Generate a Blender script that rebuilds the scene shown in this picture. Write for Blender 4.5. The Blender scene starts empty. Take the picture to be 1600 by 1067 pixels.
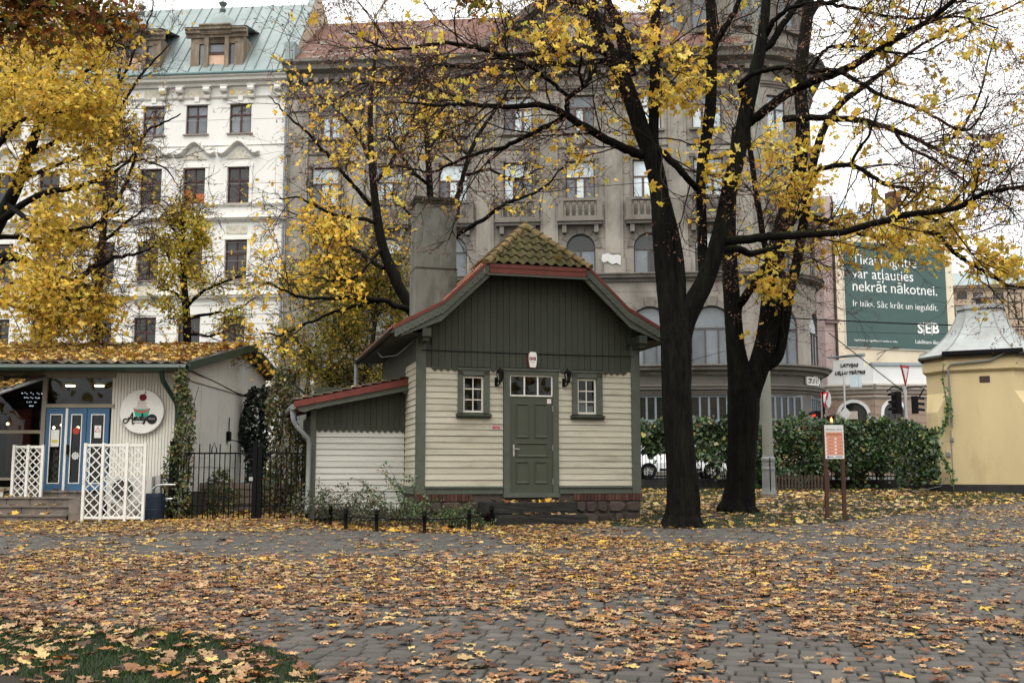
import bpy, bmesh, math, random
import numpy as np
from mathutils import Vector, Matrix
R = math.radians
SC = bpy.context.scene
COL = SC.collection
# ------------------------------------------------------------------ camera, sky, sun, exposure
F = 1650.0                       # focal length in pixels of a 1600 px wide frame
PITCH = math.atan(206.5 / F)
EYE = 1.59
cam = bpy.data.cameras.new('camera')
cam_o = bpy.data.objects.new('camera', cam)
COL.objects.link(cam_o)
cam_o.location = (0, 0, EYE)
cam_o.rotation_euler = (math.pi / 2 + PITCH, 0, 0)
cam.sensor_width = 36.0
cam.lens = 36.0 * F / 1600.0
cam.clip_start = 0.1
cam.clip_end = 3000
SC.camera = cam_o

world = bpy.data.worlds.new('World')
SC.world = world
world.use_nodes = True
wn, wl = world.node_tree.nodes, world.node_tree.links
wn.clear()
w_out = wn.new('ShaderNodeOutputWorld')
sky = wn.new('ShaderNodeTexSky')
sky.sky_type = 'NISHITA'
sky.sun_disc = False
sky.sun_elevation = R(58)
sky.sun_rotation = R(200)
sky.dust_density = 6.0
hsv = wn.new('ShaderNodeHueSaturation')
hsv.inputs['Saturation'].default_value = 0.10
wl.new(sky.outputs[0], hsv.inputs['Color'])
bg1 = wn.new('ShaderNodeBackground')
bg1.inputs['Strength'].default_value = 0.06
wl.new(hsv.outputs[0], bg1.inputs['Color'])
# even overcast cloud layer, a little brighter towards the zenith
tc = wn.new('ShaderNodeTexCoord')
sx = wn.new('ShaderNodeSeparateXYZ')
wl.new(tc.outputs['Generated'], sx.inputs[0])
mr = wn.new('ShaderNodeMapRange')
mr.inputs['To Min'].default_value = 0.66
mr.inputs['To Max'].default_value = 1.5
wl.new(sx.outputs['Z'], mr.inputs['Value'])
bg2 = wn.new('ShaderNodeBackground')
bg2.inputs['Color'].default_value = (1.0, 0.985, 0.955, 1)
wl.new(mr.outputs[0], bg2.inputs['Strength'])
add = wn.new('ShaderNodeAddShader')
wl.new(bg1.outputs[0], add.inputs[0])
wl.new(bg2.outputs[0], add.inputs[1])
wl.new(add.outputs[0], w_out.inputs[0])

sun = bpy.data.lights.new('sun', 'SUN')
sun.energy = 0.6
sun.angle = R(30)
sun.color = (1.0, 0.96, 0.90)
sun_o = bpy.data.objects.new('sun', sun)
COL.objects.link(sun_o)
sun_o.rotation_euler = (R(32), 0, R(-20))
SC.view_settings.view_transform = 'Standard'
SC.view_settings.look = 'None'
SC.view_settings.gamma = 1.0
SC.view_settings.exposure = 0.7
SC.cycles.max_bounces = 6
SC.cycles.diffuse_bounces = 3
SC.cycles.glossy_bounces = 3
SC.cycles.transmission_bounces = 4
SC.cycles.transparent_max_bounces = 8
SC.cycles.sample_clamp_indirect = 6.0

# ------------------------------------------------------------------ geometry helpers
_c, _s = math.cos(PITCH), math.sin(PITCH)
SLOPE = 0.03


def gz(y):
    """height of the ground: the park rises gently towards the street"""
    return SLOPE * min(max(y, -30), 48)


def at(px, py, Y):
    a, b = (px - 800) / F, (533.5 - py) / F
    d = Vector((a, _c - b * _s, _s + b * _c))
    return Vector((0, 0, EYE)) + d * (Y / d.y)


def on_ground(px, py):
    a, b = (px - 800) / F, (533.5 - py) / F
    d = Vector((a, _c - b * _s, _s + b * _c))
    return Vector((0, 0, EYE)) + d * (EYE / (SLOPE * d.y - d.z))


def proj(p):
    y, z = p[1], p[2] - EYE
    d = y * _c + z * _s
    return 800 + F * p[0] / d, 533.5 - F * (z * _c - y * _s) / d


class Frame:
    """a facade frame: a along the wall, t into depth, h up"""
    def __init__(s, O, ang):
        s.O = Vector(O); s.ang = ang
        s.u = Vector((math.cos(ang), math.sin(ang), 0)); s.v = Vector((-math.sin(ang), math.cos(ang), 0))

    def inv(s, px, py, t=0.0):
        a, b = (px - 800) / F, (533.5 - py) / F
        d = Vector((a, _c - b * _s, _s + b * _c)); c = Vector((0, 0, EYE)) - s.O
        p = c + d * ((t - c.dot(s.v)) / d.dot(s.v))
        return p.dot(s.u), p.z


class MB:
    def __init__(s): s.v = []; s.f = []; s.m = []; s.cur = 0

    def face(s, pts):
        n = len(s.v); s.v += [tuple(p) for p in pts]; s.f.append(tuple(range(n, n + len(pts)))); s.m.append(s.cur)
        return s

    def raw(s, vs, fs):
        n = len(s.v); s.v += [tuple(p) for p in vs]
        for f in fs: s.f.append(tuple(i + n for i in f)); s.m.append(s.cur)
        return s

    def box(s, x0, x1, y0, y1, z0, z1, M=None):
        vs = [Vector((x, y, z)) for z in (z0, z1) for y in (y0, y1) for x in (x0, x1)]
        if M is not None: vs = [M @ v for v in vs]
        return s.raw(vs, [(0, 2, 3, 1), (4, 5, 7, 6), (0, 1, 5, 4), (2, 6, 7, 3), (0, 4, 6, 2), (1, 3, 7, 5)])

    def extr(s, pts, vec):
        """closed polygon extruded by a vector"""
        n = len(pts); vec = Vector(vec); a = [Vector(p) for p in pts]; b = [p + vec for p in a]
        return s.raw(a + b, [tuple(range(n - 1, -1, -1)), tuple(range(n, 2 * n))] + [(i, (i + 1) % n, n + (i + 1) % n, n + i) for i in range(n)])

    def xz(s, pts, y0, y1):
        return s.extr([(p[0], y0, p[1]) for p in pts], (0, y1 - y0, 0))

    def tube(s, path, rad, n=8, caps=True):
        P = [Vector(p) for p in path]
        if not hasattr(rad, '__len__'): rad = [rad] * len(P)
        base = len(s.v); ref = None
        for i, p in enumerate(P):
            d = (P[min(i + 1, len(P) - 1)] - P[max(i - 1, 0)]).normalized()
            if ref is None: ref = Vector((1, 0, 0)) if abs(d.x) < .8 else Vector((0, 1, 0))
            a = (ref - d * ref.dot(d)).normalized(); ref = a; b = d.cross(a)
            for k in range(n):
                t = 2 * math.pi * k / n
                s.v.append(tuple(p + (a * math.cos(t) + b * math.sin(t)) * rad[i]))
        for i in range(len(P) - 1):
            for k in range(n):
                k2 = (k + 1) % n
                s.f.append((base + i * n + k, base + i * n + k2, base + (i + 1) * n + k2, base + (i + 1) * n + k)); s.m.append(s.cur)
        if caps:
            s.f.append(tuple(base + k for k in range(n - 1, -1, -1))); s.m.append(s.cur)
            e = base + (len(P) - 1) * n
            s.f.append(tuple(e + k for k in range(n))); s.m.append(s.cur)
        return s

    def lathe(s, prof, n=16, c=(0, 0, 0), a0=0.0, a1=2 * math.pi, sx=1, sy=1):
        full = abs(a1 - a0 - 2 * math.pi) < 1e-6; m = n if full else n + 1
        base = len(s.v)
        for r, z in prof:
            for k in range(m):
                t = a0 + (a1 - a0) * k / n
                s.v.append((c[0] + r * math.cos(t) * sx, c[1] + r * math.sin(t) * sy, c[2] + z))
        for i in range(len(prof) - 1):
            for k in range(n):
                k2 = (k + 1) % m
                s.f.append((base + i * m + k, base + i * m + k2, base + (i + 1) * m + k2, base + (i + 1) * m + k)); s.m.append(s.cur)
        return s

    def mesh(s, name, mat, smooth=False):
        me = bpy.data.meshes.new(name)
        me.from_pydata(s.v, [], s.f)
        for m in (mat if isinstance(mat, (list, tuple)) else [mat]): me.materials.append(m)
        if any(s.m): me.polygons.foreach_set('material_index', s.m)
        if smooth: me.polygons.foreach_set('use_smooth', [True] * len(s.f))
        me.update()
        return me

    def build(s, name, mat, parent=None, smooth=False, **k):
        return put(name, s.mesh(name, mat, smooth), parent, **k)


def put(name, me, parent=None, M=None, label=None, cat=None, group=None, kind=None):
    o = bpy.data.objects.new(name, me)
    COL.objects.link(o)
    if parent is not None: o.parent = parent
    if M is not None: o.matrix_basis = M
    if label: o['label'] = label
    if cat: o['category'] = cat
    if group: o['group'] = group
    if kind: o['kind'] = kind
    return o


def thing(name, label, cat, loc=(0, 0, 0), rz=0.0, group=None):
    o = put(name, None, label=label, cat=cat, group=group)
    o.location = loc; o.rotation_euler = (0, 0, rz)
    o.empty_display_size = .2
    return o


def T(x, y, z, rz=0.0, rx=0.0, ry=0.0, s=None):
    M = Matrix.Translation((x, y, z)) @ Matrix.Rotation(rz, 4, 'Z') @ Matrix.Rotation(ry, 4, 'Y') @ Matrix.Rotation(rx, 4, 'X')
    if s is not None:
        sv = (s, s, s) if not hasattr(s, '__len__') else s
        M = M @ Matrix.Diagonal((*sv, 1))
    return M


def text_mesh(body, size, mat, ext=.004, align='CENTER', shear=0.0, offset=0.0, space=1.0, name='lettering'):
    cu = bpy.data.curves.new(name, 'FONT')
    cu.body = body; cu.size = size; cu.extrude = ext; cu.align_x = align; cu.align_y = 'CENTER'; cu.shear = shear; cu.offset = offset
    cu.space_character = space; cu.resolution_u = 3
    o = bpy.data.objects.new(name, cu); COL.objects.link(o)
    dg = bpy.context.evaluated_depsgraph_get(); dg.update()
    me = bpy.data.meshes.new_from_object(o.evaluated_get(dg))
    bpy.data.objects.remove(o); bpy.data.curves.remove(cu)
    me.materials.clear(); me.materials.append(mat); me.name = name
    return me


FACE = Matrix.Rotation(math.pi / 2, 4, 'X')          # turns flat lettering upright, facing -y


def np_mesh(name, V, Fc, mat, cols=None, smooth=False):
    """V (n,3), Fc (m,3 or 4) numpy arrays; cols (m,3) colours per face"""
    me = bpy.data.meshes.new(name)
    k = Fc.shape[1]; m = len(Fc)
    me.vertices.add(len(V)); me.vertices.foreach_set('co', np.ascontiguousarray(V, dtype=np.float32).ravel())
    me.loops.add(m * k); me.loops.foreach_set('vertex_index', np.ascontiguousarray(Fc, dtype=np.int32).ravel())
    me.polygons.add(m); me.polygons.foreach_set('loop_start', np.arange(0, m * k, k, dtype=np.int32))
    if smooth: me.polygons.foreach_set('use_smooth', np.ones(m, dtype=bool))
    if cols is not None:
        at_ = me.attributes.new('Col', 'FLOAT_COLOR', 'FACE')
        c4 = np.ones((m, 4), dtype=np.float32); c4[:, :3] = cols
        at_.data.foreach_set('color', c4.ravel())
    me.materials.append(mat)
    me.update(calc_edges=True)
    return me


# ------------------------------------------------------------------ materials
def new_mat(name):
    m = bpy.data.materials.new(name); m.use_nodes = True
    n, l = m.node_tree.nodes, m.node_tree.links
    n.clear()
    out = n.new('ShaderNodeOutputMaterial'); b = n.new('ShaderNodeBsdfPrincipled')
    l.new(b.outputs[0], out.inputs[0])
    return m, n, l, b, out


def noise(n, l, vec, scale, detail=4.0, rough=.6):
    t = n.new('ShaderNodeTexNoise'); t.inputs['Scale'].default_value = scale
    t.inputs['Detail'].default_value = detail; t.inputs['Roughness'].default_value = rough
    if vec is not None: l.new(vec, t.inputs['Vector'])
    return t.outputs['Fac']


def ramp(n, l, fac, lo, hi):
    t = n.new('ShaderNodeMapRange'); t.inputs['From Min'].default_value = lo; t.inputs['From Max'].default_value = hi
    l.new(fac, t.inputs['Value']); return t.outputs[0]


def mixc(n, l, fac, a, b, mode='MIX'):
    t = n.new('ShaderNodeMix'); t.data_type = 'RGBA'; t.blend_type = mode
    if hasattr(fac, 'is_linked'): l.new(fac, t.inputs[0])
    else: t.inputs[0].default_value = fac
    for i, c in ((6, a), (7, b)):
        if hasattr(c, 'is_linked'): l.new(c, t.inputs[i])
        else: t.inputs[i].default_value = (*c, 1)
    return t.outputs[2]


def pm(name, c, var=.18, scale=3.0, rough=.75, bump=.25, bscale=30.0, spec=.3, rnd=0.0, dirt=None, dirt_lo=.55, dirt_hi=.75, dscale=1.2,
       stretch=(1, 1, 1), metal=0.0, moss=None, moss_lo=.2, coat=0.0):
    """painted / mineral / wooden surface: two scales of colour variation, stains and fine relief, in world space"""
    m, n, l, b, out = new_mat(name)
    g = n.new('ShaderNodeNewGeometry'); vec = g.outputs['Position']
    if tuple(stretch) != (1, 1, 1):
        mp = n.new('ShaderNodeMapping'); mp.inputs['Scale'].default_value = stretch; l.new(vec, mp.inputs['Vector']); svec = mp.outputs[0]
    else: svec = vec
    c1 = tuple(max(0, x * (1 - var)) for x in c); c2 = tuple(min(1, x * (1 + var)) for x in c)
    f1 = ramp(n, l, noise(n, l, svec, scale, 6, .65), .3, .7)
    col = mixc(n, l, f1, c1, c2)
    if dirt is not None:
        f2 = ramp(n, l, noise(n, l, svec, dscale, 5, .7), dirt_lo, dirt_hi)
        col = mixc(n, l, f2, col, dirt)
    if rnd > 0:
        oi = n.new('ShaderNodeObjectInfo'); h = n.new('ShaderNodeHueSaturation'); mr_ = n.new('ShaderNodeMapRange')
        mr_.inputs['To Min'].default_value = 1 - rnd; mr_.inputs['To Max'].default_value = 1 + rnd
        l.new(oi.outputs['Random'], mr_.inputs['Value']); l.new(mr_.outputs[0], h.inputs['Value']); l.new(col, h.inputs['Color']); col = h.outputs[0]
    if moss is not None:
        sp = n.new('ShaderNodeSeparateXYZ'); l.new(g.outputs['Normal'], sp.inputs[0])
        a_ = n.new('ShaderNodeMath'); a_.operation = 'MULTIPLY'
        l.new(ramp(n, l, sp.outputs['Z'], moss_lo, moss_lo + .5), a_.inputs[0]); l.new(ramp(n, l, noise(n, l, vec, 2.5, 4, .6), .4, .6), a_.inputs[1])
        col = mixc(n, l, a_.outputs[0], col, moss)
    l.new(col, b.inputs['Base Color'])
    b.inputs['Roughness'].default_value = rough
    b.inputs['Specular IOR Level'].default_value = spec
    b.inputs['Metallic'].default_value = metal
    if coat: b.inputs['Coat Weight'].default_value = coat
    if bump > 0:
        bp = n.new('ShaderNodeBump'); bp.inputs['Strength'].default_value = bump; bp.inputs['Distance'].default_value = .02
        l.new(noise(n, l, svec, bscale, 5, .7), bp.inputs['Height']); l.new(bp.outputs[0], b.inputs['Normal'])
    return m


def leaf_mat(name, trans=.3, rough=.55, spec=.25):
    m, n, l, b, out = new_mat(name)
    a = n.new('ShaderNodeAttribute'); a.attribute_name = 'Col'
    g = n.new('ShaderNodeNewGeometry')
    f = ramp(n, l, noise(n, l, g.outputs['Position'], 22, 3, .6), .25, .75)
    h = n.new('ShaderNodeHueSaturation'); mrr = n.new('ShaderNodeMapRange'); mrr.inputs['To Min'].default_value = .78; mrr.inputs['To Max'].default_value = 1.18
    l.new(f, mrr.inputs['Value']); l.new(mrr.outputs[0], h.inputs['Value']); l.new(a.outputs['Color'], h.inputs['Color'])
    l.new(h.outputs[0], b.inputs['Base Color']); b.inputs['Roughness'].default_value = rough; b.inputs['Specular IOR Level'].default_value = spec
    t = n.new('ShaderNodeBsdfTranslucent'); l.new(h.outputs[0], t.inputs['Color'])
    mx = n.new('ShaderNodeMixShader'); mx.inputs[0].default_value = trans
    l.new(b.outputs[0], mx.inputs[1]); l.new(t.outputs[0], mx.inputs[2]); l.new(mx.outputs[0], out.inputs[0])
    return m


def glass_mat(name, tint=(.75, .8, .8), gloss=1.0):
    """window glass: clear, tinted, with real Fresnel reflection"""
    m, n, l, b, out = new_mat(name)
    n.remove(b)
    tr = n.new('ShaderNodeBsdfTransparent'); tr.inputs[0].default_value = (*tint, 1)
    gl = n.new('ShaderNodeBsdfGlossy'); gl.inputs['Roughness'].default_value = .02
    fr = n.new('ShaderNodeFresnel'); fr.inputs['IOR'].default_value = 1.5
    g = n.new('ShaderNodeNewGeometry')
    bp = n.new('ShaderNodeBump'); bp.inputs['Strength'].default_value = .06; bp.inputs['Distance'].default_value = .05
    l.new(noise(n, l, g.outputs['Position'], 1.6, 1, .5), bp.inputs['Height']); l.new(bp.outputs[0], gl.inputs['Normal'])
    mu = n.new('ShaderNodeMath'); mu.operation = 'MULTIPLY'; mu.inputs[1].default_value = gloss
    l.new(fr.outputs[0], mu.inputs[0])
    mx = n.new('ShaderNodeMixShader')
    l.new(mu.outputs[0], mx.inputs[0]); l.new(tr.outputs[0], mx.inputs[1]); l.new(gl.outputs[0], mx.inputs[2]); l.new(mx.outputs[0], out.inputs[0])
    return m


def emit_mat(name, c, s):
    m, n, l, b, out = new_mat(name); n.remove(b)
    e = n.new('ShaderNodeEmission'); e.inputs[0].default_value = (*c, 1); e.inputs[1].default_value = s
    l.new(e.outputs[0], out.inputs[0]); return m


def srgb(r, g, b):
    f = lambda x: (x / 255 / 12.92) if x <= 10 else ((x / 255 + .055) / 1.055) ** 2.4
    return (f(r), f(g), f(b))


M_ = {}
M_['soil'] = pm('soil', (.055, .042, .03), .4, 5, .95, .8, 25)
M_['lawn'] = pm('lawn_soil', (.016, .019, .009), .5, 4, .95, .8, 30, dirt=(.022, .017, .012), dirt_lo=.45, dirt_hi=.6)
M_['asphalt'] = pm('asphalt', (.05, .05, .052), .2, 2, .85, .3, 60)
M_['joint'] = pm('joint_sand', (.022, .021, .019), .35, 6, .95, .5, 60)
M_['paver'] = pm('concrete_paver', (.066, .061, .054), .25, 2.2, .8, .35, 55, rnd=.22, dirt=(.036, .034, .031), dirt_lo=.5, dirt_hi=.8, dscale=.8)
M_['green'] = pm('green_grey_paint', (.035, .040, .027), .14, 3, .6, .25, 26, rnd=.07, dirt=(.024, .027, .018), dirt_lo=.55, dirt_hi=.8, stretch=(1, 1, .35))
M_['green_door'] = pm('door_paint', (.047, .053, .036), .05, 3, .45, .05, 30, spec=.4)
M_['green_light'] = pm('trim_paint', (.072, .082, .064), .14, 4, .6, .25, 30, dirt=(.042, .046, .036), dirt_lo=.58, dirt_hi=.8)
M_['cream'] = pm('cream_clapboard', (.41, .388, .305), .12, 2, .65, .22, 30, rnd=.07, dirt=(.22, .20, .145), dirt_lo=.52, dirt_hi=.8, dscale=1.6, stretch=(.5, .5, 3))
M_['offwhite'] = pm('offwhite_clapboard', (.47, .47, .42), .08, 2, .65, .2, 30, rnd=.05, dirt=(.33, .315, .26), dirt_lo=.58, dirt_hi=.85, stretch=(.5, .5, 3))
M_['white_paint'] = pm('white_paint', (.66, .65, .61), .08, 4, .5, .12, 40, spec=.35, dirt=(.42, .40, .34), dirt_lo=.58, dirt_hi=.78, dscale=5, stretch=(1, 1, .5))
M_['white_old'] = pm('peeling_white_paint', (.60, .57, .50), .1, 9, .6, .2, 40, dirt=(.34, .24, .16), dirt_lo=.6, dirt_hi=.72, dscale=9)
M_['red'] = pm('red_metal_trim', (.135, .03, .021), .2, 4, .5, .15, 40, dirt=(.07, .022, .016), dirt_lo=.5, dirt_hi=.8, dscale=3)
M_['tile_moss'] = pm('mossy_roof_tile', (.066, .058, .020), .5, 14, .95, .9, 60, rnd=.22, dirt=(.12, .062, .035), dirt_lo=.56, dirt_hi=.74, dscale=6)
M_['tile_ridge'] = pm('ridge_tile', (.20, .125, .06), .35, 10, .9, .6, 50, rnd=.2, dirt=(.10, .09, .03), dirt_lo=.42, dirt_hi=.6, dscale=7)
M_['tile_red'] = pm('red_clay_tile', (.22, .085, .05), .3, 6, .85, .4, 40, dirt=(.07, .06, .03), dirt_lo=.5, dirt_hi=.7)
M_['chimney'] = pm('chimney_render', (.15, .155, .135), .3, 1.6, .95, .7, 18, dirt=(.055, .058, .045), dirt_lo=.42, dirt_hi=.68, dscale=1.7, stretch=(1, 1, .35))
M_['chimney_cap'] = pm('mossy_cap', (.04, .04, .03), .4, 6, .95, .8, 25, moss=(.035, .045, .010), moss_lo=.05)
M_['brick'] = pm('foundation_brick', (.068, .031, .023), .3, 14, .9, .5, 50, rnd=.35, dirt=(.05, .03, .025), dirt_lo=.55, dirt_hi=.75, dscale=8)
M_['stone'] = pm('field_stone', (.055, .04, .034), .35, 9, .92, .6, 45, rnd=.35, dirt=(.045, .04, .036), dirt_lo=.5, dirt_hi=.75, dscale=5)
M_['mortar'] = pm('mortar', (.06, .05, .042), .3, 20, .95, .6, 60)
M_['step'] = pm('wet_step_stone', (.016, .0145, .013), .35, 7, .75, .6, 35, dirt=(.010, .012, .007), dirt_lo=.5, dirt_hi=.7)
M_['cstep'] = pm('concrete_step', (.16, .135, .115), .25, 4, .9, .5, 30, rnd=.12, dirt=(.07, .06, .05), dirt_lo=.5, dirt_hi=.7, dscale=3)
M_['dark'] = pm('dark_interior', (.012, .012, .012), .3, 3, .9, 0)
M_['black'] = pm('black_iron', (.0045, .0045, .005), .3, 8, .7, .3, 50, spec=.1)
M_['zinc'] = pm('zinc_pipe', (.17, .18, .18), .15, 5, .5, .15, 30, spec=.5)
M_['steel'] = pm('galvanised_steel', (.42, .42, .41), .12, 6, .4, .1, 30, metal=.6)
M_['glass'] = glass_mat('window_glass', gloss=.6)
M_['bark'] = pm('wet_dark_bark', (.0065, .0057, .005), .75, 26, .95, 1.0, 38, stretch=(1, 1, .16), spec=.08, dirt=(.014, .016, .009), dirt_lo=.5, dirt_hi=.75, dscale=7)
M_['bark_limb'] = pm('limb_bark', (.0075, .0066, .0057), .5, 12, .95, .8, 40, spec=.06, moss=(.018, .022, .006), moss_lo=.35)
M_['bark_grey'] = pm('grey_bark', (.05, .045, .038), .4, 9, .92, .8, 30, spec=.15, moss=(.05, .055, .02), moss_lo=.2)
M_['bark_twig'] = pm('brown_twig_bark', (.022, .016, .012), .4, 12, .95, 0, spec=.1)
M_['leaf'] = leaf_mat('autumn_leaf', .42)
M_['leaf_dry'] = leaf_mat('fallen_leaf', .1, .5, .3)
M_['leaf_green'] = leaf_mat('green_leaf', .2, .38, .45)
M_['wood_brown'] = pm('brown_post', (.055, .022, .014), .2, 6, .55, .15, 40)
M_['wood_grey'] = pm('weathered_wood', (.15, .12, .095), .3, 5, .85, .5, 40, stretch=(1, 1, .25), rnd=.2)
# ------------------------------------------------------------------ ground, lawn, pavement
rng = np.random.default_rng(11)
random.seed(5)


def sheet(name, pts, off, mat, **k):
    mb = MB(); mb.face([(x, y, gz(y) + off) for x, y in pts]); return mb.build(name, mat, **k)


mb = MB()
ys = [-60, -30, 0, 20, 36, 48, 120, 2500]
for a, b in zip(ys, ys[1:]): mb.face([(-1500, a, gz(a)), (1500, a, gz(a)), (1500, b, gz(b)), (-1500, b, gz(b))])
mb.build('ground', M_['lawn'], kind='structure')
sheet('road', [(-200, 38.2), (200, 38.2), (200, 48), (-200, 48)], .006, M_['asphalt'], kind='structure')
mb = MB(); mb.box(-200, 200, 36.6, 38.2, gz(36.6) - .05, gz(38.2) + .12); mb.build('pavement_far', pm('far_pavement', (.2, .195, .185), .15), kind='structure')

PLAZA = [(-30, 21.2), (-7, 21.35), (-4.3, 21.7), (-3.7, 20.3), (-3.25, 19.25), (-1.5, 18.3), (-.75, 18.65), (-.3, 19.7), (1.3, 20.3), (2.4, 19.85), (3.5, 19.35),
         (4.8, 19.7), (6.25, 20.75), (9.4, 24.1), (13.4, 27.9), (18, 31.6), (34, 40), (40, -12), (-40, -12), (-40, 21.2)]
LAWN_F = [(-14, 10.6), (-6, 9.75), (-4.4, 9.4), (-3, 9.05), (-1.95, 8.4), (-1.4, 7.6), (-1.1, 6.5), (-1.0, 3), (-14, 3)]


def inpoly(P, X, Y):
    c = np.zeros(X.shape, bool); n = len(P)
    for i in range(n):
        x0, y0 = P[i]; x1, y1 = P[(i + 1) % n]
        if y0 == y1: continue
        c ^= ((y0 > Y) != (y1 > Y)) & (X < (x1 - x0) * (Y - y0) / (y1 - y0) + x0)
    return c


pavement = sheet('pavement', PLAZA, .008, M_['joint'], kind='structure')
sheet('lawn', LAWN_F, .03, M_['lawn'], kind='structure')

# pavers laid in rows, the nearest 300 as single stones
ang = R(-13)
cu_, su_ = math.cos(ang), math.sin(ang)
rows = []
RD = .168
for i in range(-60, 240):
    x = -26 + random.random() * .3
    while x < 30:
        L = random.choice((.16, .2, .2, .2, .24))
        rows.append((x + L / 2, i * RD, L)); x += L
rows = np.array(rows)
PX = rows[:, 0] * cu_ - rows[:, 1] * su_; PY = rows[:, 0] * su_ + rows[:, 1] * cu_
keep = (PY > 5.2) & (PY < 33) & (np.abs(PX) < .5 * PY + 2.2) & inpoly(PLAZA, PX, PY) & ~inpoly(LAWN_F, PX, PY)
PX, PY, PL = PX[keep], PY[keep], rows[keep, 2]


def paver_tpl(L, D=RD):
    g, c, t = .0075, .009, .05
    a, b = L / 2 - g, D / 2 - g
    V = []
    for (i, z) in ((c, 0), (0, -c), (0, -t)): V += [(-a + i, -b + i, z), (a - i, -b + i, z), (a - i, b - i, z), (-a + i, b - i, z)]
    Fq = [(0, 1, 2, 3)] + [(4 * r + k, 4 * r + 4 + k, 4 * r + 4 + (k + 1) % 4, 4 * r + (k + 1) % 4) for r in (0, 1) for k in range(4)]
    return np.array(V), np.array(Fq)


def attr_mat(name, var=.22, scale=2.2, rough=.8, bump=.35, bscale=55):
    m, n, l, b, out = new_mat(name)
    a = n.new('ShaderNodeAttribute'); a.attribute_name = 'Col'; g = n.new('ShaderNodeNewGeometry')
    f = ramp(n, l, noise(n, l, g.outputs['Position'], scale, 6, .65), .3, .7)
    h = n.new('ShaderNodeHueSaturation'); q = n.new('ShaderNodeMapRange'); q.inputs['To Min'].default_value = 1 - var; q.inputs['To Max'].default_value = 1 + var
    l.new(f, q.inputs['Value']); l.new(q.outputs[0], h.inputs['Value']); l.new(a.outputs['Color'], h.inputs['Color'])
    l.new(h.outputs[0], b.inputs['Base Color']); b.inputs['Roughness'].default_value = rough; b.inputs['Specular IOR Level'].default_value = .3
    bp = n.new('ShaderNodeBump'); bp.inputs['Strength'].default_value = bump; bp.inputs['Distance'].default_value = .02
    l.new(noise(n, l, g.outputs['Position'], bscale, 5, .7), bp.inputs['Height']); l.new(bp.outputs[0], b.inputs['Normal'])
    return m


M_['paver_mass'] = attr_mat('concrete_paver_far')
inview = (PY > 7.15) & (np.abs(PX) < .485 * PY)
order = np.argsort(np.where(inview, PY + .15 * np.abs(PX), 1e3))
near = order[:300]
far = np.setdiff1d(np.arange(len(PX)), near)
pmesh = {}
for L in (.16, .2, .24):
    V, Fq = paver_tpl(L); pmesh[L] = np_mesh('paver', V, Fq, M_['paver'])
PT = .03
for i in near:
    put('paver', pmesh[round(float(PL[i]), 2)], pavement, M=T(PX[i], PY[i], gz(PY[i]) + PT + random.uniform(-.003, .003), ang + random.uniform(-.02, .02), math.atan(SLOPE) + random.uniform(-.012, .012), random.uniform(-.012, .012)))
VV, FF, CC = [], [], []
nv = 0
for L in (.16, .2, .24):
    idx = far[np.abs(PL[far] - L) < .01]; V, Fq = paver_tpl(L); m = len(idx)
    a = ang + rng.uniform(-.02, .02, m); ca, sa = np.cos(a)[:, None], np.sin(a)[:, None]
    X = V[None, :, 0] * ca - V[None, :, 1] * sa + PX[idx][:, None]; Y = V[None, :, 0] * sa + V[None, :, 1] * ca + PY[idx][:, None]
    Z = SLOPE * Y + PT + V[None, :, 2] + rng.uniform(-.003, .003, (m, 1)) + rng.normal(0, .01, (m, 1)) * V[None, :, 0] + rng.normal(0, .01, (m, 1)) * V[None, :, 1]
    VV.append(np.stack([X, Y, Z], -1).reshape(-1, 3)); FF.append((Fq[None] + (np.arange(m) * len(V))[:, None, None] + nv).reshape(-1, 4)); nv += m * len(V)
    g = rng.uniform(.048, .082, (m, 1)); c = np.concatenate([g, g * .935, g * .83], 1); CC.append(np.repeat(c, len(Fq), 0))
put('paver_field', np_mesh('paver_field', np.concatenate(VV), np.concatenate(FF), M_['paver_mass'], np.concatenate(CC)), pavement, kind='stuff')

# ------------------------------------------------------------------ the green and cream wooden house
HANG = R(14.7)
HO = at(652, 700, 20.5); HO.z = .60
HW, HC = 4.57, 2.285
house = thing('wooden_house', 'small wooden house with cream clapboards, dark green gable and mossy half-hipped tile roof', 'house', HO, HANG)


def roofh(s):
    d = abs(s - HC)
    return 4.25 + (1.885 - d) * .955 if d < 1.885 else 4.25 - (d - 1.885) * .54


def wall_open(mb, a0, a1, h0, h1, ops, t, depth):
    """wall sheet in the plane y=t with rectangular openings and their reveals"""
    xs = sorted({a0, a1, *[o[0] for o in ops], *[o[1] for o in ops]}); zs = sorted({h0, h1, *[o[2] for o in ops], *[o[3] for o in ops]})
    for i in range(len(xs) - 1):
        for j in range(len(zs) - 1):
            cx, cz = (xs[i] + xs[i + 1]) / 2, (zs[j] + zs[j + 1]) / 2
            if any(o[0] < cx < o[1] and o[2] < cz < o[3] for o in ops): continue
            mb.face([(xs[i], t, zs[j]), (xs[i + 1], t, zs[j]), (xs[i + 1], t, zs[j + 1]), (xs[i], t, zs[j + 1])])
    for (x0, x1, z0, z1) in ops:
        q = [(x0, z0), (x1, z0), (x1, z1), (x0, z1)]
        for k in range(4):
            p, r = q[k], q[(k + 1) % 4]
            mb.face([(p[0], t, p[1]), (r[0], t, r[1]), (r[0], t + depth, r[1]), (p[0], t + depth, p[1])])


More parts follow.
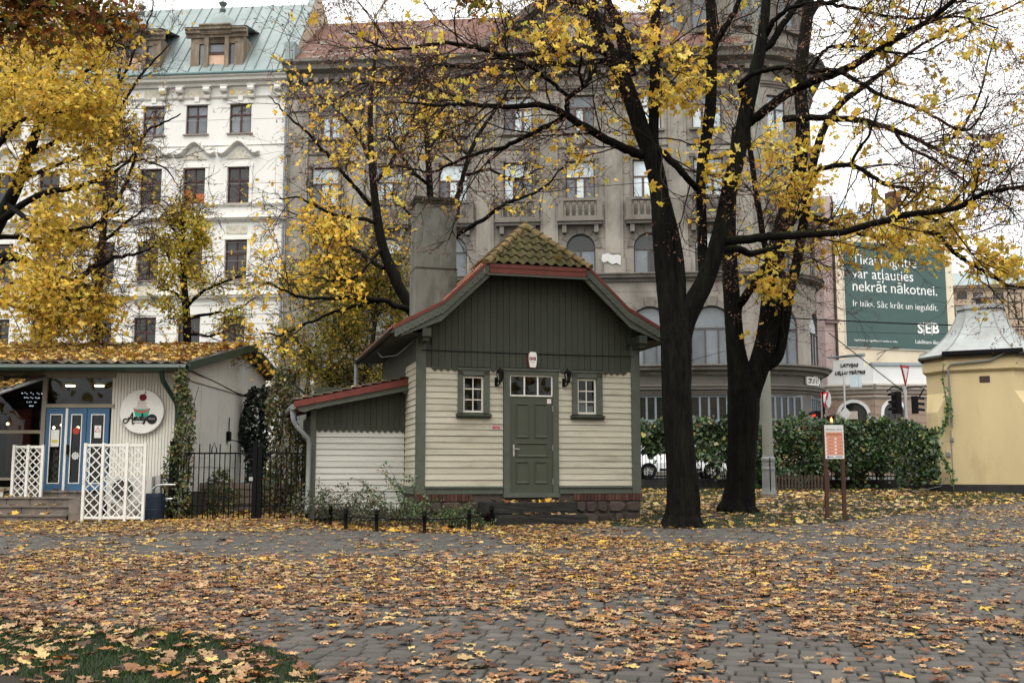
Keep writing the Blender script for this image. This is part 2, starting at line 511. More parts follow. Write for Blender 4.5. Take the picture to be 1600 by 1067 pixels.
WIN_H = [(.784, 1.422, .89, 1.305), (3.133, 3.778, 3.247, 3.655)]
OPS = [(.89, 1.305, 2.18, 2.914), (3.247, 3.655, 2.18, 2.914), (1.834, 2.73, 2.513, 2.944)]
mb = MB()
wall_open(mb, 0.0, HW, .5, 3.2, OPS, .012, .1)
n = 24
top = [(HW * i / n, min(5.48, roofh(HW * i / n) - .13)) for i in range(n + 1)]
mb.face([(0, .012, 3.2), (HW, .012, 3.2)] + [(x, .012, z) for x, z in reversed(top)])
mb.box(.012, .10, .1, 5.2, .5, 3.7); mb.box(HW - .10, HW - .012, .1, 5.2, .5, 3.7); mb.face([(0, 5.2, .5), (HW, 5.2, .5), (HW, 5.2, 3.7), (HW / 2, 5.2, 5.9), (0, 5.2, 3.7)])
mb.box(.1, HW - .1, .1, 5.1, .5, .56)
hwall = mb.build('wall', M_['green'], house)
mb = MB(); mb.box(.2, HW - .2, 1.6, 1.62, .56, 3.6); mb.build('inner_wall', M_['dark'], house)

PITCHB = .1222
plank_cache = {}


def plank_mesh(L, mat):
    k = (round(L, 3), mat.name)
    if k not in plank_cache:
        mb = MB(); P = PITCHB
        sec = [(-.026, 0), (-.026, .008), (-.010, P - .004), (0, P - .004), (0, 0)]
        mb.extr([(0, y, z) for y, z in sec], (L, 0, 0)); plank_cache[k] = mb.mesh('plank', mat)
    return plank_cache[k]


def lay(parent, a0, a1, h, mat, M0=None):
    g = .002
    M = T(a0 + g, random.uniform(-.005, .001), h + random.uniform(-.004, .004), 0, random.uniform(-.02, .02), random.uniform(-.0018, .0018))
    put('plank', plank_mesh(a1 - a0 - 2 * g, mat), parent, M=(M0 @ M) if M0 is not None else M)


for i in range(19):
    h = .748 + i * PITCHB; hc = h + PITCHB / 2
    if hc < 2.10: segs = [(.15, 1.705), (2.85, 4.405)]
    else: segs = [(.15, .79), (1.416, 1.705), (2.85, 3.14), (3.772, 4.405)]
    for a, b in segs: lay(hwall, a, b, h, M_['cream'])
MSIDE = T(0.012, 1.52, 0, -math.pi / 2)
for i in range(20): lay(hwall, .02, 1.46, .748 + i * PITCHB, M_['cream'], MSIDE)
# corner boards
for (a0, a1, t0, t1, z0, z1) in ((-.022, .148, -.045, .012, .60, 3.62), (-.028, .012, -.0425, .10, .60, 3.62), (4.405, 4.592, -.045, .012, .60, 3.62), (4.56, 4.596, -.0425, .12, .60, 3.62)):
    mb = MB(); mb.box(a0, a1, t0, t1, z0, z1); mb.build('corner_board', M_['green_light'], hwall)
# skirting beam and drip board
for (a0, a1) in ((.15, 1.70), (2.855, 4.40)):
    mb = MB(); mb.box(a0, a1, -.05, .012, .60, .715); mb.extr([(a0, -.085, .715), (a0, -.085, .728), (a0, .012, .748), (a0, .012, .715)], (a1 - a0, 0, 0)); mb.build('skirting_board', M_['green_light'], hwall)
mb = MB(); mb.box(-.05, .012, .1, 1.5, .60, .745); mb.build('skirting_board', M_['green_light'], hwall)
# vertical boards of the gable with pointed feet
BW = HW / 35
for i in range(35):
    a, b = i * BW + .004, (i + 1) * BW - .004; c = (a + b) / 2
    z0 = 3.035
    if .77 < c < 1.43 or 3.12 < c < 3.79: z0 = 3.075
    if 1.70 < c < 2.86: z0 = 3.085
    if a < .15: z0 = 3.63
    if b > 4.405: z0 = 3.63
    ta, tb, tc_ = (min(5.40, roofh(q) - .13) for q in (a, b, c))
    foot = [(a, z0), (c, z0 - .055), (b, z0)] if z0 == 3.035 else [(a, z0), (b, z0)]
    j = random.uniform(-.004, .004)
    mb = MB(); mb.xz(foot + [(b, tb), (c, tc_), (a, ta)], -.052 + j, -.028 + j); mb.build('board', M_['green'], hwall)
mb = MB(); mb.box(.0, HW, -.028, .012, 3.055, 3.5); mb.build('batten', M_['green'], hwall)
mb = MB(); mb.tube([(.05, -.065, 3.385), (1.2, -.062, 3.375), (2.4, -.066, 3.37), (4.45, -.065, 3.375)], .008, 6); mb.build('cable', M_['black'], house)


# windows
def sash(x0, x1, z0, z1, cols, rows_, t, fw, mw, mat, parent, th=.03):
    mb = MB()
    mb.box(x0, x0 + fw, t, t + th, z0, z1); mb.box(x1 - fw, x1, t, t + th, z0, z1)
    mb.box(x0 + fw, x1 - fw, t, t + th, z0, z0 + fw); mb.box(x0 + fw, x1 - fw, t, t + th, z1 - fw, z1)
    iw = (x1 - x0 - 2 * fw); ih = (z1 - z0 - 2 * fw)
    for i in range(1, cols): x = x0 + fw + iw * i / cols; mb.box(x - mw / 2, x + mw / 2, t + .004, t + th, z0 + fw, z1 - fw)
    for j in range(1, rows_): z = z0 + fw + ih * j / rows_; mb.box(x0 + fw, x1 - fw, t + .006, t + th - .002, z - mw / 2, z + mw / 2)
    s = mb.build('sash', mat, parent)
    for i in range(cols):
        for j in range(rows_):
            p0, p1 = x0 + fw + iw * i / cols + (mw / 2 if i else 0), x0 + fw + iw * (i + 1) / cols - (mw / 2 if i < cols - 1 else 0)
            q0, q1 = z0 + fw + ih * j / rows_ + (mw / 2 if j else 0), z0 + fw + ih * (j + 1) / rows_ - (mw / 2 if j < rows_ - 1 else 0)
            mb = MB(); mb.box(p0, p1, t + .014, t + .018, q0, q1); mb.build('pane', M_['glass'], parent)
    return s


for k, (o0, o1, i0, i1) in enumerate(WIN_H):
    mb = MB()
    mb.box(o0, i0, -.062, .03, 2.17, 3.0); mb.box(i1, o1, -.062, .03, 2.17, 3.0); mb.box(o0, o1, -.062, .03, 2.914, 3.02)
    mb.box(o0 - .015, o1 + .015, -.085, .012, 3.02, 3.052); mb.box(i0, i1, .01, .06, 2.17, 2.20)
    w = mb.build('window', M_['green_light'], house)
    mb = MB(); mb.extr([(o0 - .035, -.125, 2.105), (o0 - .035, -.125, 2.128), (o0 - .035, .0, 2.17), (o0 - .035, .0, 2.105)], (o1 - o0 + .07, 0, 0)); mb.box(o0 - .02, o1 + .02, -.08, 0.0, 2.07, 2.105)
    mb.build('sill', M_['green'], w)
    sash(i0, i1, 2.185, 2.90, 2, 3, .0, .038, .02, M_['white_old'], w)
    if k == 1:
        mb = MB(); mb.face([(i0 + .04, .09, 2.2), (i1 - .15, .10, 2.2), (i1 - .16, .12, 2.46), (i0 + .04, .09, 2.50)]); mb.face([(i0 + .2, .1, 2.2), (i1 - .03, .09, 2.2), (i1 - .03, .09, 2.36), (i0 + .2, .1, 2.34)])
        mb.build('curtain', pm('lace_curtain', (.42, .42, .40), .3, 18), w)
    else:
        mb = MB(); mb.box(i0, i1, .16, .17, 2.18, 2.9); mb.build('blind', pm('grey_blind', (.05, .046, .038), .3, 6), w)

# door
D0, D1 = 1.855, 2.722
mb = MB()
mb.box(1.711, 1.834, -.062, .03, .60, 2.965); mb.box(2.73, 2.844, -.062, .03, .60, 2.965); mb.box(1.70, 2.855, -.062, .03, 2.944, 3.03); mb.box(1.69, 2.865, -.09, .012, 3.03, 3.068)
mb.box(1.745, 1.80, -.072, -.06, .60, 2.96); mb.box(2.765, 2.815, -.072, -.06, .60, 2.96)
mb.box(1.834, 1.853, -.04, .03, .62, 2.51); mb.box(2.724, 2.73, -.04, .03, .62, 2.51)
mb.build('door_frame', M_['green_light'], house)
mb = MB(); mb.box(1.70, 2.855, -.10, .012, .53, .60); mb.box(1.834, 2.73, -.075, .012, .60, .618); mb.build('threshold', M_['green_light'], house)
mb = MB(); mb.box(D0, D1, -.015, .03, .62, 2.505)
door = mb.build('door', M_['green_door'], house)


def panel(mb, x0, x1, z0, z1, y):
    def ring(a, b): mb.raw([(x0 + a[0], y + a[1], z0 + a[0]), (x1 - a[0], y + a[1], z0 + a[0]), (x1 - a[0], y + a[1], z1 - a[0]), (x0 + a[0], y + a[1], z1 - a[0]),
                            (x0 + b[0], y + b[1], z0 + b[0]), (x1 - b[0], y + b[1], z0 + b[0]), (x1 - b[0], y + b[1], z1 - b[0]), (x0 + b[0], y + b[1], z1 - b[0])],
                           [(k, (k + 1) % 4, 4 + (k + 1) % 4, 4 + k) for k in range(4)])
    seq = [(0, 0), (0.0, -.018), (.012, -.022), (.022, -.010), (.045, .004)]
    for a, b in zip(seq, seq[1:]): ring(a, b)
    i = .045; mb.face([(x0 + i, y + .004, z0 + i), (x1 - i, y + .004, z0 + i), (x1 - i, y + .004, z1 - i), (x0 + i, y + .004, z1 - i)])


for (a, b, c, d) in ((1.965, 2.235, 1.70, 2.375), (2.345, 2.615, 1.70, 2.375), (1.965, 2.615, 1.32, 1.60), (1.965, 2.235, .80, 1.235), (2.345, 2.615, .80, 1.235)):
    mb = MB(); panel(mb, a, b, c, d, -.016); mb.build('panel', M_['green_door'], door)
mb = MB(); mb.box(1.905, 1.94, -.024, -.015, 1.34, 1.56); mb.tube([(1.922, -.02, 1.475), (1.922, -.065, 1.475), (2.03, -.068, 1.475)], .009, 8); mb.build('handle', M_['steel'], door)
for z in (.84, 1.5, 2.28):
    mb = MB(); mb.tube([(2.728, -.03, z - .055), (2.728, -.03, z + .055)], .011, 8); mb.build('hinge', M_['steel'], door)
mb = MB(); mb.box(2.615, 2.70, -.0175, -.0155, 2.385, 2.475); st = mb.build('sticker', M_['white_paint'], door)
mb = MB(); mb.box(1.834, 2.73, -.03, .03, 2.505, 2.52); tr_ = mb.build('transom_window', M_['green_light'], house)
sash(1.836, 2.728, 2.52, 2.942, 3, 1, -.02, .028, .03, M_['white_paint'], tr_)
mb = MB(); mb.box(1.8, 2.75, .3, .31, 2.45, 3.0); mb.build('shade', M_['dark'], tr_)


def lantern(x, z):
    M = [M_['black'], glass_mat('lantern_glass', (.35, .35, .3))]
    mb = MB(); y = -.16
    mb.lathe([(.0, .165), (.008, .15), (.010, .12), (.02, .105), (.055, .085), (.085, .045), (.088, .035), (.07, .03)], 6, (x, y, z))
    for k in range(6):
        t = math.pi / 3 * k; c0 = (x + .07 * math.cos(t), y + .07 * math.sin(t), z + .032); c1 = (x + .045 * math.cos(t), y + .045 * math.sin(t), z - .12)
        mb.tube([c0, c1], .007, 4)
    mb.lathe([(.052, -.115), (.05, -.135), (.02, -.15), (.015, -.17), (.022, -.185), (.0, -.2)], 6, (x, y, z))
    mb.tube([(x, y, z - .17), (x - .02, y + .03, z - .21), (x - .045, y + .1, z - .2), (x - .045, -.03, z - .13)], .013, 6)
    mb.box(x - .075, x - .015, -.045, -.024, z - .22, z - .05)
    o = mb.build('wall_lantern', M[0], house)
    mb = MB(); mb.lathe([(.066, .03), (.043, -.115)], 6, (x, y, z)); mb.build('lamp_glass', M[1], o)


lantern(1.605, 2.93); lantern(3.005, 2.945)
# alarm box with its lettering
mb = MB()
ab = [(-.05, -.155), (.05, -.155), (.065, -.13), (.085, .02), (.075, .12), (.055, .155), (-.055, .155), (-.075, .12), (-.085, .02), (-.065, -.13)]
mb.xz([(2.29 + x, 3.245 + z) for x, z in ab], -.135, -.052)
alarm = mb.build('alarm_box', M_['white_paint'], house)
mb = MB(); mb.xz([(2.284 + x * 1.16, 3.245 + z * 1.03) for x, z in ab], -.10, -.053); mb.build('alarm_back', pm('dark_red_plastic', (.12, .015, .012), .1), alarm)
M_['ink'] = pm('black_ink', (.012, .012, .012), .1, bump=0); M_['red_ink'] = pm('red_ink', (.5, .02, .025), .1, bump=0)
put('lettering', text_mesh('G', .085, M_['ink'], .001, offset=.004), alarm, M=T(2.243, -.1375, 3.265) @ FACE)
put('lettering', text_mesh('S', .085, M_['ink'], .001, offset=.004), alarm, M=T(2.332, -.1375, 3.265) @ FACE)
put('lettering', text_mesh('4', .085, M_['red_ink'], .001, offset=.004), alarm, M=T(2.287, -.138, 3.267) @ FACE)
put('lettering', text_mesh('SECURITY', .018, M_['ink'], .001), alarm, M=T(2.287, -.1375, 3.20) @ FACE)
mb = MB(); mb.box(1.435, 1.665, -.034, -.030, 1.852, 1.945); pl = mb.build('notice_plate', M_['steel'], house)
mb = MB(); mb.box(1.49, 1.635, -.037, -.0345, 1.868, 1.932); pr = mb.build('red_label', pm('red_label', (.42, .03, .03), .1), pl)
put('lettering', text_mesh('APSARDZE', .027, M_['white_paint'], .001), pl, M=T(1.5625, -.0385, 1.912) @ FACE)
put('lettering', text_mesh('G4S', .024, M_['white_paint'], .001), pl, M=T(1.5625, -.0385, 1.884) @ FACE)
put('lettering', text_mesh('G4S', .03, M_['red_ink'], .0005), door, M=T(2.65, -.0178, 2.43) @ FACE)

# foundation: soldier course of bricks on field stones
mb = MB(); mb.box(.0, HW, -.015, .2, -.2, .6); mb.box(-.01, .2, .2, 5.2, -.2, .6); mb.box(HW - .2, HW + .01, .2, 5.2, -.2, .6)
found = mb.build('foundation', M_['mortar'], house)
bm_ = MB(); bm_.box(-.032, .032, -.03, .02, 0, .128); brick = bm_.mesh('brick', M_['brick'])
x = .02
while x < HW + .01:
    if not (1.05 < x < 3.15):
        put('brick', brick, found, M=T(x, -.02 + random.uniform(-.006, .006), .464, 0, random.uniform(-.03, .03), random.uniform(-.03, .03)))
    x += .0735


def stone_row(x0, x1, z0, z1, y=-.04, par=None):
    x = x0
    while x < x1 - .05:
        w = min(random.uniform(.17, .42), x1 - x)
        if x1 - (x + w) < .1: w = x1 - x
        zs_ = [z0, z1] if random.random() < .55 or z1 - z0 < .3 else [z0, (z0 + z1) / 2 + random.uniform(-.05, .05), z1]
        for a, b in zip(zs_, zs_[1:]):
            g = .009; nn = random.randint(9, 11); cx, cz = x + w / 2, (a + b) / 2; hw, hh = w / 2 - g, (b - a) / 2 - g
            ring = []
            for k in range(nn):
                t = 2 * math.pi * (k + random.uniform(-.2, .2)) / nn + .3
                c_, s_ = math.cos(t), math.sin(t); m_ = max(abs(c_), abs(s_)) ** .93
                ring.append((cx + hw * c_ / m_ * random.uniform(.95, 1.03), cz + hh * s_ / m_ * random.uniform(.95, 1.03)))
            d = random.uniform(.0, .03)
            mb = MB(); V = [(p, y + .05, q) for p, q in ring] + [(cx + (p - cx) * .96, y - d * .3, cz + (q - cz) * .96) for p, q in ring] + [(cx + (p - cx) * .75, y - .016 - d, cz + (q - cz) * .75) for p, q in ring]
            mb.raw(V, [(r * nn + k, r * nn + (k + 1) % nn, (r + 1) * nn + (k + 1) % nn, (r + 1) * nn + k) for r in (0, 1) for k in range(nn)] + [tuple(range(2 * nn, 3 * nn))])
            mb.build('stone', M_['stone'], par)
        x += w


stone_row(.0, 1.3, .22, .455, par=found); stone_row(.0, 1.4, -.04, .22, par=found)
stone_row(2.9, HW + .01, .22, .455, par=found); stone_row(2.9, HW + .01, -.04, .22, par=found)

# roof
cK, cT = 1.885, 1.016
mb = MB()
for sg in (-1, 1):
    def p(d, t, h): return (HC + sg * d, t, h)
    mb.extr([p(cK, -.55, 4.25), p(cT, -.55, 5.08), p(0, .42, 6.05), p(0, 5.6, 6.05), p(cK, 5.6, 4.25)], (0, 0, -.1))
    mb.extr([p(2.835, -.55, 3.737), p(cK, -.55, 4.25), p(cK, 5.6, 4.25), p(2.835, 5.6, 3.737)], (0, 0, -.09))
mb.extr([(HC - cT, -.55, 5.078), (HC + cT, -.55, 5.078), (HC, .42, 6.045)], (0, .05, -.08))
roof = mb.build('roof', M_['green'], house)
# clay tiles on the two long slopes (edge-on from here)
for sg in (-1, 1):
    VV, FF = [], []
    nt = 160
    for seg in (0, 1):
        d0, d1 = ((0, cK), (cK, 2.87))[seg]
        nr = 9 if seg == 0 else 5
        for r in range(nr):
            for e in (0, 1):
                d = d0 + (d1 - d0) * (r + e) / nr; h = (roofh(HC + d) if d < 2.86 else roofh(HC + 2.835) - .018) + (.035 if e else .012)
                for k in range(nt + 1):
                    t = -.5 + 6.1 * k / nt
                    if d < cT and t < .42 - (d / cT) * .97 + .02: t = .42 - (d / cT) * .97 + .02
                    VV.append((HC + sg * d, t, h + .028 * (math.sin(k * 2 * math.pi / 5) + .5)))
            b = len(VV) - 2 * (nt + 1)
            FF += [(b + k, b + k + 1, b + nt + 2 + k, b + nt + 1 + k) for k in range(nt)]
    put('roof_tiles', np_mesh('roof_tiles', np.array(VV), np.array(FF), M_['tile_red']), roof, kind='stuff')
# pantiles on the front hip
q_len, rowp, tw = 1.372, .25, .193
for r in range(6):
    q0 = r * rowp - .05; q1 = q0 + rowp + .07
    off = 0
    for c in range(-6, 7):
        xa = HC + c * tw + off - tw / 2
        lim0 = cT * (1 - max(q0, 0) / q_len) + .02; lim1 = cT * max(0, 1 - q1 / q_len) + .03
        if abs(xa + tw / 2 - HC) > cT * (1 - max(0, q0) / q_len) + tw * .3: continue
        V = []
        jz = random.uniform(-.006, .006)
        for e, q in enumerate((q0, q0, q1)):
            for k in range(9):
                u = k / 8; x = xa + (tw + .02) * u
                w = .030 * math.sin(u * 2 * math.pi + .4) + (.070 if e < 2 else .036) + jz + (-.012 if e == 0 else 0)
                lim = lim0 if e < 2 else lim1
                x = min(max(x, HC - lim), HC + lim)
                V.append((x, -.55 + q * .7071 - w * .7071, 5.08 + q * .7071 + w * .7071))
        mb = MB(); mb.raw(V, [(e * 9 + k, e * 9 + k + 1, e * 9 + 10 + k, e * 9 + 9 + k) for e in (0, 1) for k in range(8)])
        mb.build('tile', M_['tile_moss'], roof, smooth=False)
mb = MB()
nseg = 8
mb.raw([(x, r * math.cos(math.pi * k / nseg), r * math.sin(math.pi * k / nseg)) for x, r in ((0, .088), (0, .10), (.28, .078)) for k in range(nseg + 1)],
       [(e * 9 + k, e * 9 + k + 1, e * 9 + 10 + k, e * 9 + 9 + k) for e in (0, 1) for k in range(nseg)])
mb.face([(.0, .088 * math.cos(math.pi * k / nseg), .088 * math.sin(math.pi * k / nseg)) for k in range(nseg + 1)])
rt = mb.mesh('ridge_tile', M_['tile_ridge'])


def along(P, D, up=Vector((0, 0, 1))):
    D = D.normalized(); s_ = up.cross(D).normalized(); u_ = D.cross(s_)
    return Matrix(((D.x, s_.x, u_.x, P.x), (D.y, s_.y, u_.y, P.y), (D.z, s_.z, u_.z, P.z), (0, 0, 0, 1)))


for sg in (-1, 1):
    A = Vector((HC + sg * (cT + .05), -.60, 5.04)); B = Vector((HC, .44, 6.07)); D = B - A; L = D.length; k = 8
    for i in range(k):
        put('ridge_tile', rt, roof, M=along(A + D * (i / k) + Vector((0, 0, .012 + random.uniform(-.006, .006))), D + Vector((0, 0, -.05)) + Vector((random.uniform(-.02, .02),) * 3)))
for i in range(22):
    put('ridge_tile', rt, roof, M=along(Vector((HC, .40 + i * .235, 6.085)), Vector((0, 1, -.03))))
# verge: red strip, scalloped bargeboard, second board
for sg in (-1, 1):
    ds = [cT - .02, cK, 2.835]
    prof = lambda d, dz: (HC + sg * d, roofh(HC + d) + dz)
    mb = MB(); mb.xz([prof(ds[0], .055), prof(ds[1], .06), prof(ds[2] + .03, .06), prof(ds[2] + .03, -.01), prof(ds[1], -.012), prof(ds[0], -.012)], -.585, -.50)
    mb.build('verge_strip', M_['red'], roof)
    lo = []
    n = 76
    for i in range(n + 1):
        d = ds[0] + (ds[2] - ds[0]) * i / n; lo.append(prof(d, -.165 - .022 * abs(math.sin(i / n * math.pi * 19))))
    mb = MB(); mb.xz([prof(ds[2], -.014), prof(ds[1], -.014), prof(ds[0], -.014)] + lo, -.572, -.545); 
    mb.cur = 1
    for i in range(19):
        d = ds[0] + (ds[2] - ds[0]) * (i + .5) / 19; x_, z_ = prof(d, -.12)
        mb.tube([(x_, -.5735, z_), (x_, -.571, z_)], .012, 6)  # dark discs on the board stand in for shade inside drilled holes
    mb.build('bargeboard', [M_['green_light'], M_['dark']], roof)
    mb = MB(); mb.xz([prof(ds[2] - .12, -.12), prof(cK, -.12), prof(cT - .1, -.12), prof(cT - .1, -.30), prof(cK + .05, -.32), prof(ds[2] - .12, -.22)], -.53, -.47); mb.build('rafter', M_['green_light'], roof)
    x_ = .075 if sg < 0 else HW - .075
    mb = MB(); mb.box(x_ - .085, x_ + .085, -.52, .01, 3.60, 3.76); mb.box(x_ - .06, x_ + .06, -.46, .01, 3.52, 3.60); mb.build('bracket', M_['green'], roof)
    # soffit boards under the eaves
    mb = MB(); mb.face([(HC + sg * 2.80, -.5, 3.66), (HC + sg * 2.285, -.5, 3.66), (HC + sg * 2.285, 5.5, 3.66), (HC + sg * 2.80, 5.5, 3.66)]); mb.build('soffit', M_['green'], roof)
mb = MB(); mb.box(HC - cT + .02, HC + cT - .02, -.60, -.55, 4.985, 5.06); mb.build('hip_flashing', M_['red'], roof)
mb = MB(); mb.box(HC - cT + .03, HC + cT - .03, -.585, -.545, 4.88, 4.983); mb.build('hip_flashing', M_['red'], roof)
mb = MB(); mb.box(HC - cT - .02, HC + cT + .02, -.575, -.55, 4.835, 4.878); mb.build('fascia', M_['green_light'], roof)
M_['frame_d'] = pm('dark_gutter', (.03, .028, .025), .3, 4)
# gutter on the long eave and its pipe
mb = MB(); gx = HC - 2.835 - .05
mb.raw([(gx + .06 * math.cos(math.pi + math.pi * k / 6), t, 3.70 + .06 * math.sin(math.pi + math.pi * k / 6)) for t in (-.5, 5.7) for k in range(7)], [(k, k + 1, 8 + k, 7 + k) for k in range(6)]); mb.build('gutter', M_['frame_d'], house)
mb = MB(); mb.tube([(gx, 5.5, 3.66), (gx, 5.5, 3.0), (gx + .1, 5.45, 2.2)], .05, 8); mb.build('downpipe', M_['zinc'], house)
# loose wire under the eave
mb = MB(); mb.tube([(-.5, 2.4, 3.62), (-.5, 1.6, 3.40), (-.3, .8, 3.36), (-.05, .2, 3.6)], .007, 5); mb.build('cable', M_['zinc'], house)
# chimney
mb = MB(); mb.box(.255, 1.17, 1.98, 2.75, 3.8, 5.42); mb.box(.27, 1.155, 1.995, 2.735, 5.42, 6.93)
ch = mb.build('chimney', M_['chimney'], house)
mb = MB(); mb.box(.215, 1.21, 1.94, 2.79, 6.93, 7.0); mb.box(.24, 1.185, 1.965, 2.765, 6.87, 6.932); mb.build('chimney_cap', M_['chimney_cap'], ch)
mb = MB(); mb.box(.25, 1.175, 1.97, 2.76, 5.405, 5.435); mb.build('chimney_band', M_['chimney_cap'], ch)
# lean-to
LT = 1.5
mb = MB(); mb.box(-1.83, 0.0, LT + .02, LT + .08, .1, 2.75); mb.box(-1.9, -1.82, LT + .02, 4.5, .1, 2.2); mb.box(-1.83, 0, 4.42, 4.5, .1, 2.75)
lt = mb.build('lean_to', M_['green'], house)
mb = MB(); mb.box(-1.93, -1.825, LT - .03, LT + .07, .0, 2.36); mb.build('corner_post', M_['green_light'], lt)
for i in range(14): lay(lt, -1.82, -.02, .27 + i * PITCHB, M_['offwhite'], T(0, LT + .015, 0))
lr = lambda s: 2.93 + s * .224
for i in range(15):
    w = 1.82 / 15; a, b = -1.82 + i * w + .003, -1.82 + (i + 1) * w - .003; c = (a + b) / 2
    mb = MB(); mb.xz([(a, 1.885), (c, 1.825), (b, 1.885), (b, lr(b) - .16), (a, lr(a) - .16)], LT - .03, LT + .005); mb.build('board', M_['green'], lt)
mb = MB(); mb.xz([(-2.30, lr(-2.30) - .16), (-2.30, lr(-2.30) - .08), (.0, lr(0) - .08), (.0, lr(0) - .16)], LT - .35, 4.6); lroof = mb.build('lean_to_roof', M_['tile_red'], lt)
mb = MB(); mb.xz([(-2.30, lr(-2.30) - .115), (-2.30, lr(-2.30) + .005), (.02, lr(.02) + .005), (.02, lr(.02) - .13)], LT - .40, LT - .345); mb.build('fascia', M_['red'], lroof)
mb = MB(); mb.xz([(-2.2, lr(-2.2) - .205), (-2.24, lr(-2.24) - .117), (.0, lr(0) - .132), (.0, lr(0) - .245), (-1.9, lr(-1.9) - .225), (-2.08, lr(-2.08) - .255)], LT - .36, LT - .32); mb.build('rafter', M_['green_light'], lroof)
VV, FF = [], []
for r in range(12):
    for e in (0, 1):
        d = -2.32 + 2.34 * (r + e) / 12
        for k in range(81): VV.append((d, LT - .4 + 3.5 * k / 80, lr(d) + (.05 if e == 0 else .02) + .02 * math.sin(k * 1.6)))
    b = len(VV) - 162; FF += [(b + k, b + k + 1, b + 82 + k, b + 81 + k) for k in range(80)]
put('roof_tiles', np_mesh('roof_tiles', np.array(VV), np.array(FF), pm('dark_lean_to_tile', (.075, .05, .035), .4, 9, dirt=(.05, .045, .02), dirt_lo=.45)), lroof, kind='stuff')
mb = MB(); mb.box(-1.90, -1.76, LT - .33, LT + .02, 2.28, 2.40); mb.build('bracket', M_['green_light'], lt)
mb = MB(); mb.box(-.10, .0, LT - .33, LT + .0, 2.62, 2.75); mb.build('bracket', M_['green_light'], lt)
mb = MB(); mb.tube([(-2.30, LT - .2, 2.28), (-2.29, LT - .2, 2.05), (-2.22, LT - .2, 1.93), (-2.0, LT - .16, 1.70), (-1.965, LT - .12, 1.6), (-1.97, LT - .12, .35), (-2.0, LT - .2, .22)], [.065, .05, .048, .048, .048, .048, .048], 10); mb.build('downpipe', M_['zinc'], lt, smooth=True)
mb = MB(); mb.tube([(-2.32, LT - .4, 2.31), (-2.32, 4.6, 2.31)], .06, 8); mb.build('gutter', M_['zinc'], lt)

# stone steps
steps = thing('stone_steps', 'two dark worn stone steps in front of the green panelled door', 'steps', HO, HANG)
for (a0, a1, t0, t1, z0, z1, rot) in ((1.17, 2.98, -.78, -.11, .225, .45, 0), (1.33, 3.10, -1.08, -.79, -.05, .225, .0)):
    bm = bmesh.new(); bmesh.ops.create_cube(bm, size=1)
    for v in bm.verts: v.co = Vector(((a0 + a1) / 2 + v.co.x * (a1 - a0), (t0 + t1) / 2 + v.co.y * (t1 - t0), (z0 + z1) / 2 + v.co.z * (z1 - z0)))
    bmesh.ops.subdivide_edges(bm, edges=bm.edges[:], cuts=5, use_grid_fill=True)
    bmesh.ops.bevel(bm, geom=[e for e in bm.edges if len(e.link_faces) == 2 and e.calc_face_angle(0) > 1], offset=.018, segments=2, affect='EDGES')
    for v in bm.verts: v.co += Vector((random.uniform(-.006, .006), random.uniform(-.006, .006), random.uniform(-.006, .006)))
    me = bpy.data.meshes.new('step'); bm.to_mesh(me); bm.free(); me.materials.append(M_['step']); put('step', me, steps)
# ------------------------------------------------------------------ town houses across the street
FBO = at(445, 700, 60); FBO.z = 1.44
FB = Frame(FBO, R(-5.1))


def pane_mat(name, base, rnd=.4, rough=.06, spec=.5):
    return pm(name, base, .25, .8, rough, 0, spec=spec, rnd=rnd)


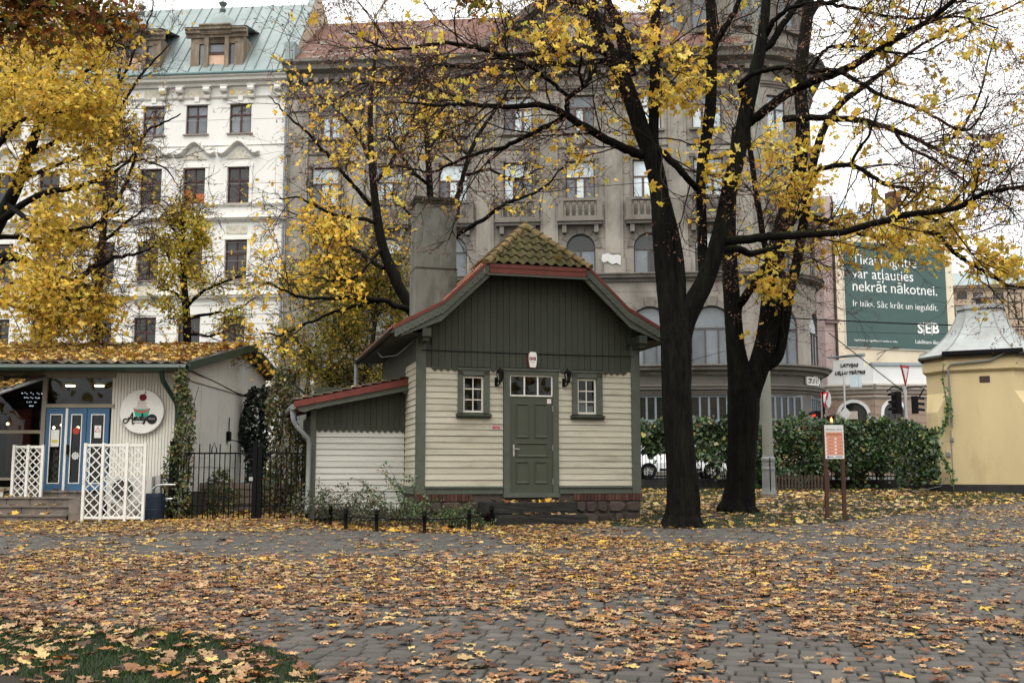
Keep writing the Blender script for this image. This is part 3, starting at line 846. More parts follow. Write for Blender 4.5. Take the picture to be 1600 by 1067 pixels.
def M3():
    M_['wfac'] = pm('white_facade', (.62, .61, .575), .05, .7, .85, .12, 12, dirt=(.46, .44, .39), dirt_lo=.52, dirt_hi=.9, dscale=.35, stretch=(1, 1, .4))
    M_['wtrim'] = pm('white_stucco_trim', (.56, .54, .495), .07, 1.5, .85, .15, 14, dirt=(.38, .35, .29), dirt_lo=.55, dirt_hi=.85, dscale=1.0)
    M_['wrelief'] = pm('stucco_relief', (.46, .43, .35), .3, 6, .9, 1.0, 9)
    M_['wsill'] = pm('sill_tin', (.22, .19, .165), .2, 3, .7, .1, 20)
    M_['winred'] = pm('oxblood_frame', (.05, .016, .013), .2, 6, .5, .1, 30)
    M_['pane_dark'] = pane_mat('dark_pane', (.016, .018, .017), .5)
    M_['pane_mid'] = pane_mat('grey_pane', (.10, .115, .125), .35)
    M_['pane_pale'] = pane_mat('pale_pane', (.40, .46, .48), .25)  # opaque pane with a pale blue-grey base colour
    M_['verdigris'] = pm('blue_green_sheet_roof', (.175, .215, .21), .12, .9, .55, .1, 6, spec=.4, dirt=(.235, .27, .265), dirt_lo=.5, dirt_hi=.75, dscale=1.3, stretch=(1, 1, .5), rnd=.0)
    M_['dormwood'] = pm('weathered_dormer_wood', (.16, .125, .09), .35, 3, .85, .3, 25, dirt=(.34, .29, .22), dirt_lo=.5, dirt_hi=.75, dscale=1.6, stretch=(1, 1, .3))
    M_['gfac'] = pm('grey_render', (.25, .23, .197), .2, .5, .92, .25, 10, dirt=(.105, .095, .082), dirt_lo=.42, dirt_hi=.7, dscale=.55, stretch=(1, 1, .45))
    M_['gtrim'] = pm('grey_stone_trim', (.15, .137, .118), .18, 1.2, .92, .3, 12, dirt=(.065, .058, .05), dirt_lo=.46, dirt_hi=.75, dscale=.7, stretch=(1, 1, .35))
    M_['gdark'] = pm('dark_ground_floor', (.105, .096, .083), .15, .7, .92, .3, 12, dirt=(.065, .06, .053), dirt_lo=.5, dirt_hi=.8, dscale=.5)  # ground floor render, darker than the storeys above
    M_['roofred'] = pm('patched_red_roof', (.11, .055, .04), .2, 1.2, .85, .3, 12, dirt=(.22, .19, .17), dirt_lo=.55, dirt_hi=.62, dscale=.8)
    M_['shopframe'] = pm('blue_grey_shop_frame', (.14, .16, .18), .1, 3, .5, .1)
    M_['frame_brown'] = pm('brown_window_frame', (.085, .045, .035), .15, 4, .6, .1)
    M_['frame_dark'] = pm('dark_grey_frame', (.055, .052, .05), .15, 4, .6, .1)


M3()


def win_tpl(w, h, fr, cols_lo, cols_hi, split, mat, fw=.07, mw=.06, arch=False, t=.0):
    """window template in local x (-w/2..w/2), z (0..h): frame mesh and its panes [(x0,x1,z0,z1,arched)]"""
    mb = MB(); d = .07
    z1 = h if not arch else h - w / 2
    mb.box(-w / 2, -w / 2 + fw, 0, d, 0, z1); mb.box(w / 2 - fw, w / 2, 0, d, 0, z1); mb.box(-w / 2 + fw, w / 2 - fw, 0, d, 0, fw)
    zs = h * split if not arch else min(h * split, z1)
    if not arch: mb.box(-w / 2 + fw, w / 2 - fw, 0, d, h - fw, h)
    else:
        N = 10; o, i = w / 2, w / 2 - fw
        for k in range(N):
            a, b = math.pi * k / N, math.pi * (k + 1) / N
            P = [(o * math.cos(a), z1 + o * math.sin(a)), (o * math.cos(b), z1 + o * math.sin(b)), (i * math.cos(b), z1 + i * math.sin(b)), (i * math.cos(a), z1 + i * math.sin(a))]
            mb.xz(P, 0, d)
    if split < 1: mb.box(-w / 2 + fw, w / 2 - fw, -.015, d, zs - fw * .55, zs + fw * .55)
    panes = []
    iw = w - 2 * fw
    for j in range(cols_lo):
        x0, x1 = -w / 2 + fw + iw * j / cols_lo, -w / 2 + fw + iw * (j + 1) / cols_lo
        if j: mb.box(x0 - mw / 2, x0 + mw / 2, -.01, d, fw, zs - fw * .5)
        panes.append((x0 + (mw / 2 if j else 0), x1 - (mw / 2 if j < cols_lo - 1 else 0), fw, zs - fw * .55, False, 0))
    if split < 1:
        for j in range(cols_hi):
            x0, x1 = -w / 2 + fw + iw * j / cols_hi, -w / 2 + fw + iw * (j + 1) / cols_hi
            if j: mb.box(x0 - mw * .4, x0 + mw * .4, 0, d, zs + fw * .5, h - fw)
            panes.append((x0 + (mw * .4 if j else 0), x1 - (mw * .4 if j < cols_hi - 1 else 0), zs + fw * .55, (z1 if arch else h - fw), arch and cols_hi == 1, 1))
    me = mb.mesh('window', mat)
    ps = []
    for (a, b, c, e, ar, up) in panes:
        q = MB()
        pts = [(a, c), (b, c)] + ([(b, e), (a, e)] if not ar else [((w / 2 - fw) * math.cos(math.pi * k / 10), z1 + (w / 2 - fw) * math.sin(math.pi * k / 10)) for k in range(11)])
        q.extr([(x, .045, z) for x, z in pts], (0, .01, 0)); ps.append((q, up))
    return me, ps


def make_tpl(args, mats):
    me, ps = win_tpl(*args[0], **args[1])
    return me, [[(q.mesh('pane', m), up) for q, up in ps] for m in mats]


def place_win(parent, tpl, M, pick=None):
    me, variants = tpl
    o = put('window', me, parent, M=M)
    for pmh, up in (random.choice(variants) if pick is None else [random.choice(variants)[i] if pick == 'mix' else variants[pick if isinstance(pick, int) else pick[x_[1]]][i] for i, x_ in enumerate(variants[0])]):
        put('pane', pmh, o)
    return o


def grid(mb, a0, a1, h0, h1, ops, t, depth, step=None, bend=None, arch=()):
    """facade sheet with openings (a0,a1,h0,h1,arched); optional finer grid for a curved wall"""
    xs = {a0, a1}
    for o in ops: xs |= {o[0], o[1]}
    if step:
        x = a0
        while x < a1: xs.add(x); x += step
    xs = sorted(xs); zs = sorted({h0, h1, *[o[2] for o in ops], *[o[3] for o in ops]})
    B = bend or (lambda p: p)
    for i in range(len(xs) - 1):
        for j in range(len(zs) - 1):
            cx, cz = (xs[i] + xs[i + 1]) / 2, (zs[j] + zs[j + 1]) / 2
            if any(o[0] < cx < o[1] and o[2] < cz < o[3] for o in ops): continue
            mb.face([B((xs[i], t, zs[j])), B((xs[i + 1], t, zs[j])), B((xs[i + 1], t, zs[j + 1])), B((xs[i], t, zs[j + 1]))])
    for o in ops:
        x0, x1, z0, z1 = o[:4]
        if len(o) > 4 and o[4]:
            r = (x1 - x0) / 2; zc = z1 - r; cx = (x0 + x1) / 2; N = 10
            arc = [(cx + r * math.cos(math.pi * k / N), zc + r * math.sin(math.pi * k / N)) for k in range(N + 1)]
            for k in range(N):
                (p0, q0), (p1, q1) = arc[k], arc[k + 1]
                mb.face([B((p0, t, q0)), B((p0, t, z1)), B((p1, t, z1)), B((p1, t, q1))])
                mb.face([B((p0, t, q0)), B((p1, t, q1)), B((p1, t + depth, q1)), B((p0, t + depth, q0))])
            path = [(x0, zc), (x0, z0), (x1, z0), (x1, zc)]
        else: path = [(x0, z1), (x0, z0), (x1, z0), (x1, z1), (x0, z1)]
        for p, q in zip(path, path[1:]): mb.face([B((p[0], t, p[1])), B((q[0], t, q[1])), B((q[0], t + depth, q[1])), B((p[0], t + depth, p[1]))])
        mb.face([B((x0, t + depth + .02, z0)), B((x1, t + depth + .02, z0)), B((x1, t + depth + .02, z1)), B((x0, t + depth + .02, z1))])


def sweep(mb, sec, xs, bend=None):
    """section [(t,z)...] closed, swept along x positions"""
    B = bend or (lambda p: p); n = len(sec); b = len(mb.v)
    for x in xs: mb.v += [tuple(B((x, t, z))) for t, z in sec]
    for i in range(len(xs) - 1):
        for k in range(n):
            k2 = (k + 1) % n
            mb.f.append((b + i * n + k, b + i * n + k2, b + (i + 1) * n + k2, b + (i + 1) * n + k)); mb.m.append(mb.cur)
    for e, rev in ((0, True), (len(xs) - 1, False)):
        f = [b + e * n + k for k in range(n)]; mb.f.append(tuple(reversed(f)) if rev else tuple(f)); mb.m.append(mb.cur)


def rng_x(a, b, s): n = max(1, int(math.ceil((b - a) / s))); return [a + (b - a) * i / n for i in range(n + 1)]


CORN = lambda p, z0, z1: [(.0, z0), (-p * .25, z0), (-p * .35, z0 + (z1 - z0) * .3), (-p * .75, z0 + (z1 - z0) * .45), (-p * .8, z0 + (z1 - z0) * .7), (-p, z0 + (z1 - z0) * .85), (-p, z1), (0, z1 + .06)]

# ---------------- white apartment house
wb = thing('apartment_house', 'white stuccoed five-storey apartment house with blue-green sheet metal roof and dormers', 'building', FBO, R(-5.1))
WC = [-3.215, -5.88, -8.52, -11.19, -14.8, -17.45, -20.1, -22.8, -26.4, -29.0]
WR = [(6.72, 9.16), (11.33, 13.66), (15.86, 18.02), (20.08, 21.86)]
ops = [(c - .66, c + .66, z0, z1) for c in WC for z0, z1 in WR] + [(c - .66, c + .66, 1.9, 4.6) for c in WC]
mb = MB(); grid(mb, -32, -.33, -1, 23.2, ops, 0, .22)
mb.face([(-.33, 0, -1), (-.33, 14, -1), (-.33, 14, 23.2), (-.33, 0, 23.2)]); mb.face([(-32, 0, -1), (-32, 14, -1), (-32, 14, 23.2), (-32, 0, 23.2)])
wwall = mb.build('wall', M_['wfac'], wb)
tp = {}
for r, (z0, z1) in enumerate(WR): tp[r] = make_tpl(((1.32, z1 - z0, None, 2, 2, .64, M_['winred']), dict(fw=.085, mw=.11)), [M_['pane_dark'], M_['pane_mid']])
for c in WC:
    for r, (z0, z1) in enumerate(WR):
        w = place_win(wb, tp[r], T(c, .14, z0), 1 if r == 3 else 0)  # top row takes grey panes: reflected sky put into their base colour
        mb = MB(); mb.box(c - .78, c + .78, -.13, .13, z0 - .09, z0 - .02); mb.build('sill', M_['wsill'], wwall)
    place_win(wb, tp[0], T(c, .14, 1.9, s=(1, 1, 2.7 / 2.44)), 0)
# one window shows orange boards inside
mb = MB(); mb.box(-6.46, -6.1, .16, .175, 15.98, 16.75); mb.box(-5.8, -5.3, .16, .175, 15.98, 16.5); mb.box(-6.08, -5.98, .16, .175, 15.98, 16.4); mb.build('orange_board', pm('orange_board', (.35, .10, .025), .15), wb)
for z0, z1, p_ in ((15.62, 15.78, .16), (14.72, 14.95, .3), (10.05, 10.42, .34), (11.02, 11.16, .14), (19.3, 19.36, .06), (22.2, 22.32, .1), (5.6, 5.9, .3)):
    mb = MB(); sweep(mb, CORN(p_, z0, z1), [-32, -.34]); mb.build('string_course', M_['wtrim'], wwall)
mb = MB(); sweep(mb, CORN(.62, 22.95, 23.5), [-32, -.34]); mb.build('cornice', M_['wtrim'], wwall)
mb = MB(); mb.tube([(-32, -.66, 23.58), (-.34, -.66, 23.58)], .09, 8); mb.build('gutter', pm('blue_gutter', (.16, .25, .25), .15), wwall)
cons = MB()
cons.tube([(-.19, -.28, .52), (.19, -.28, .52)], .2, 10); cons.tube([(-.15, -.14, .12), (.15, -.14, .12)], .13, 8); cons.box(-.17, .17, -.2, 0, .1, .75); cons.box(-.26, .26, -.36, 0, .72, .8)
cons = cons.mesh('bracket', M_['wtrim'])
px0 = [258, 284, 326, 353, 395, 437]
brx = [FB.inv(p_, 138)[0] for p_ in px0] + [-11.0, -12.1, -13.9, -15.6, -18.3, -21, -23.6]
for b in brx: put('bracket', cons, wwall, M=T(b, 0, 22.15))
for c in WC:
    mb = MB(); mb.box(c - .62, c + .62, -.05, 0, 22.36, 22.82); mb.build('relief_panel', M_['wrelief'], wwall)
    mb = MB(); mb.box(c - .62, c + .62, -.04, 0, 14.0, 14.5); mb.build('relief_panel', M_['wrelief'], wwall)
    if c < -4 : mb = MB(); mb.box(c - .55, c + .55, -.04, 0, 10.5, 10.95); mb.build('relief_panel', M_['wrelief'], wwall)
    # moulded window surrounds
    for (z0, z1) in WR[1:3]:
        mb = MB(); mb.box(c - .86, c - .67, -.07, 0, z0, z1 + .0); mb.box(c + .67, c + .86, -.07, 0, z0, z1); mb.box(c - .9, c + .9, -.09, 0, z1 - .001, z1 + .18); mb.build('surround', M_['wfac'], wwall)
    mb = MB(); mb.box(c - .8, c + .8, -.06, 0, 21.88, 22.02); mb.box(c - .14, c + .14, -.11, 0, 22.02, 22.34); mb.build('surround', M_['wfac'], wwall)
    # swan-neck hood above the third-floor windows
    N = 28; pts = []
    for i in range(N + 1):
        x = -1.24 + 2.48 * i / N; u = min(1, abs(x) / 1.0); pts.append((c + x, 18.75 + .72 * (1 - u * u * (3 - 2 * u)) + (.06 if abs(x) > 1.12 else 0)))
    mb = MB()
    for (p0, q0), (p1, q1) in zip(pts, pts[1:]):
        mb.extr([(p0, 0, q0 - .14), (p0, -.20, q0 - .06), (p0, -.34, q0 + .02), (p0, -.34, q0 + .10), (p0, 0, q0 + .16)], (p1 - p0, 0, q1 - q0))
    mb.build('hood_mould', M_['wtrim'], wwall)
    mb = MB(); mb.xz([(c - .75, 18.5), (c + .75, 18.5), (c + .3, 18.85), (c, 19.15), (c - .3, 18.85)], -.05, 0); mb.build('relief_panel', M_['wrelief'], wwall)
# rusticated courses of the lower floors
course = {}
zz = 6.0
while zz < 9.95:
    xs = [-32] + [v for c in sorted(WC) for v in ((c - .72, c + .72) if 6.55 < zz + .3 < 9.3 else ())] + [-.36]
    for a, b in zip(xs[::2], xs[1::2]):
        if b - a < .1: continue
        k = round(b - a, 3)
        if k not in course: m_ = MB(); m_.box(0, b - a, -.05, 0, 0, .50); course[k] = m_.mesh('course', M_['wfac'])
        put('course', course[k], wwall, M=T(a, 0, zz))
    zz += .545
for z in (12.4, 12.95, 13.5, 17.0, 20.9):
    mb = MB(); mb.box(-32, -.36, -.006, 0.0, z, z + .02); mb.build('groove_strip', M_['wsill'], wwall)  # raised dark strips painted in place of the shade of grooves
mb = MB(); mb.tube([(-.42, -.12, 0), (-.42, -.12, 22.9)], .075, 8); mb.build('downpipe', M_['zinc'], wb)
mb = MB(); mb.tube([(-12.6, -.12, 0), (-12.6, -.12, 22.9)], .075, 8); mb.build('downpipe', M_['zinc'], wb)
# mansard
RT, RH = 4.6, 30.05
mb = MB(); mb.face([(-32, -.6, 23.6), (-.34, -.6, 23.6), (-.34, RT, RH), (-32, RT, RH)]); mb.face([(-32, RT, RH), (-.34, RT, RH), (-.34, 14, 27), (-32, 14, 27)]); mb.face([(-.34, -.6, 23.6), (-.34, RT, RH), (-.34, 14, 27), (-.34, 14, 23.2), (-.34, 0, 23.2)])
wroof = mb.build('roof', M_['verdigris'], wb)
sd = Vector((0, RT + .6, RH - 23.6)); sn = Vector((0, -sd.z, sd.y)).normalized()
sm = MB(); A = Vector((0, -.6, 23.6)); sm.raw([A + Vector((x, 0, 0)) + sd * e + sn * z for e in (0, 1) for x in (-.02, .02) for z in (0, .05)], [(0, 1, 5, 4), (2, 6, 7, 3), (1, 3, 7, 5)])
sm = sm.mesh('roof_seam', pm('roof_seam', (.11, .15, .15), .1))
x = -31.5
while x < -.5: put('roof_seam', sm, wroof, M=T(x + random.uniform(-.06, .06), 0, 0)); x += .68
for k in range(40):
    x = -31 + random.randint(0, 44) * .68 + .5; e = random.uniform(.1, .95); A2 = A + sd * e
    mb = MB(); mb.raw([A2 + Vector((x, 0, 0)) + sn * .03, A2 + Vector((x + .68, 0, 0)) + sn * .03, A2 + Vector((x + .68, 0, 0)) + sd * .004 + sn * .03, A2 + Vector((x, 0, 0)) + sd * .004 + sn * .03], [(0, 1, 2, 3)]); mb.build('roof_lap', pm('roof_seam', (.11, .15, .15), .1) if k == 0 else bpy.data.materials['roof_seam'], wroof)
mb = MB(); mb.extr([(-.33, -.6, 23.6), (-.33, -.3, 24.4), (-.33, RT - .1, RH + .7), (-.33, RT + .6, RH + .7), (-.33, 13, 27.5), (-.33, 13, 20)], (.32, 0, 0)); mb.build('fire_wall', pm('pale_brick_gable', (.40, .33, .25), .2, 3), wb)
mb = MB(); mb.extr([(-.37, -.3, 24.4), (-.37, RT - .1, RH + .7), (-.37, RT - .1, RH + .82), (-.37, -.35, 24.5)], (.40, 0, 0)); mb.build('coping', M_['verdigris'], wb)


def dormer(c):
    d = MB(); t0 = -.1
    W = 1.62
    tb = lambda z: -.6 + (z - 23.6) * (RT + .6) / (RH - 23.6)
    d.box(c - W, c - W + .22, t0, 3, 24.0, 26.1); d.box(c + W - .22, c + W, t0, 3, 24.0, 26.1)
    for x0, x1, z0, z1 in ((-1.4, -1.1, 24, 25.7), (-.75, -.5, 24, 26.1), (.5, .75, 24, 26.1), (1.1, 1.4, 24, 25.7), (-1.4, 1.4, 25.6, 26.1), (-.5, .5, 25.6, 26.1), (-1.4, 1.4, 23.95, 24.08)): d.box(c + x0, c + x1, t0 - (.12 if abs(x0 + x1) < 1.5 and x1 - x0 < .4 else 0), t0 + .25, z0, z1)
    sweep(d, [(t + t0, z) for t, z in CORN(.42, 25.95, 26.45)], [c - W - .25, c + W + .25]); sweep(d, [(t + t0 - .15, z) for t, z in CORN(.45, 26.1, 26.6)], [c - .95, c + .95])
    o = d.build('dormer', M_['dormwood'], wroof)
    for x0, x1, z0, z1, mt in ((-1.12, -.72, 24.08, 25.6, 'pane_mid'), (.72, 1.12, 24.08, 25.6, 'pane_mid'), (-.52, .52, 25.1, 25.6, 'pane_mid'), (-.52, .52, 24.08, 24.95, 'plaster')):
        m_ = M_[mt] if mt in M_ else M_['plasterboard']
        mb = MB(); mb.box(c + x0, c + x1, t0 + .1, t0 + .12, z0, z1); mb.build('pane', m_, o)
    mb = MB()
    for x in (-1.12, -.78, .74, 1.08): mb.box(c + x, c + x + .05, t0 + .06, t0 + .1, 24.08, 25.6)
    mb.box(c - .52, c + .52, t0 + .04, t0 + .1, 24.95, 25.1); mb.build('window_frame', M_['winred'], o)
    mb = MB(); mb.face([(c - W - .3, t0 - .45, 26.48), (c + W + .3, t0 - .45, 26.48), (c + W + .1, 2.6, 27.3), (c - W - .1, 2.6, 27.3)]); mb.face([(c - W, t0, 26.1), (c - W, 3, 26.1), (c - W, 3, 27), (c - W, t0, 26.45)]); mb.build('dormer_roof', M_['verdigris'], o)
    mb = MB(); mb.lathe([(.98, 26.6), (.85, 27.0), (.7, 27.35), (.45, 27.6), (.2, 27.75), (.1, 27.85)], 14, (c, t0 + .7, 0), sy=.9); mb.build('dormer_dome', M_['verdigris'], o, smooth=True)
    mb = MB(); mb.lathe([(.1, 27.8), (.2, 28.0), (.1, 28.2), (.22, 28.35), (.26, 28.45), (.05, 28.5), (.025, 28.6), (.015, 30.6)], 8, (c, t0 + .7, 0)); mb.build('finial', pm('finial', (.10, .12, .11), .2), o)


M_['plasterboard'] = pm('pale_board', (.52, .36, .25), .1, 4)
dormer(-4.75); dormer(-9.85); dormer(-16.5)

# ---------------- grey corner building (walls are laid out flat and bent round the corner)
gb = thing('corner_building', 'grey-brown stone corner building with balustraded balconies, arched windows and rounded corner tower', 'building', FBO, R(-5.1))
BX, BR = 26.1, 4.4


def bend(p):
    x, t, z = p
    if x <= BX: return (x, t, z)
    ph = (x - BX) / BR; r = BR - t
    if ph > math.pi / 2: return (BX + r, BR + (x - BX - BR * math.pi / 2), z)
    return (BX + r * math.sin(ph), BR - r * math.cos(ph), z)


def bendM(x, t, z):
    ph = min(max(0, (x - BX) / BR), math.pi / 2); p = bend((x, t, z)); return T(p[0], p[1], p[2], ph)


XE = BX + BR * math.pi / 2 + 12
GC = [1.97, 5.73, 9.49, 13.25, 16.79, 20.6, 24.0]
TC = [BX + BR * R(25), BX + BR * R(66)]
ops = []
for c in GC: ops += [(c - .83, c + .83, 19.6, 21.75), (c - .83, c + .83, 15.45, 17.85), (c - .83, c + .83, 11.3, 13.6, True), (c - 1.15, c + 1.15, 6.1, 9.4, True)]
for c in TC: ops += [(c - .62, c + .62, 19.4, 21.5), (c - .62, c + .62, 15.3, 17.5), (c - .62, c + .62, 11.3, 13.4, True), (c - 1.0, c + 1.0, 6.1, 9.3, True)]
mb = MB(); grid(mb, -.3, XE, 5.5, 23.6, ops, 0, .25, .6, bend); mb.face([(-.3, 0, 5), (-.3, 14, 5), (-.3, 14, 23.6), (-.3, 0, 23.6)])
gwall = mb.build('wall', M_['gfac'], gb)
ops = [(c - 1.35, c + 1.35, .3, 4.45) for c in GC] + [(c - 1.15, c + 1.15, .3, 4.45) for c in TC]
mb = MB(); grid(mb, -.3, XE, -1.2, 5.5, ops, -.02, .25, .6, bend); gbase = mb.build('ground_floor_wall', M_['gdark'], gb)
gops = [o for o in ops if False]
all_ops = [(c - .99, c + .99, z0, z1) for c in GC for z0, z1 in ((19.4, 21.95), (13.9, 18.1), (11.2, 14.2), (6.0, 9.9))] + [(c - 1.05, c + 1.05, z0, z1) for c in TC for z0, z1 in ((19.3, 21.9), (13.9, 17.9), (11.2, 14), (6, 9.8))]
jm = pm('ashlar_joint', (.11, .10, .085), .2)
for k in range(25):
    z = 6.5 + k * .62; mb = MB(); cuts = sorted((o[0], o[1]) for o in all_ops if o[2] - .05 < z < o[3] + .05); x = -.28
    for a, b in cuts + [(31.5, 32)]:
        if a - x > .15: sweep(mb, [(-.006, z), (-.006, z + .022), (.0, z + .022), (.0, z)], rng_x(x, a, 1.2 if a > BX else 40), bend)
        x = b
    o_ = mb.build('ashlar_joint', jm, gwall); o_['kind'] = 'stuff'
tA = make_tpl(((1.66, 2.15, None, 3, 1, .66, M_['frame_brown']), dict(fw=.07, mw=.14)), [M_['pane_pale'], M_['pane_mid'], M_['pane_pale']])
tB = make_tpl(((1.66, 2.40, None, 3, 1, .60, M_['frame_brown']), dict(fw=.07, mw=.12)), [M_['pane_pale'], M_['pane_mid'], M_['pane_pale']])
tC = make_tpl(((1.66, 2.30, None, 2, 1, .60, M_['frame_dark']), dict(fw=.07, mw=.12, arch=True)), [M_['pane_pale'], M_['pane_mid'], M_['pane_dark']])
tD = make_tpl(((2.30, 3.30, None, 3, 1, .62, M_['frame_dark']), dict(fw=.08, mw=.08, arch=True)), [M_['pane_mid'], M_['pane_mid'], M_['pane_dark']])
tE = make_tpl(((2.70, 4.15, None, 2, 5, .66, M_['shopframe']), dict(fw=.12, mw=.14)), [M_['pane_dark'], M_['pane_dark']])
M_['poster'] = pm('pink_shop_poster', (.55, .28, .34), .35, 5, .6, 0)
tE2 = make_tpl(((2.30, 4.15, None, 2, 5, .66, M_['shopframe']), dict(fw=.12, mw=.14)), [M_['poster'], M_['pane_dark']])
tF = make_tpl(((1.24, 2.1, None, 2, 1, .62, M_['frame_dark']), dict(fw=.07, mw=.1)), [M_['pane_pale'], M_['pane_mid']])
tG = make_tpl(((1.24, 2.1, None, 2, 1, .6, M_['frame_dark']), dict(fw=.07, mw=.1, arch=True)), [M_['pane_mid'], M_['pane_dark']])
tH = make_tpl(((2.0, 3.2, None, 3, 1, .62, M_['frame_dark']), dict(fw=.08, mw=.08, arch=True)), [M_['pane_mid'], M_['pane_dark']])
for c in GC:
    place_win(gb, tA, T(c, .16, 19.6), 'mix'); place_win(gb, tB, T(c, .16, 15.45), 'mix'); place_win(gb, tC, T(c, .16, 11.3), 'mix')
    place_win(gb, tD, T(c, .16, 6.1), 0); place_win(gb, tE, T(c, .1, .3), 0)
for c in TC:
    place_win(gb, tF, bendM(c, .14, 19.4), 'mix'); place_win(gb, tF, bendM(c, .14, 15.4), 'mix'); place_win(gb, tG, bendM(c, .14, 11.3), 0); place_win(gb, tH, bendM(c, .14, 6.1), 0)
    place_win(gb, tE2, bendM(c, .1, .3), [0, 1])
XS = rng_x(-.5, BX, 30) + rng_x(BX, XE, .45)[1:]
for nm, z0, z1, p_, mt in (('cornice', 23.1, 24.1, 1.0, 'gtrim'), ('frieze_moulding', 21.95, 22.3, .2, 'gtrim'), ('string_course', 10.8, 11.25, .5, 'gtrim'), ('string_course', 5.55, 6.08, .75, 'gtrim'), ('string_course', 4.55, 4.98, .3, 'gdark'), ('string_course', 18.55, 18.66, .08, 'gtrim')):
    mb = MB(); sweep(mb, CORN(p_, z0, z1), XS, bend); mb.build(nm, M_[mt], gwall)
dent = MB(); dent.box(-.13, .13, -.55, 0, 0, .28); dent = dent.mesh('dentil', M_['gtrim'])
x = .2
while x < 31: put('dentil', dent, gwall, M=bendM(x, 0, 22.82)); x += .62
mids = [-.05 + .5] + [(a + b) / 2 for a, b in zip(GC, GC[1:])] + [25.9]
for m_ in mids:
    w_ = .5
    mb = MB(); mb.box(m_ - w_, m_ + w_, -.16, 0, 11.3, 21.9); mb.box(m_ - w_ - .1, m_ + w_ + .1, -.24, 0, 11.3, 12.1); mb.box(m_ - w_ - .12, m_ + w_ + .12, -.26, 0, 21.2, 21.9); mb.box(m_ - w_ + .15, m_ + w_ - .15, -.19, -.1, 12.4, 20.9); mb.build('pilaster', M_['gfac'], gwall)
bal = MB(); bal.lathe([(.09, 0), (.09, .06), (.05, .1), (.1, .28), (.105, .36), (.055, .62), (.05, .7), (.09, .76), (.09, .82)], 8); bal = bal.mesh('baluster', M_['gtrim'], True)


def balcony(x, w):
    M = bendM(x, 0, 0)
    mb = MB(); mb.box(-w / 2 - .05, w / 2 + .05, -.62, 0, 14.22, 14.42); mb.box(-w / 2, w / 2, -.5, 0, 14.05, 14.22); mb.box(-w / 2, w / 2, -.58, -.30, 15.38, 15.54); mb.box(-w / 2, w / 2, -.55, -.33, 14.42, 14.52)
    for s in (-1, 1): mb.box(s * (w / 2 - .16) - .16, s * (w / 2 - .16) + .16, -.57, -.31, 14.42, 15.40); mb.box(s * (w / 2 - .35) - .12, s * (w / 2 - .35) + .12, -.42, 0, 13.6, 14.05)
    for s in (-1, 1): mb.box(s * (w / 2 - .05) - .05, s * (w / 2 - .05) + .05, -.3, 0, 14.42, 15.5)
    o = put('balcony', mb.mesh('balcony', M_['gtrim']), gwall, M=M)
    n = int((w - .7) / .26)
    for k in range(n): put('baluster', bal, o, M=T(-(w - .75) / 2 + (w - .75) * k / max(1, n - 1), -.44, 14.54))


for c in GC: balcony(c, 2.5)
for c in TC: balcony(c, 1.7)
for c in GC:
    mb = MB(); mb.box(c - .83, c + .83, -.04, 0, 18.72, 19.42); mb.lathe([(.0, -.10), (.35, -.08), (.45, -.03)], 12, (0, 0, 0)) if False else None
    mb.box(c - 1.0, c + 1.0, -.18, 0, 19.45, 19.58); mb.build('window_apron', M_['gtrim'], gwall)
    mb = MB(); ring = [(c + .52 * math.cos(k * math.pi / 8) * (1 + .08 * math.cos(4 * k * math.pi / 8)), 19.07 + .27 * math.sin(k * math.pi / 8)) for k in range(16)]
    mb.xz(ring, -.10, -.04); mb.build('cartouche', M_['gfac'], gwall)
    for s_ in (-1, 1):
        mb = MB(); mb.box(c + s_ * .91 - .07, c + s_ * .91 + .07, -.09, 0, 15.4, 17.95); mb.box(c + s_ * .875 - .175, c + s_ * .875 + .175, -.12, 0, 17.9, 18.1); mb.build('surround', M_['gtrim'], gwall)
    # voussoirs of the two arched storeys
    for (zc, r, z0) in ((12.77, .83, 0), (8.25, 1.15, 0)):
        for k in range(7):
            a0, a1 = math.pi * (k + .06) / 7, math.pi * (k + .94) / 7; r2 = r + (.55 if k == 3 else .38)
            mb = MB(); mb.xz([(c + r * 1.01 * math.cos(a0), zc + r * 1.01 * math.sin(a0)), (c + r2 * math.cos(a0), zc + r2 * math.sin(a0)), (c + r2 * math.cos(a1), zc + r2 * math.sin(a1)), (c + r * 1.01 * math.cos(a1), zc + r * 1.01 * math.sin(a1))], -.05 - (.06 if k == 3 else 0), 0); mb.build('voussoir', M_['gtrim'], gwall)
# a patch of torn white paper left on the wall
a_, h_ = FB.inv(955, 405); mb = MB(); mb.xz([(a_ - .55, h_ - .1), (a_ - .42, h_ - .25), (a_ - .2, h_ - .18), (a_ + .05, h_ - .36), (a_ + .3, h_ - .28), (a_ + .52, h_ - .42), (a_ + .55, h_ + .1), (a_ + .38, h_ + .2), (a_ + .1, h_ + .16), (a_ - .15, h_ + .28), (a_ - .5, h_ + .22)], -.30, -.255); mb.build('torn_sheet', pm('torn_white_sheet', (.46, .46, .44), .12, 6), gb)
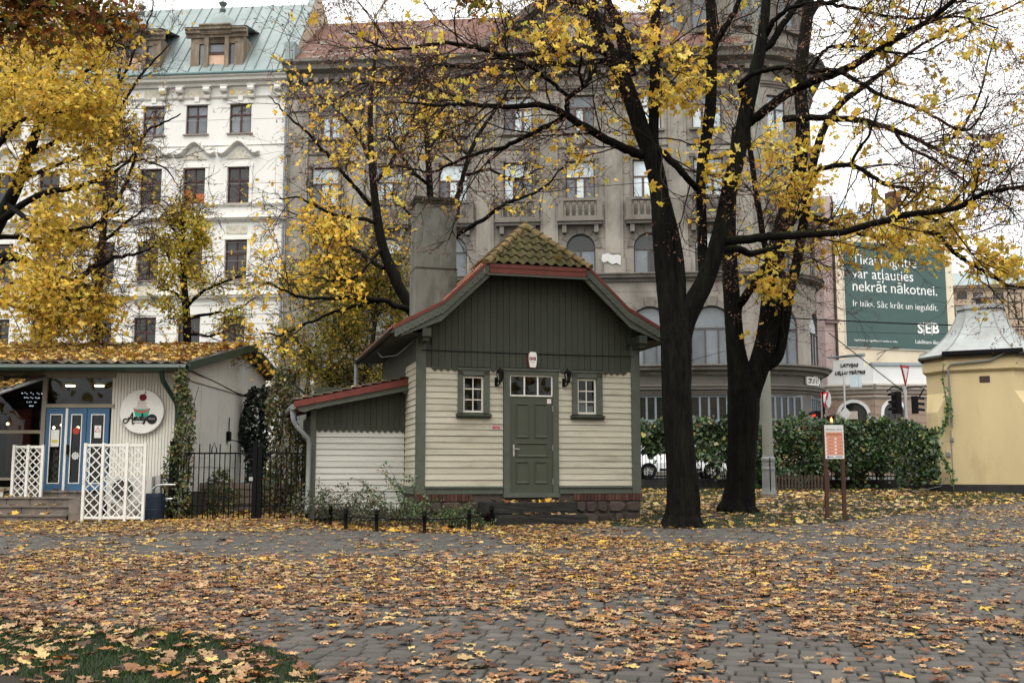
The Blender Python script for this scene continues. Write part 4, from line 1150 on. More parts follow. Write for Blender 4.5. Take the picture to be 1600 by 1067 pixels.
# roof, pediment, tower drum
mb = MB(); mb.face([(-.3, -.9, 24.15), (BX, -.9, 24.15), (BX, 6, 29.3), (-.3, 6, 29.3)]); mb.face([(-.3, 6, 29.3), (BX, 6, 29.3), (BX, 14, 25), (-.3, 14, 25)]); groof = mb.build('roof', M_['roofred'], gb)
rr = MB(); rr.raw([(dx, -.9 + 6.9 * e, 24.15 + 5.15 * e + dz) for e in (0, 1) for dx, dz in ((-.03, .0), (0, .07), (.03, 0))], [(0, 1, 4, 3), (1, 2, 5, 4)]); rr = rr.mesh('roof_seam', M_['roofred'])
x = .3
while x < 26: put('roof_seam', rr, groof, M=T(x, 0, 0)); x += .9
mb = MB(); mb.box(-.35, .25, -.9, 3, 24.1, 25.2); mb.build('corner_block', M_['verdigris'], groof)
PCX = 15.95
mb = MB(); mb.xz([(PCX - 4.6, 24.15), (PCX + 4.6, 24.15), (PCX, 27.6)], -.35, 2); ped = mb.build('pediment', M_['gtrim'], gb)
for sg in (-1, 1):
    mb = MB(); mb.extr([(PCX + sg * 5.0, -.95, 24.15), (PCX + sg * 5.0, -.95, 24.62), (PCX + sg * .0, -.95, 28.35), (PCX, -.95, 27.8)], (0, 1.2, 0)); mb.build('raking_cornice', M_['gtrim'], ped)
mb = MB(); mb.box(PCX - .7, PCX + .7, -.6, .5, 25.0, 26.0); mb.box(PCX - .9, PCX + .9, -.7, .3, 26.0, 26.2); mb.build('pediment_block', M_['gfac'], ped)
mb = MB(); mb.lathe([(BR - .3, 23.4), (BR - .3, 29.5), (BR + .1, 29.6), (BR + .5, 30.0), (BR + .5, 30.3), (BR - .5, 31.5), (BR - 1.2, 34), (.5, 37)], 40, (BX, BR, 0)); drum = mb.build('tower_drum', M_['gfac'], gb, smooth=False)
for z0, p_ in ((24.15, .55), (28.9, .25)):
    mb = MB(); mb.lathe([(BR - .3, z0), (BR - .3 + p_ * .5, z0 + .1), (BR - .3 + p_, z0 + .35), (BR - .3 + p_, z0 + .5), (BR - .3, z0 + .6)], 40, (BX, BR, 0)); mb.build('ring_moulding', M_['gtrim'], drum)
for th in (-62, -32, 8, 40, 70):
    ph = R(th); r = BR - .28
    Mw = T(BX + r * math.sin(ph), BR - r * math.cos(ph), 26.0, ph)
    mb = MB(); N = 12
    mb.xz([(-.62, 0), (.62, 0)] + [(.62 * math.cos(math.pi * k / N), 1.5 + .62 * math.sin(math.pi * k / N)) for k in range(N + 1)], -.06, .3); w = put('window', mb.mesh('window', M_['pane_mid']), drum, M=Mw)
    mb = MB()
    for k in range(N):
        a, b = math.pi * k / N, math.pi * (k + 1) / N
        mb.xz([(.62 * math.cos(a), 1.5 + .62 * math.sin(a)), (.95 * math.cos(a), 1.5 + .95 * math.sin(a)), (.95 * math.cos(b), 1.5 + .95 * math.sin(b)), (.62 * math.cos(b), 1.5 + .62 * math.sin(b))], -.22, .2)
    mb.box(-.95, -.62, -.2, .2, -.3, 1.5); mb.box(.62, .95, -.2, .2, -.3, 1.5); mb.box(-1.05, 1.05, -.25, .2, -.45, -.15); mb.box(-.03, .03, -.09, .0, 0, 2.1); mb.box(-.6, .6, -.09, 0, 1.1, 1.16); mb.build('surround', M_['gtrim'], w)
    ph2 = R(th + 16)
    mb = MB(); mb.box(-.35, .35, -.14, .3, 24.7, 28.9); put('drum_pilaster', mb.mesh('drum_pilaster', M_['gtrim']), drum, M=T(BX + (BR - .3) * math.sin(ph2), BR - (BR - .3) * math.cos(ph2), 0, ph2))
# shop lettering round the corner
for body, x, sz, sh in (('EZĪŠA', BX + BR * R(54), .62, 0), ('H', BX + BR * R(79), .95, .25)):
    me = text_mesh(body, sz, M_['white_paint'], .06, offset=.02, shear=sh)
    for v in me.vertices: v.co = bend((x + v.co.x, -.14 - v.co.z, 5.25 + v.co.y))
    put('shop_lettering', me, gbase)
mb = MB(); mb.lathe([(.0, 0), (.07, 0), (.07, .08), (0, .09)], 8, (21.75, -.1, 5.2)); mb.build('camera_dome', M_['white_paint'], gbase)

# ---------------- houses to the right of the crossing
def simple_house(name, label, O, ang, w, h, d, mat):
    t = thing(name, label, 'building', O, ang)
    mb = MB(); mb.box(0, w, 0, d, -2, h); return t, mb.build('wall', mat, t)


# pink house: only a strip shows
o = at(1296, 700, 76); o.z = 1.44
pk, pw = simple_house('pink_house', 'narrow strip of pinkish house between the grey corner tower and the cream wall', o, R(10), 1.0, 20.5, 10, pm('pink_render', (.42, .32, .30), .1, .6))
mb = MB(); mb.tube([(.85, -.1, 0), (.85, -.1, 20)], .1, 8); mb.build('downpipe', pm('brown_pipe', (.07, .05, .045), .2), pk)
mb = MB(); mb.box(-.4, 1.02, -.3, 0, 4.7, 5.0); mb.box(0, 1.02, -.25, 0, 11, 11.25); mb.build('ledge', pm('pink_ledge', (.22, .15, .14), .1), pw)

# cream fire wall with the poster
CO = at(1307, 700, 84); CO.z = 1.44
FC = Frame(CO, R(17.8))
cw_r = FC.inv(1497, 600)[0]; cw_t = FC.inv(1320, 338)[1]
cr, cwall = simple_house('cream_house', 'tall cream-painted house side wall carrying the big green poster', CO, R(17.8), cw_r, cw_t, 12, pm('cream_wall', (.66, .58, .44), .06, .5, dirt=(.5, .42, .30), dirt_lo=.55, dirt_hi=.85, dscale=.4))
mb = MB(); mb.face([(-.1, -.2, cw_t), (cw_r + .2, -.2, cw_t), (cw_r + .2, 12, cw_t + 5), (-.1, 12, cw_t + 5)]); mb.build('roof', pm('grey_sheet_roof', (.30, .33, .36), .1), cr)
mb = MB(); mb.box(cw_r * .62, cw_r * .62 + .9, 1.5, 2.4, cw_t, cw_t + 3.0); mb.build('chimney', M_['brick'], cr)
a0, b0 = FC.inv(1322, 541); a1, b1 = FC.inv(1481, 549); bt = FC.inv(1316, 377)[1]
mb = MB(); mb.box(a0, a1, -.18, 0, b0, bt)
bb = mb.build('poster', pm('green_poster', (.055, .098, .092), .06, 1.5, .6, .03, 20), cr)
mb = MB(); mb.box(a0 - .08, a1 + .08, -.12, -.0, b0 - .12, b0 - .003); mb.box(a0 - .08, a0 - .002, -.12, 0, b0, bt); mb.build('poster_frame', M_['white_paint'], bb)
W_ = pm('white_print', (.78, .79, .77), .02, bump=0)


def ptext(s_, px, py, hpx, al='LEFT', off=0.0, sp=1.0):
    a, z = FC.inv(px, py, -.19); sc = hpx * 84 / F
    put('lettering', text_mesh(s_, sc, W_, .004, al, offset=off, space=sp), bb, M=T(a, -.19, z) @ FACE)


ptext('Tikai bagātie', 1331, 405, 24); ptext('var atļauties', 1331, 427, 24); ptext('nekrāt nākotnei.', 1331, 447, 24)
ptext('Ir laiks. Sāc krāt un ieguldīt.', 1332, 474, 14.5, off=-.004)
for ch_, px_ in (('S', 1438), ('E', 1450), ('B', 1462)): ptext(ch_, px_, 514, 23, 'CENTER', .03)
for px_ in (1443.5, 1456):
    a, z = FC.inv(px_, 513.5, -.19); mb = MB(); mb.box(a - .035, a + .035, -.2, -.185, z - .52, z + .52); mb.build('logo_bar', W_, bb)
ptext('Labākiem lēmumiem', 1430, 534, 8.2); ptext('Ieguldījumi, to ieguldīšana ir saistīta ar risku.', 1335, 531, 4.6)
for px_, py_ in ((1370, 553), (1437, 555)):
    a, z = FC.inv(px_, py_, 0); mb = MB(); mb.tube([(a, 0, z), (a + .3, -1.2, z + .25), (a + .55, -1.6, z + .3)], .03, 5); mb.tube([(a, 0, z - .5), (a + .2, -.9, z + .18)], .025, 5); mb.box(a + .45, a + .85, -1.75, -1.45, z + .25, z + .42); mb.build('poster_lamp', M_['frame_dark'], cr)

# puppet theatre corner
TO = at(1369, 700, 66); TO.z = 1.98
th_ = thing('theatre_building', 'low tan corner building with white parapet lettered LATVIJAS LEĻĻU TE and arched windows', 'building', TO)
tan = pm('tan_render', (.27, .20, .15), .1, .8, dirt=(.2, .14, .105), dirt_lo=.5, dirt_hi=.8); thw = pm('theatre_white', (.60, .61, .60), .06, .8)
LA, RA = R(180 + 24), R(4)      # the two street fronts leave the corner in these directions
for (ang, L, side) in ((R(-24), 2.75, -1), (R(5), 4.2, 1)):
    fr = T(0, 0, 0, ang)
    def tr(p): return fr @ Vector(p)
    x0, x1 = (-L, 0) if side < 0 else (0, L)
    cx = (x0 + x1) / 2 + (.12 if side < 0 else -.85); hw = .84 if side < 0 else .66
    sill_h = 0.4 if side < 0 else 2.9
    mb = MB(); grid(mb, x0, x1, -3, 4.6, [(cx - hw, cx + hw, sill_h, 4.05, True)], 0, .25, None, tr); w_o = mb.build('wall', tan, th_)
    mb = MB(); sweep(mb, CORN(.45, 4.6, 5.15), [x0 - (.3 if side < 0 else 0), x1 + (.3 if side > 0 else .0)], tr); sweep(mb, CORN(.16, 4.28, 4.42), [x0, x1], tr); mb.build('cornice', pm('theatre_cornice%d' % side, (.40, .36, .31), .1), w_o)
    mb = MB(); mb.xz([(x0, 5.15), (x1, 5.15), (x1, 6.5 if side > 0 else 6.45), (x0 + 1.55, 6.45) if side < 0 else (x0, 6.5), (x0 + 1.55, 7.0) if side < 0 else (x0, 6.5), (x0 + .25, 6.75) if side < 0 else (x0, 6.49), (x0 + .25, 6.2) if side < 0 else (x0, 6.45), (x0, 6.15)], .05, .35)
    if side < 0: mb.v = []; mb.f = []; mb.m = []; mb.xz([(x0, 5.16), (x1, 5.16), (x1, 6.35), (x1 - .5, 6.35), (x1 - .5, 7.0), (x0 + .35, 6.75), (x0 + .35, 6.05), (x0, 6.0)], .05, .35)
    mb.v = [tuple(tr(p)) for p in mb.v]; par = mb.build('parapet', thw, th_)
    mb = MB(); mb.xz([(x0 - .05, 6.36 if side > 0 else 7.0), (x1 - (.45 if side < 0 else -.05), 6.36 if side > 0 else 7.02), (x1 - (.45 if side < 0 else -.05), 6.55 if side > 0 else 7.15), (x0 - .05 + (.3 if side < 0 else 0), 6.55 if side > 0 else 6.92)], -.05, .45)
    mb.v = [tuple(tr(p)) for p in mb.v]; mb.build('coping', pm('coping_blue%d' % side, (.25, .29, .31), .1), par)
    me, ps = win_tpl(hw * 2, 4.05 - sill_h, None, 3, 1, .62, M_['frame_dark'], fw=.08, mw=.07, arch=True)
    w = put('window', me, th_, M=fr @ T(cx, .15, sill_h))
    for q, up in ps: put('pane', q.mesh('pane', M_['pane_dark']), w)
    mb = MB(); zc = 4.05 - hw; N = 14
    for k in range(N):
        a, b = math.pi * k / N, math.pi * (k + 1) / N
        mb.xz([(cx + hw * math.cos(a), zc + hw * math.sin(a)), (cx + (hw + .2) * math.cos(a), zc + (hw + .2) * math.sin(a)), (cx + (hw + .2) * math.cos(b), zc + (hw + .2) * math.sin(b)), (cx + hw * math.cos(b), zc + hw * math.sin(b))], -.07, .1)
    mb.box(cx - hw - .2, cx - hw, -.07, .1, sill_h, zc); mb.box(cx + hw, cx + hw + .2, -.07, .1, sill_h, zc)
    if side > 0: mb.box(cx - hw - .35, cx + hw + .35, -.2, .1, sill_h - .15, sill_h)
    mb.v = [tuple(tr(p)) for p in mb.v]; mb.build('window_surround', thw, w_o)
    for k in range(9):
        for (e0, e1) in ((x0, cx - hw - .22), (cx + hw + .22, x1)):
            if e1 - e0 > .15:
                mb = MB(); mb.box(e0 + .01, e1 - .01, -.035, 0, -.2 + k * .5, -.2 + k * .5 + .46); mb.v = [tuple(tr(p)) for p in mb.v]; mb.build('course', tan, w_o)
    if side < 0:
        for s_, z in (('LATVIJAS', 6.42), ('LEĻĻU TEĀTRIS', 5.95)):
            put('lettering', text_mesh(s_, .27, M_['ink'], .03, 'LEFT', shear=.12, offset=.01), par, M=fr @ T(-1.95 if 'Ā' not in s_ else -2.3, .03, z) @ FACE)
        mb = MB(); mb.box(-2.3, -1.0, -.3, -.05, 3.0, 3.5); mb.v = [tuple(tr(p)) for p in mb.v]; mb.build('awning_box', pm('beige_box', (.42, .38, .32), .1), w_o)

# far ochre house
o = at(1494, 700, 100); o.z = 1.44
FD = Frame(o, R(-14))
dw = FD.inv(1640, 500)[0]; dh = FD.inv(1497, 447)[1]
fh, fw_ = simple_house('ochre_house', 'worn ochre town house behind the pale metal pavilion roof', o, R(-14), dw, dh, 10, pm('worn_ochre', (.40, .31, .225), .14, .6, dirt=(.26, .20, .16), dirt_lo=.5, dirt_hi=.75, dscale=.5))
mb = MB(); sweep(mb, CORN(.5, dh - .5, dh), [-.2, dw]); mb.build('cornice', pm('ochre_trim', (.33, .28, .23), .1), fw_)
mb = MB(); mb.face([(-.2, -.5, dh), (dw, -.5, dh), (dw, 5, dh + 2.2), (-.2, 5, dh + 2.2)]); mb.build('roof', M_['verdigris'], fh)
tX = make_tpl(((1.25, 2.5, None, 2, 2, .66, M_['frame_dark']), dict(fw=.09, mw=.1)), [M_['pane_mid'], M_['pane_dark']])
for (x, y) in ((1503, 497), (1557, 485), (1586, 478), (1503, 548), (1590, 535), (1557, 540), (1530, 491), (1530, 543)):
    a, z = FD.inv(x, y); place_win(fh, tX, T(a, -.03, z - 1.25))
for x in (1503, 1528, 1560): 
    a, z = FD.inv(x, 462); mb = MB(); mb.box(a - .45, a + .45, -.02, .05, z - .35, z + .35); mb.build('attic_window', M_['pane_dark'], fh)
# ------------------------------------------------------------------ cafe
CFO = Vector((-7.05, 22.3, gz(22.3)))
cafe = thing('cafe', 'white wooden cafe hut with blue glazed doors and leaf-covered sheet roof', 'cafe', CFO)


def cl(px, py, Y=22.3): p = at(px, py, Y) - CFO; return p.x, p.z


def cz(py, Y=22.3): return cl(150, py, Y)[1]


M_['cafe_white'] = pm('cafe_white_boards', (.60, .58, .52), .07, 1.5, .7, .15, 30, dirt=(.45, .42, .35), dirt_lo=.55, dirt_hi=.85, stretch=(3, 3, .5))
M_['cafe_side'] = pm('cafe_side_render', (.58, .57, .53), .1, .9, .8, .25, 14, dirt=(.40, .385, .33), dirt_lo=.5, dirt_hi=.8, dscale=.9)
M_['cafe_beam'] = pm('beige_beam', (.24, .215, .17), .12, 2)
M_['blue'] = pm('blue_door_paint', (.035, .105, .20), .1, 4, .45, .06, 30, spec=.4)
M_['dkgreen'] = pm('dark_green_gutter', (.010, .030, .022), .2, 3, .4, .1, spec=.45)
M_['awn'] = pm('grey_sheet', (.10, .10, .10), .2, 3, .6, .2)
zt, zb = cz(583), cz(766)
xr = 0.0
xw = cl(173, 650)[0]
XL = -12.0
# front wall boards
mb = MB(); mb.box(xw, xr, .03, .15, -.1, zt); mb.box(XL, cl(8, 700)[0], .03, .15, -.1, zb); mb.box(XL, xr, .0, .15, zt, cz(573))
fw_ = mb.build('front_wall', M_['cafe_white'], cafe)
n = 22
bwid = (xr - xw) / n
bmh = MB(); bmh.extr([(.003, .03, 0), (.008, .012, 0), (bwid - .008, .012, 0), (bwid - .003, .03, 0)], (0, 0, zt - .1)); bmh = bmh.mesh('plank', M_['cafe_white'])
for i in range(n): put('plank', bmh, fw_, M=T(xw + i * bwid, 0, .1))
mb = MB(); mb.box(XL, xr + .02, -.06, .0, cz(583), cz(574)); mb.build('beam', M_['cafe_beam'], cafe)
# window wall left of the door, door unit
xd0, xd1 = cl(70, 700)[0], cl(172, 700)[0]
mb = MB()
for x0, x1, z0, z1 in ((xd0 - .11, xd0 - .02, zb, zt), (XL, xd0 - .11, cz(677), cz(672)), (XL, xd0 - .11, zt - .09, zt), (XL, xd0 - .11, zb, zb + .07), (XL, xd0 - .11, cz(750), cz(746)), (-10.9, -10.82, zb, zt), (xd0 - .02, xd1 + .05, cz(637), cz(631)), (xd0 - .02, xd1 + .05, zt - .1, zt)): mb.box(x0, x1, -.01, .06, z0, z1)
ww = mb.build('shop_window', M_['cafe_beam'], cafe)
for z0, z1 in ((cz(750), cz(677)), (cz(672), zt - .09)):
    mb = MB(); mb.box(XL, xd0 - .11, .02, .026, z0, z1); mb.build('pane', M_['glass'], ww)
mb = MB(); mb.box(xd0, xd1, .02, .026, cz(631), zt - .1); mb.build('pane', M_['glass'], ww)
dt = cz(638)
edges = [cl(px, 640)[0] for px in (73, 106, 137, 172)]
for k in range(3):
    x0, x1 = edges[k] + .008, edges[k + 1] - .008; f = .105
    mb = MB(); mb.box(x0, x0 + f, -.02, .04, zb, dt); mb.box(x1 - f, x1, -.02, .04, zb, dt); mb.box(x0 + f, x1 - f, -.02, .04, zb, zb + .16); mb.box(x0 + f, x1 - f, -.02, .04, dt - .14, dt)
    d = mb.build('door', M_['blue'], cafe)
    mb = MB(); g = .02
    mb.box(x0 + f - g, x0 + f, -.03, .0, zb + .16, dt - .14); mb.box(x1 - f, x1 - f + g, -.03, .0, zb + .16, dt - .14); mb.box(x0 + f - g, x1 - f + g, -.03, 0, zb + .14, zb + .16); mb.box(x0 + f - g, x1 - f + g, -.03, 0, dt - .14, dt - .12); mb.build('bead', M_['white_paint'], d)
    mb = MB(); mb.box(x0 + f, x1 - f, .0, .006, zb + .16, dt - .14); mb.build('pane', M_['glass'], d)
    if k == 1:
        mb = MB(); mb.box(x0 - .03, x0 + .02, -.05, -.02, zb, dt); mb.build('mullion', M_['white_paint'], d)
        mb = MB(); mb.box(x0 + .04, x0 + .075, -.10, -.02, zb + .75, zb + .95); mb.build('handle', M_['black'], d)
    xm = (x0 + x1) / 2
    if k == 0:
        mb = MB(); mb.box(x0 + f + .005, x1 - f - .04, -.006, -.002, dt - .80, dt - .45); nt = mb.build('notice', M_['white_paint'], d)
        mb = MB(); mb.box(x0 + f + .03, x1 - f - .07, -.009, -.0065, dt - .72, dt - .66); mb.build('notice_bar', pm('yellow_print', (.55, .42, .05), .1), d)
    if k == 1:
        mb = MB(); mb.lathe([(0, 0), (.075, 0), (.075, .004), (0, .004)], 16); put('sticker', mb.mesh('sticker', pm('red_sticker', (.40, .05, .03), .1)), d, M=T(xm - .01, -.003, dt - .47, 0, math.pi / 2))
        mb = MB()
        for q in range(8): a = q * math.pi / 4; mb.lathe([(0, 0), (.026, 0), (.026, .003), (0, .003)], 8, (.055 * math.cos(a), .055 * math.sin(a), 0))
        mb.lathe([(0, 0), (.045, 0), (.045, .003), (0, .003)], 10); put('sticker', mb.mesh('sticker', M_['white_paint']), d, M=T(xm, -.003, zb + .72, 0, math.pi / 2))
    if k == 2:
        mb = MB(); mb.box(xm - .07, xm + .07, -.006, -.002, dt - .62, dt - .36); nt = mb.build('notice', M_['white_paint'], d)
        mb = MB(); c_ = (xm, dt - .46)
        for a, b in (((-.055, -.03), (.055, -.03)), ((.055, -.03), (0, .06)), ((0, .06), (-.055, -.03))): mb.tube([(c_[0] + a[0], -.008, c_[1] + a[1]), (c_[0] + b[0], -.008, c_[1] + b[1])], .006, 4)
        mb.build('warning_mark', M_['red_ink'], d)
# room behind the glass, with its lit ceiling lamps
room = pm('dark_room', (.03, .02, .017), .3, 2, .8, 0); M_['warm_lamp'] = emit_mat('warm_lamp', (1, .72, .38), 6.0)
mb = MB(); mb.face([(XL, 5, zb - .1), (xr - .1, 5, zb - .1), (xr - .1, 5, zt + .3), (XL, 5, zt + .3)]); mb.face([(XL, .06, zb - .05), (xr - .1, .06, zb - .05), (xr - .1, 5, zb - .05), (XL, 5, zb - .05)]); mb.face([(XL, .1, zt), (xr - .1, .1, zt), (xr - .1, 5, zt - .25), (XL, 5, zt - .25)]); mb.face([(xr - .1, .1, 0), (xr - .1, 5, 0), (xr - .1, 5, 3), (xr - .1, .1, 3)]); mb.face([(XL, .1, 0), (XL, 5, 0), (XL, 5, 3), (XL, .1, 3)])
mb.build('room', room, cafe)
for px, py in ((110, 603), (155, 610), (20, 612)):
    x, z = cl(px, py, 24.2); mb = MB(); mb.lathe([(0, 0), (.10, 0), (.11, .03), (0, .03)], 14, (x, 1.9, zt - .13)); mb.build('ceiling_lamp', M_['warm_lamp'], cafe)
mb = MB(); x0, z0 = cl(50, 618, 24.5)
for r, z in ((.22, .05), (.16, -.05), (.1, -.15), (.04, -.24)):
    for k in range(10 if r > .1 else 5): a = k * 2 * math.pi / (10 if r > .1 else 5); mb.lathe([(0, -.014), (.012, 0), (0, .014)], 5, (x0 + r * math.cos(a), 2.2 + r * math.sin(a), z0 + z))
mb.build('chandelier', emit_mat('crystal_glint', (.85, .9, 1), .9), cafe)
for px, py in ((84, 668), (96, 664), (122, 668), (12, 662)):
    x, z = cl(px, py, 25.5); mb = MB(); mb.lathe([(0, -.035), (.025, -.025), (.035, 0), (.025, .025), (0, .035)], 12, (x, 3.2, z)); mb.build('lamp_bulb', M_['warm_lamp'], cafe)
mb = MB(); x, z = cl(100, 720, 25.0); mb.box(x - .9, x + 1.6, 2.6, 3.2, zb, zb + .9); mb.box(x + .1, x + .3, 2.2, 2.4, zb, zb + 1.2); mb.build('counter', pm('counter_wood', (.10, .06, .045), .3, 4), cafe)
mb = MB(); x, z = cl(20, 640, 25.5); mb.box(x - .2, x + .35, 3.4, 3.5, zb + .4, zb + 1.9); mb.build('wall_hanging', pm('red_hanging', (.16, .035, .025), .3, 3), cafe)
# side wall (recedes to the right), panelled, with its gable
RY, RZ = 4.95, at(388, 543, 27.25).z - CFO.z
EZ = cz(572, 21.8); BY = 7.85
rz_ = lambda y: EZ + (RZ - EZ) * (y + .5) / (RY + .5) if y < RY else RZ - (RZ - cz(588, 30.2)) * (y - RY) / (BY - RY)
mb = MB(); mb.extr([(0, .03, -.2), (0, BY, -.2), (0, BY, rz_(BY) - .1), (0, RY, RZ - .1), (0, .03, rz_(0) - .1)], (-.12, 0, 0)); sw = mb.build('side_wall', M_['cafe_side'], cafe)
yb = [.05, 1.55, 3.0, 4.5, 6.2, 7.8]
hp = lambda y: cz(583) + .02 - .0 * y
for a, b in zip(yb, yb[1:]):
    mb = MB(); mb.box(.0, .022, a + .012, b - .012, .15, 1.05); mb.build('wall_panel', M_['cafe_side'], sw)
    mb = MB(); mb.box(.0, .022, a + .012, b - .012, 1.075, hp(a) - .14); mb.build('wall_panel', M_['cafe_side'], sw)
mb = MB(); mb.box(-.01, .05, .03, BY, hp(0) - .12, hp(0) + .02); mb.box(-.01, .04, .03, BY, .02, .14); mb.build('rail', M_['cafe_white'], sw)
yy = .3
while yy < BY - .3:
    b = min(yy + .85, BY - .1)
    mb = MB(); mb.extr([(0, yy + .008, hp(0) + .03), (0, b - .008, hp(0) + .03), (0, b - .008, max(hp(0) + .05, rz_(b) - .16)), (0, yy + .008, max(hp(0) + .05, rz_(yy) - .16))], (.022, 0, 0)); mb.build('gable_board', M_['cafe_side'], sw); yy = b
mb = MB(); mb.tube([(.05, .4, hp(0) + .1), (.05, 2.4, hp(0) + .02), (.06, 4.5, hp(0) - .1), (.05, 7.5, hp(0) - .12)], .012, 5); mb.build('cable', M_['black'], cafe)
x_, z_ = 0.0, 1.9
mb = MB(); mb.box(.03, .10, 3.75, 3.95, 1.72, 1.95); mb.tube([(.06, 3.85, 1.95), (.06, 3.85, 2.3)], .015, 5); mb.tube([(.1, 3.85, 1.75), (.35, 4.1, 1.70)], .012, 5); mb.build('wall_lamp', M_['black'], cafe)
# roof
mb = MB(); ov = .35
mb.extr([(XL - 3, -.5, EZ), (ov, -.5, EZ), (ov, RY, RZ), (XL - 3, RY, RZ)], (0, 0, .05)); mb.extr([(XL - 3, RY, RZ), (ov, RY, RZ), (ov, BY + .5, rz_(BY + .5)), (XL - 3, BY + .5, rz_(BY + .5))], (0, 0, .05))
croof = mb.build('roof', pm('brown_roof_sheet', (.09, .07, .05), .3, 3), cafe)
VV = [(XL - 3 + (12 + 3 + ov) * k / 240, y, z + .075 + .02 * math.sin(k * math.pi / 2)) for y, z in ((-.52, EZ), (RY, RZ)) for k in range(241)]
put('corrugated_sheet', np_mesh('corrugated_sheet', np.array(VV), np.array([(k, k + 1, 242 + k, 241 + k) for k in range(240)]), bpy.data.materials['brown_roof_sheet']), croof)
mb = MB()
mb.extr([(ov, -.52, EZ - .09), (ov, RY, RZ - .09), (ov, BY + .5, rz_(BY + .5) - .09), (ov, BY + .5, rz_(BY + .5) + .09), (ov, RY, RZ + .10), (ov, -.52, EZ + .09)], (.03, 0, 0)); mb.build('verge_board', M_['dkgreen'], croof)
mb = MB(); mb.box(XL - 3, ov - .02, -.62, -.46, EZ - .10, EZ + .02); mb.tube([(XL - 3, -.62, EZ - .04), (ov - .02, -.62, EZ - .04)], .07, 8); mb.build('gutter', M_['dkgreen'], croof)
mb = MB(); mb.tube([(cl(252, 575, 21.8)[0], -.52, EZ - .05), (cl(256, 590, 21.9)[0], -.45, EZ - .3), (cl(274, 628, 22.1)[0], -.14, cz(628, 22.1)), (cl(276, 640, 22.1)[0], -.1, cz(645, 22.1)), (cl(276, 640, 22.1)[0], -.1, .1)], .055, 8); mb.build('downpipe', M_['dkgreen'], cafe)
# entrance awning at the left edge
aw = thing('awning', 'small leaf-strewn sheet awning at the far end of the cafe front', 'awning', CFO)
P = [at(-70, 640, 20.9) - CFO, at(-10, 616, 20.9) - CFO, at(72, 588, 22.25) - CFO, at(-30, 590, 22.25) - CFO]
mb = MB(); mb.extr([P[0], P[1], P[2], P[3]], (0, 0, .03)); mb.build('awning_sheet', M_['awn'], aw)
mb = MB(); mb.tube([P[0] + Vector((0, 0, -.02)), P[1] + Vector((0, 0, -.02)), P[2] + Vector((0, 0, -.02))], .03, 6); mb.build('awning_rail', M_['steel'], aw)
# round sign: cupcake and lettering
SX, SZ = cl(221, 643, 22.2); SRad = .462
mb = MB(); mb.lathe([(0, .06), (SRad, .06), (SRad, .0), (SRad - .01, -.006), (0, -.006)], 40)
sg = put('sign', mb.mesh('sign', M_['white_paint']), cafe, M=T(SX, -.06, SZ, 0, math.pi / 2 * 0) @ Matrix.Rotation(-math.pi / 2, 4, 'X'))
sg.matrix_basis = T(SX, -.075, SZ) @ Matrix(((1, 0, 0, 0), (0, 0, 1, 0), (0, 1, 0, 0), (0, 0, 0, 1)))
G = [(pm('icing', (.50, .46, .43), .1, 8, bump=0), [[(-.1, -.03), (.1, -.03), (.11, .02), (.08, .07), (.09, .1), (.05, .14), (.03, .18), (-.03, .18), (-.07, .15), (-.09, .09), (-.08, .06), (-.115, .02)]], 0),
     (pm('mint_cup', (.03, .33, .22), .05, bump=0), [[(-.15, .0), (.15, .0), (.11, -.14), (-.11, -.14)], [(-.16, 0), (-.135, .02), (-.11, 0)], [(.16, 0), (.135, .02), (.11, 0)]], 1),
     (pm('coral_band', (.55, .07, .07), .05, bump=0), [[(-.14, .02), (-.08, -.02), (0, -.035), (.08, -.02), (.14, .02), (.12, -.03), (.06, -.065), (0, -.07), (-.06, -.065), (-.12, -.03)]], 2),
     (pm('cherry', (.13, .003, .012), .1, bump=0), [[(.075 * math.cos(k * math.pi / 8) * (1.05 if k % 4 else .97) + .015, .30 + .072 * math.sin(k * math.pi / 8)) for k in range(16)]], 3),
     (M_['ink'], [[(.22 + .105 * math.cos(k * math.pi / 10), -.155 + .105 * math.sin(k * math.pi / 10)) for k in range(20)]], 3)]
for m_, polys, lv in G:
    mb = MB()
    kS = 1.15 if lv < 3 else 1.0; dS = .055 if lv < 3 else 0
    for pl_ in polys: mb.xz([(SX + x * kS, SZ + dS + z * kS) for x, z in pl_], -.087 - lv * .002, -.0815)
    mb.build('sign_motif', m_, cafe)
mb = MB(); mb.tube([(SX + .04, -.09, SZ + .35), (SX + .065, -.09, SZ + .39), (SX + .06, -.09, SZ + .43)], .006, 5); mb.build('sign_motif', M_['ink'], cafe)
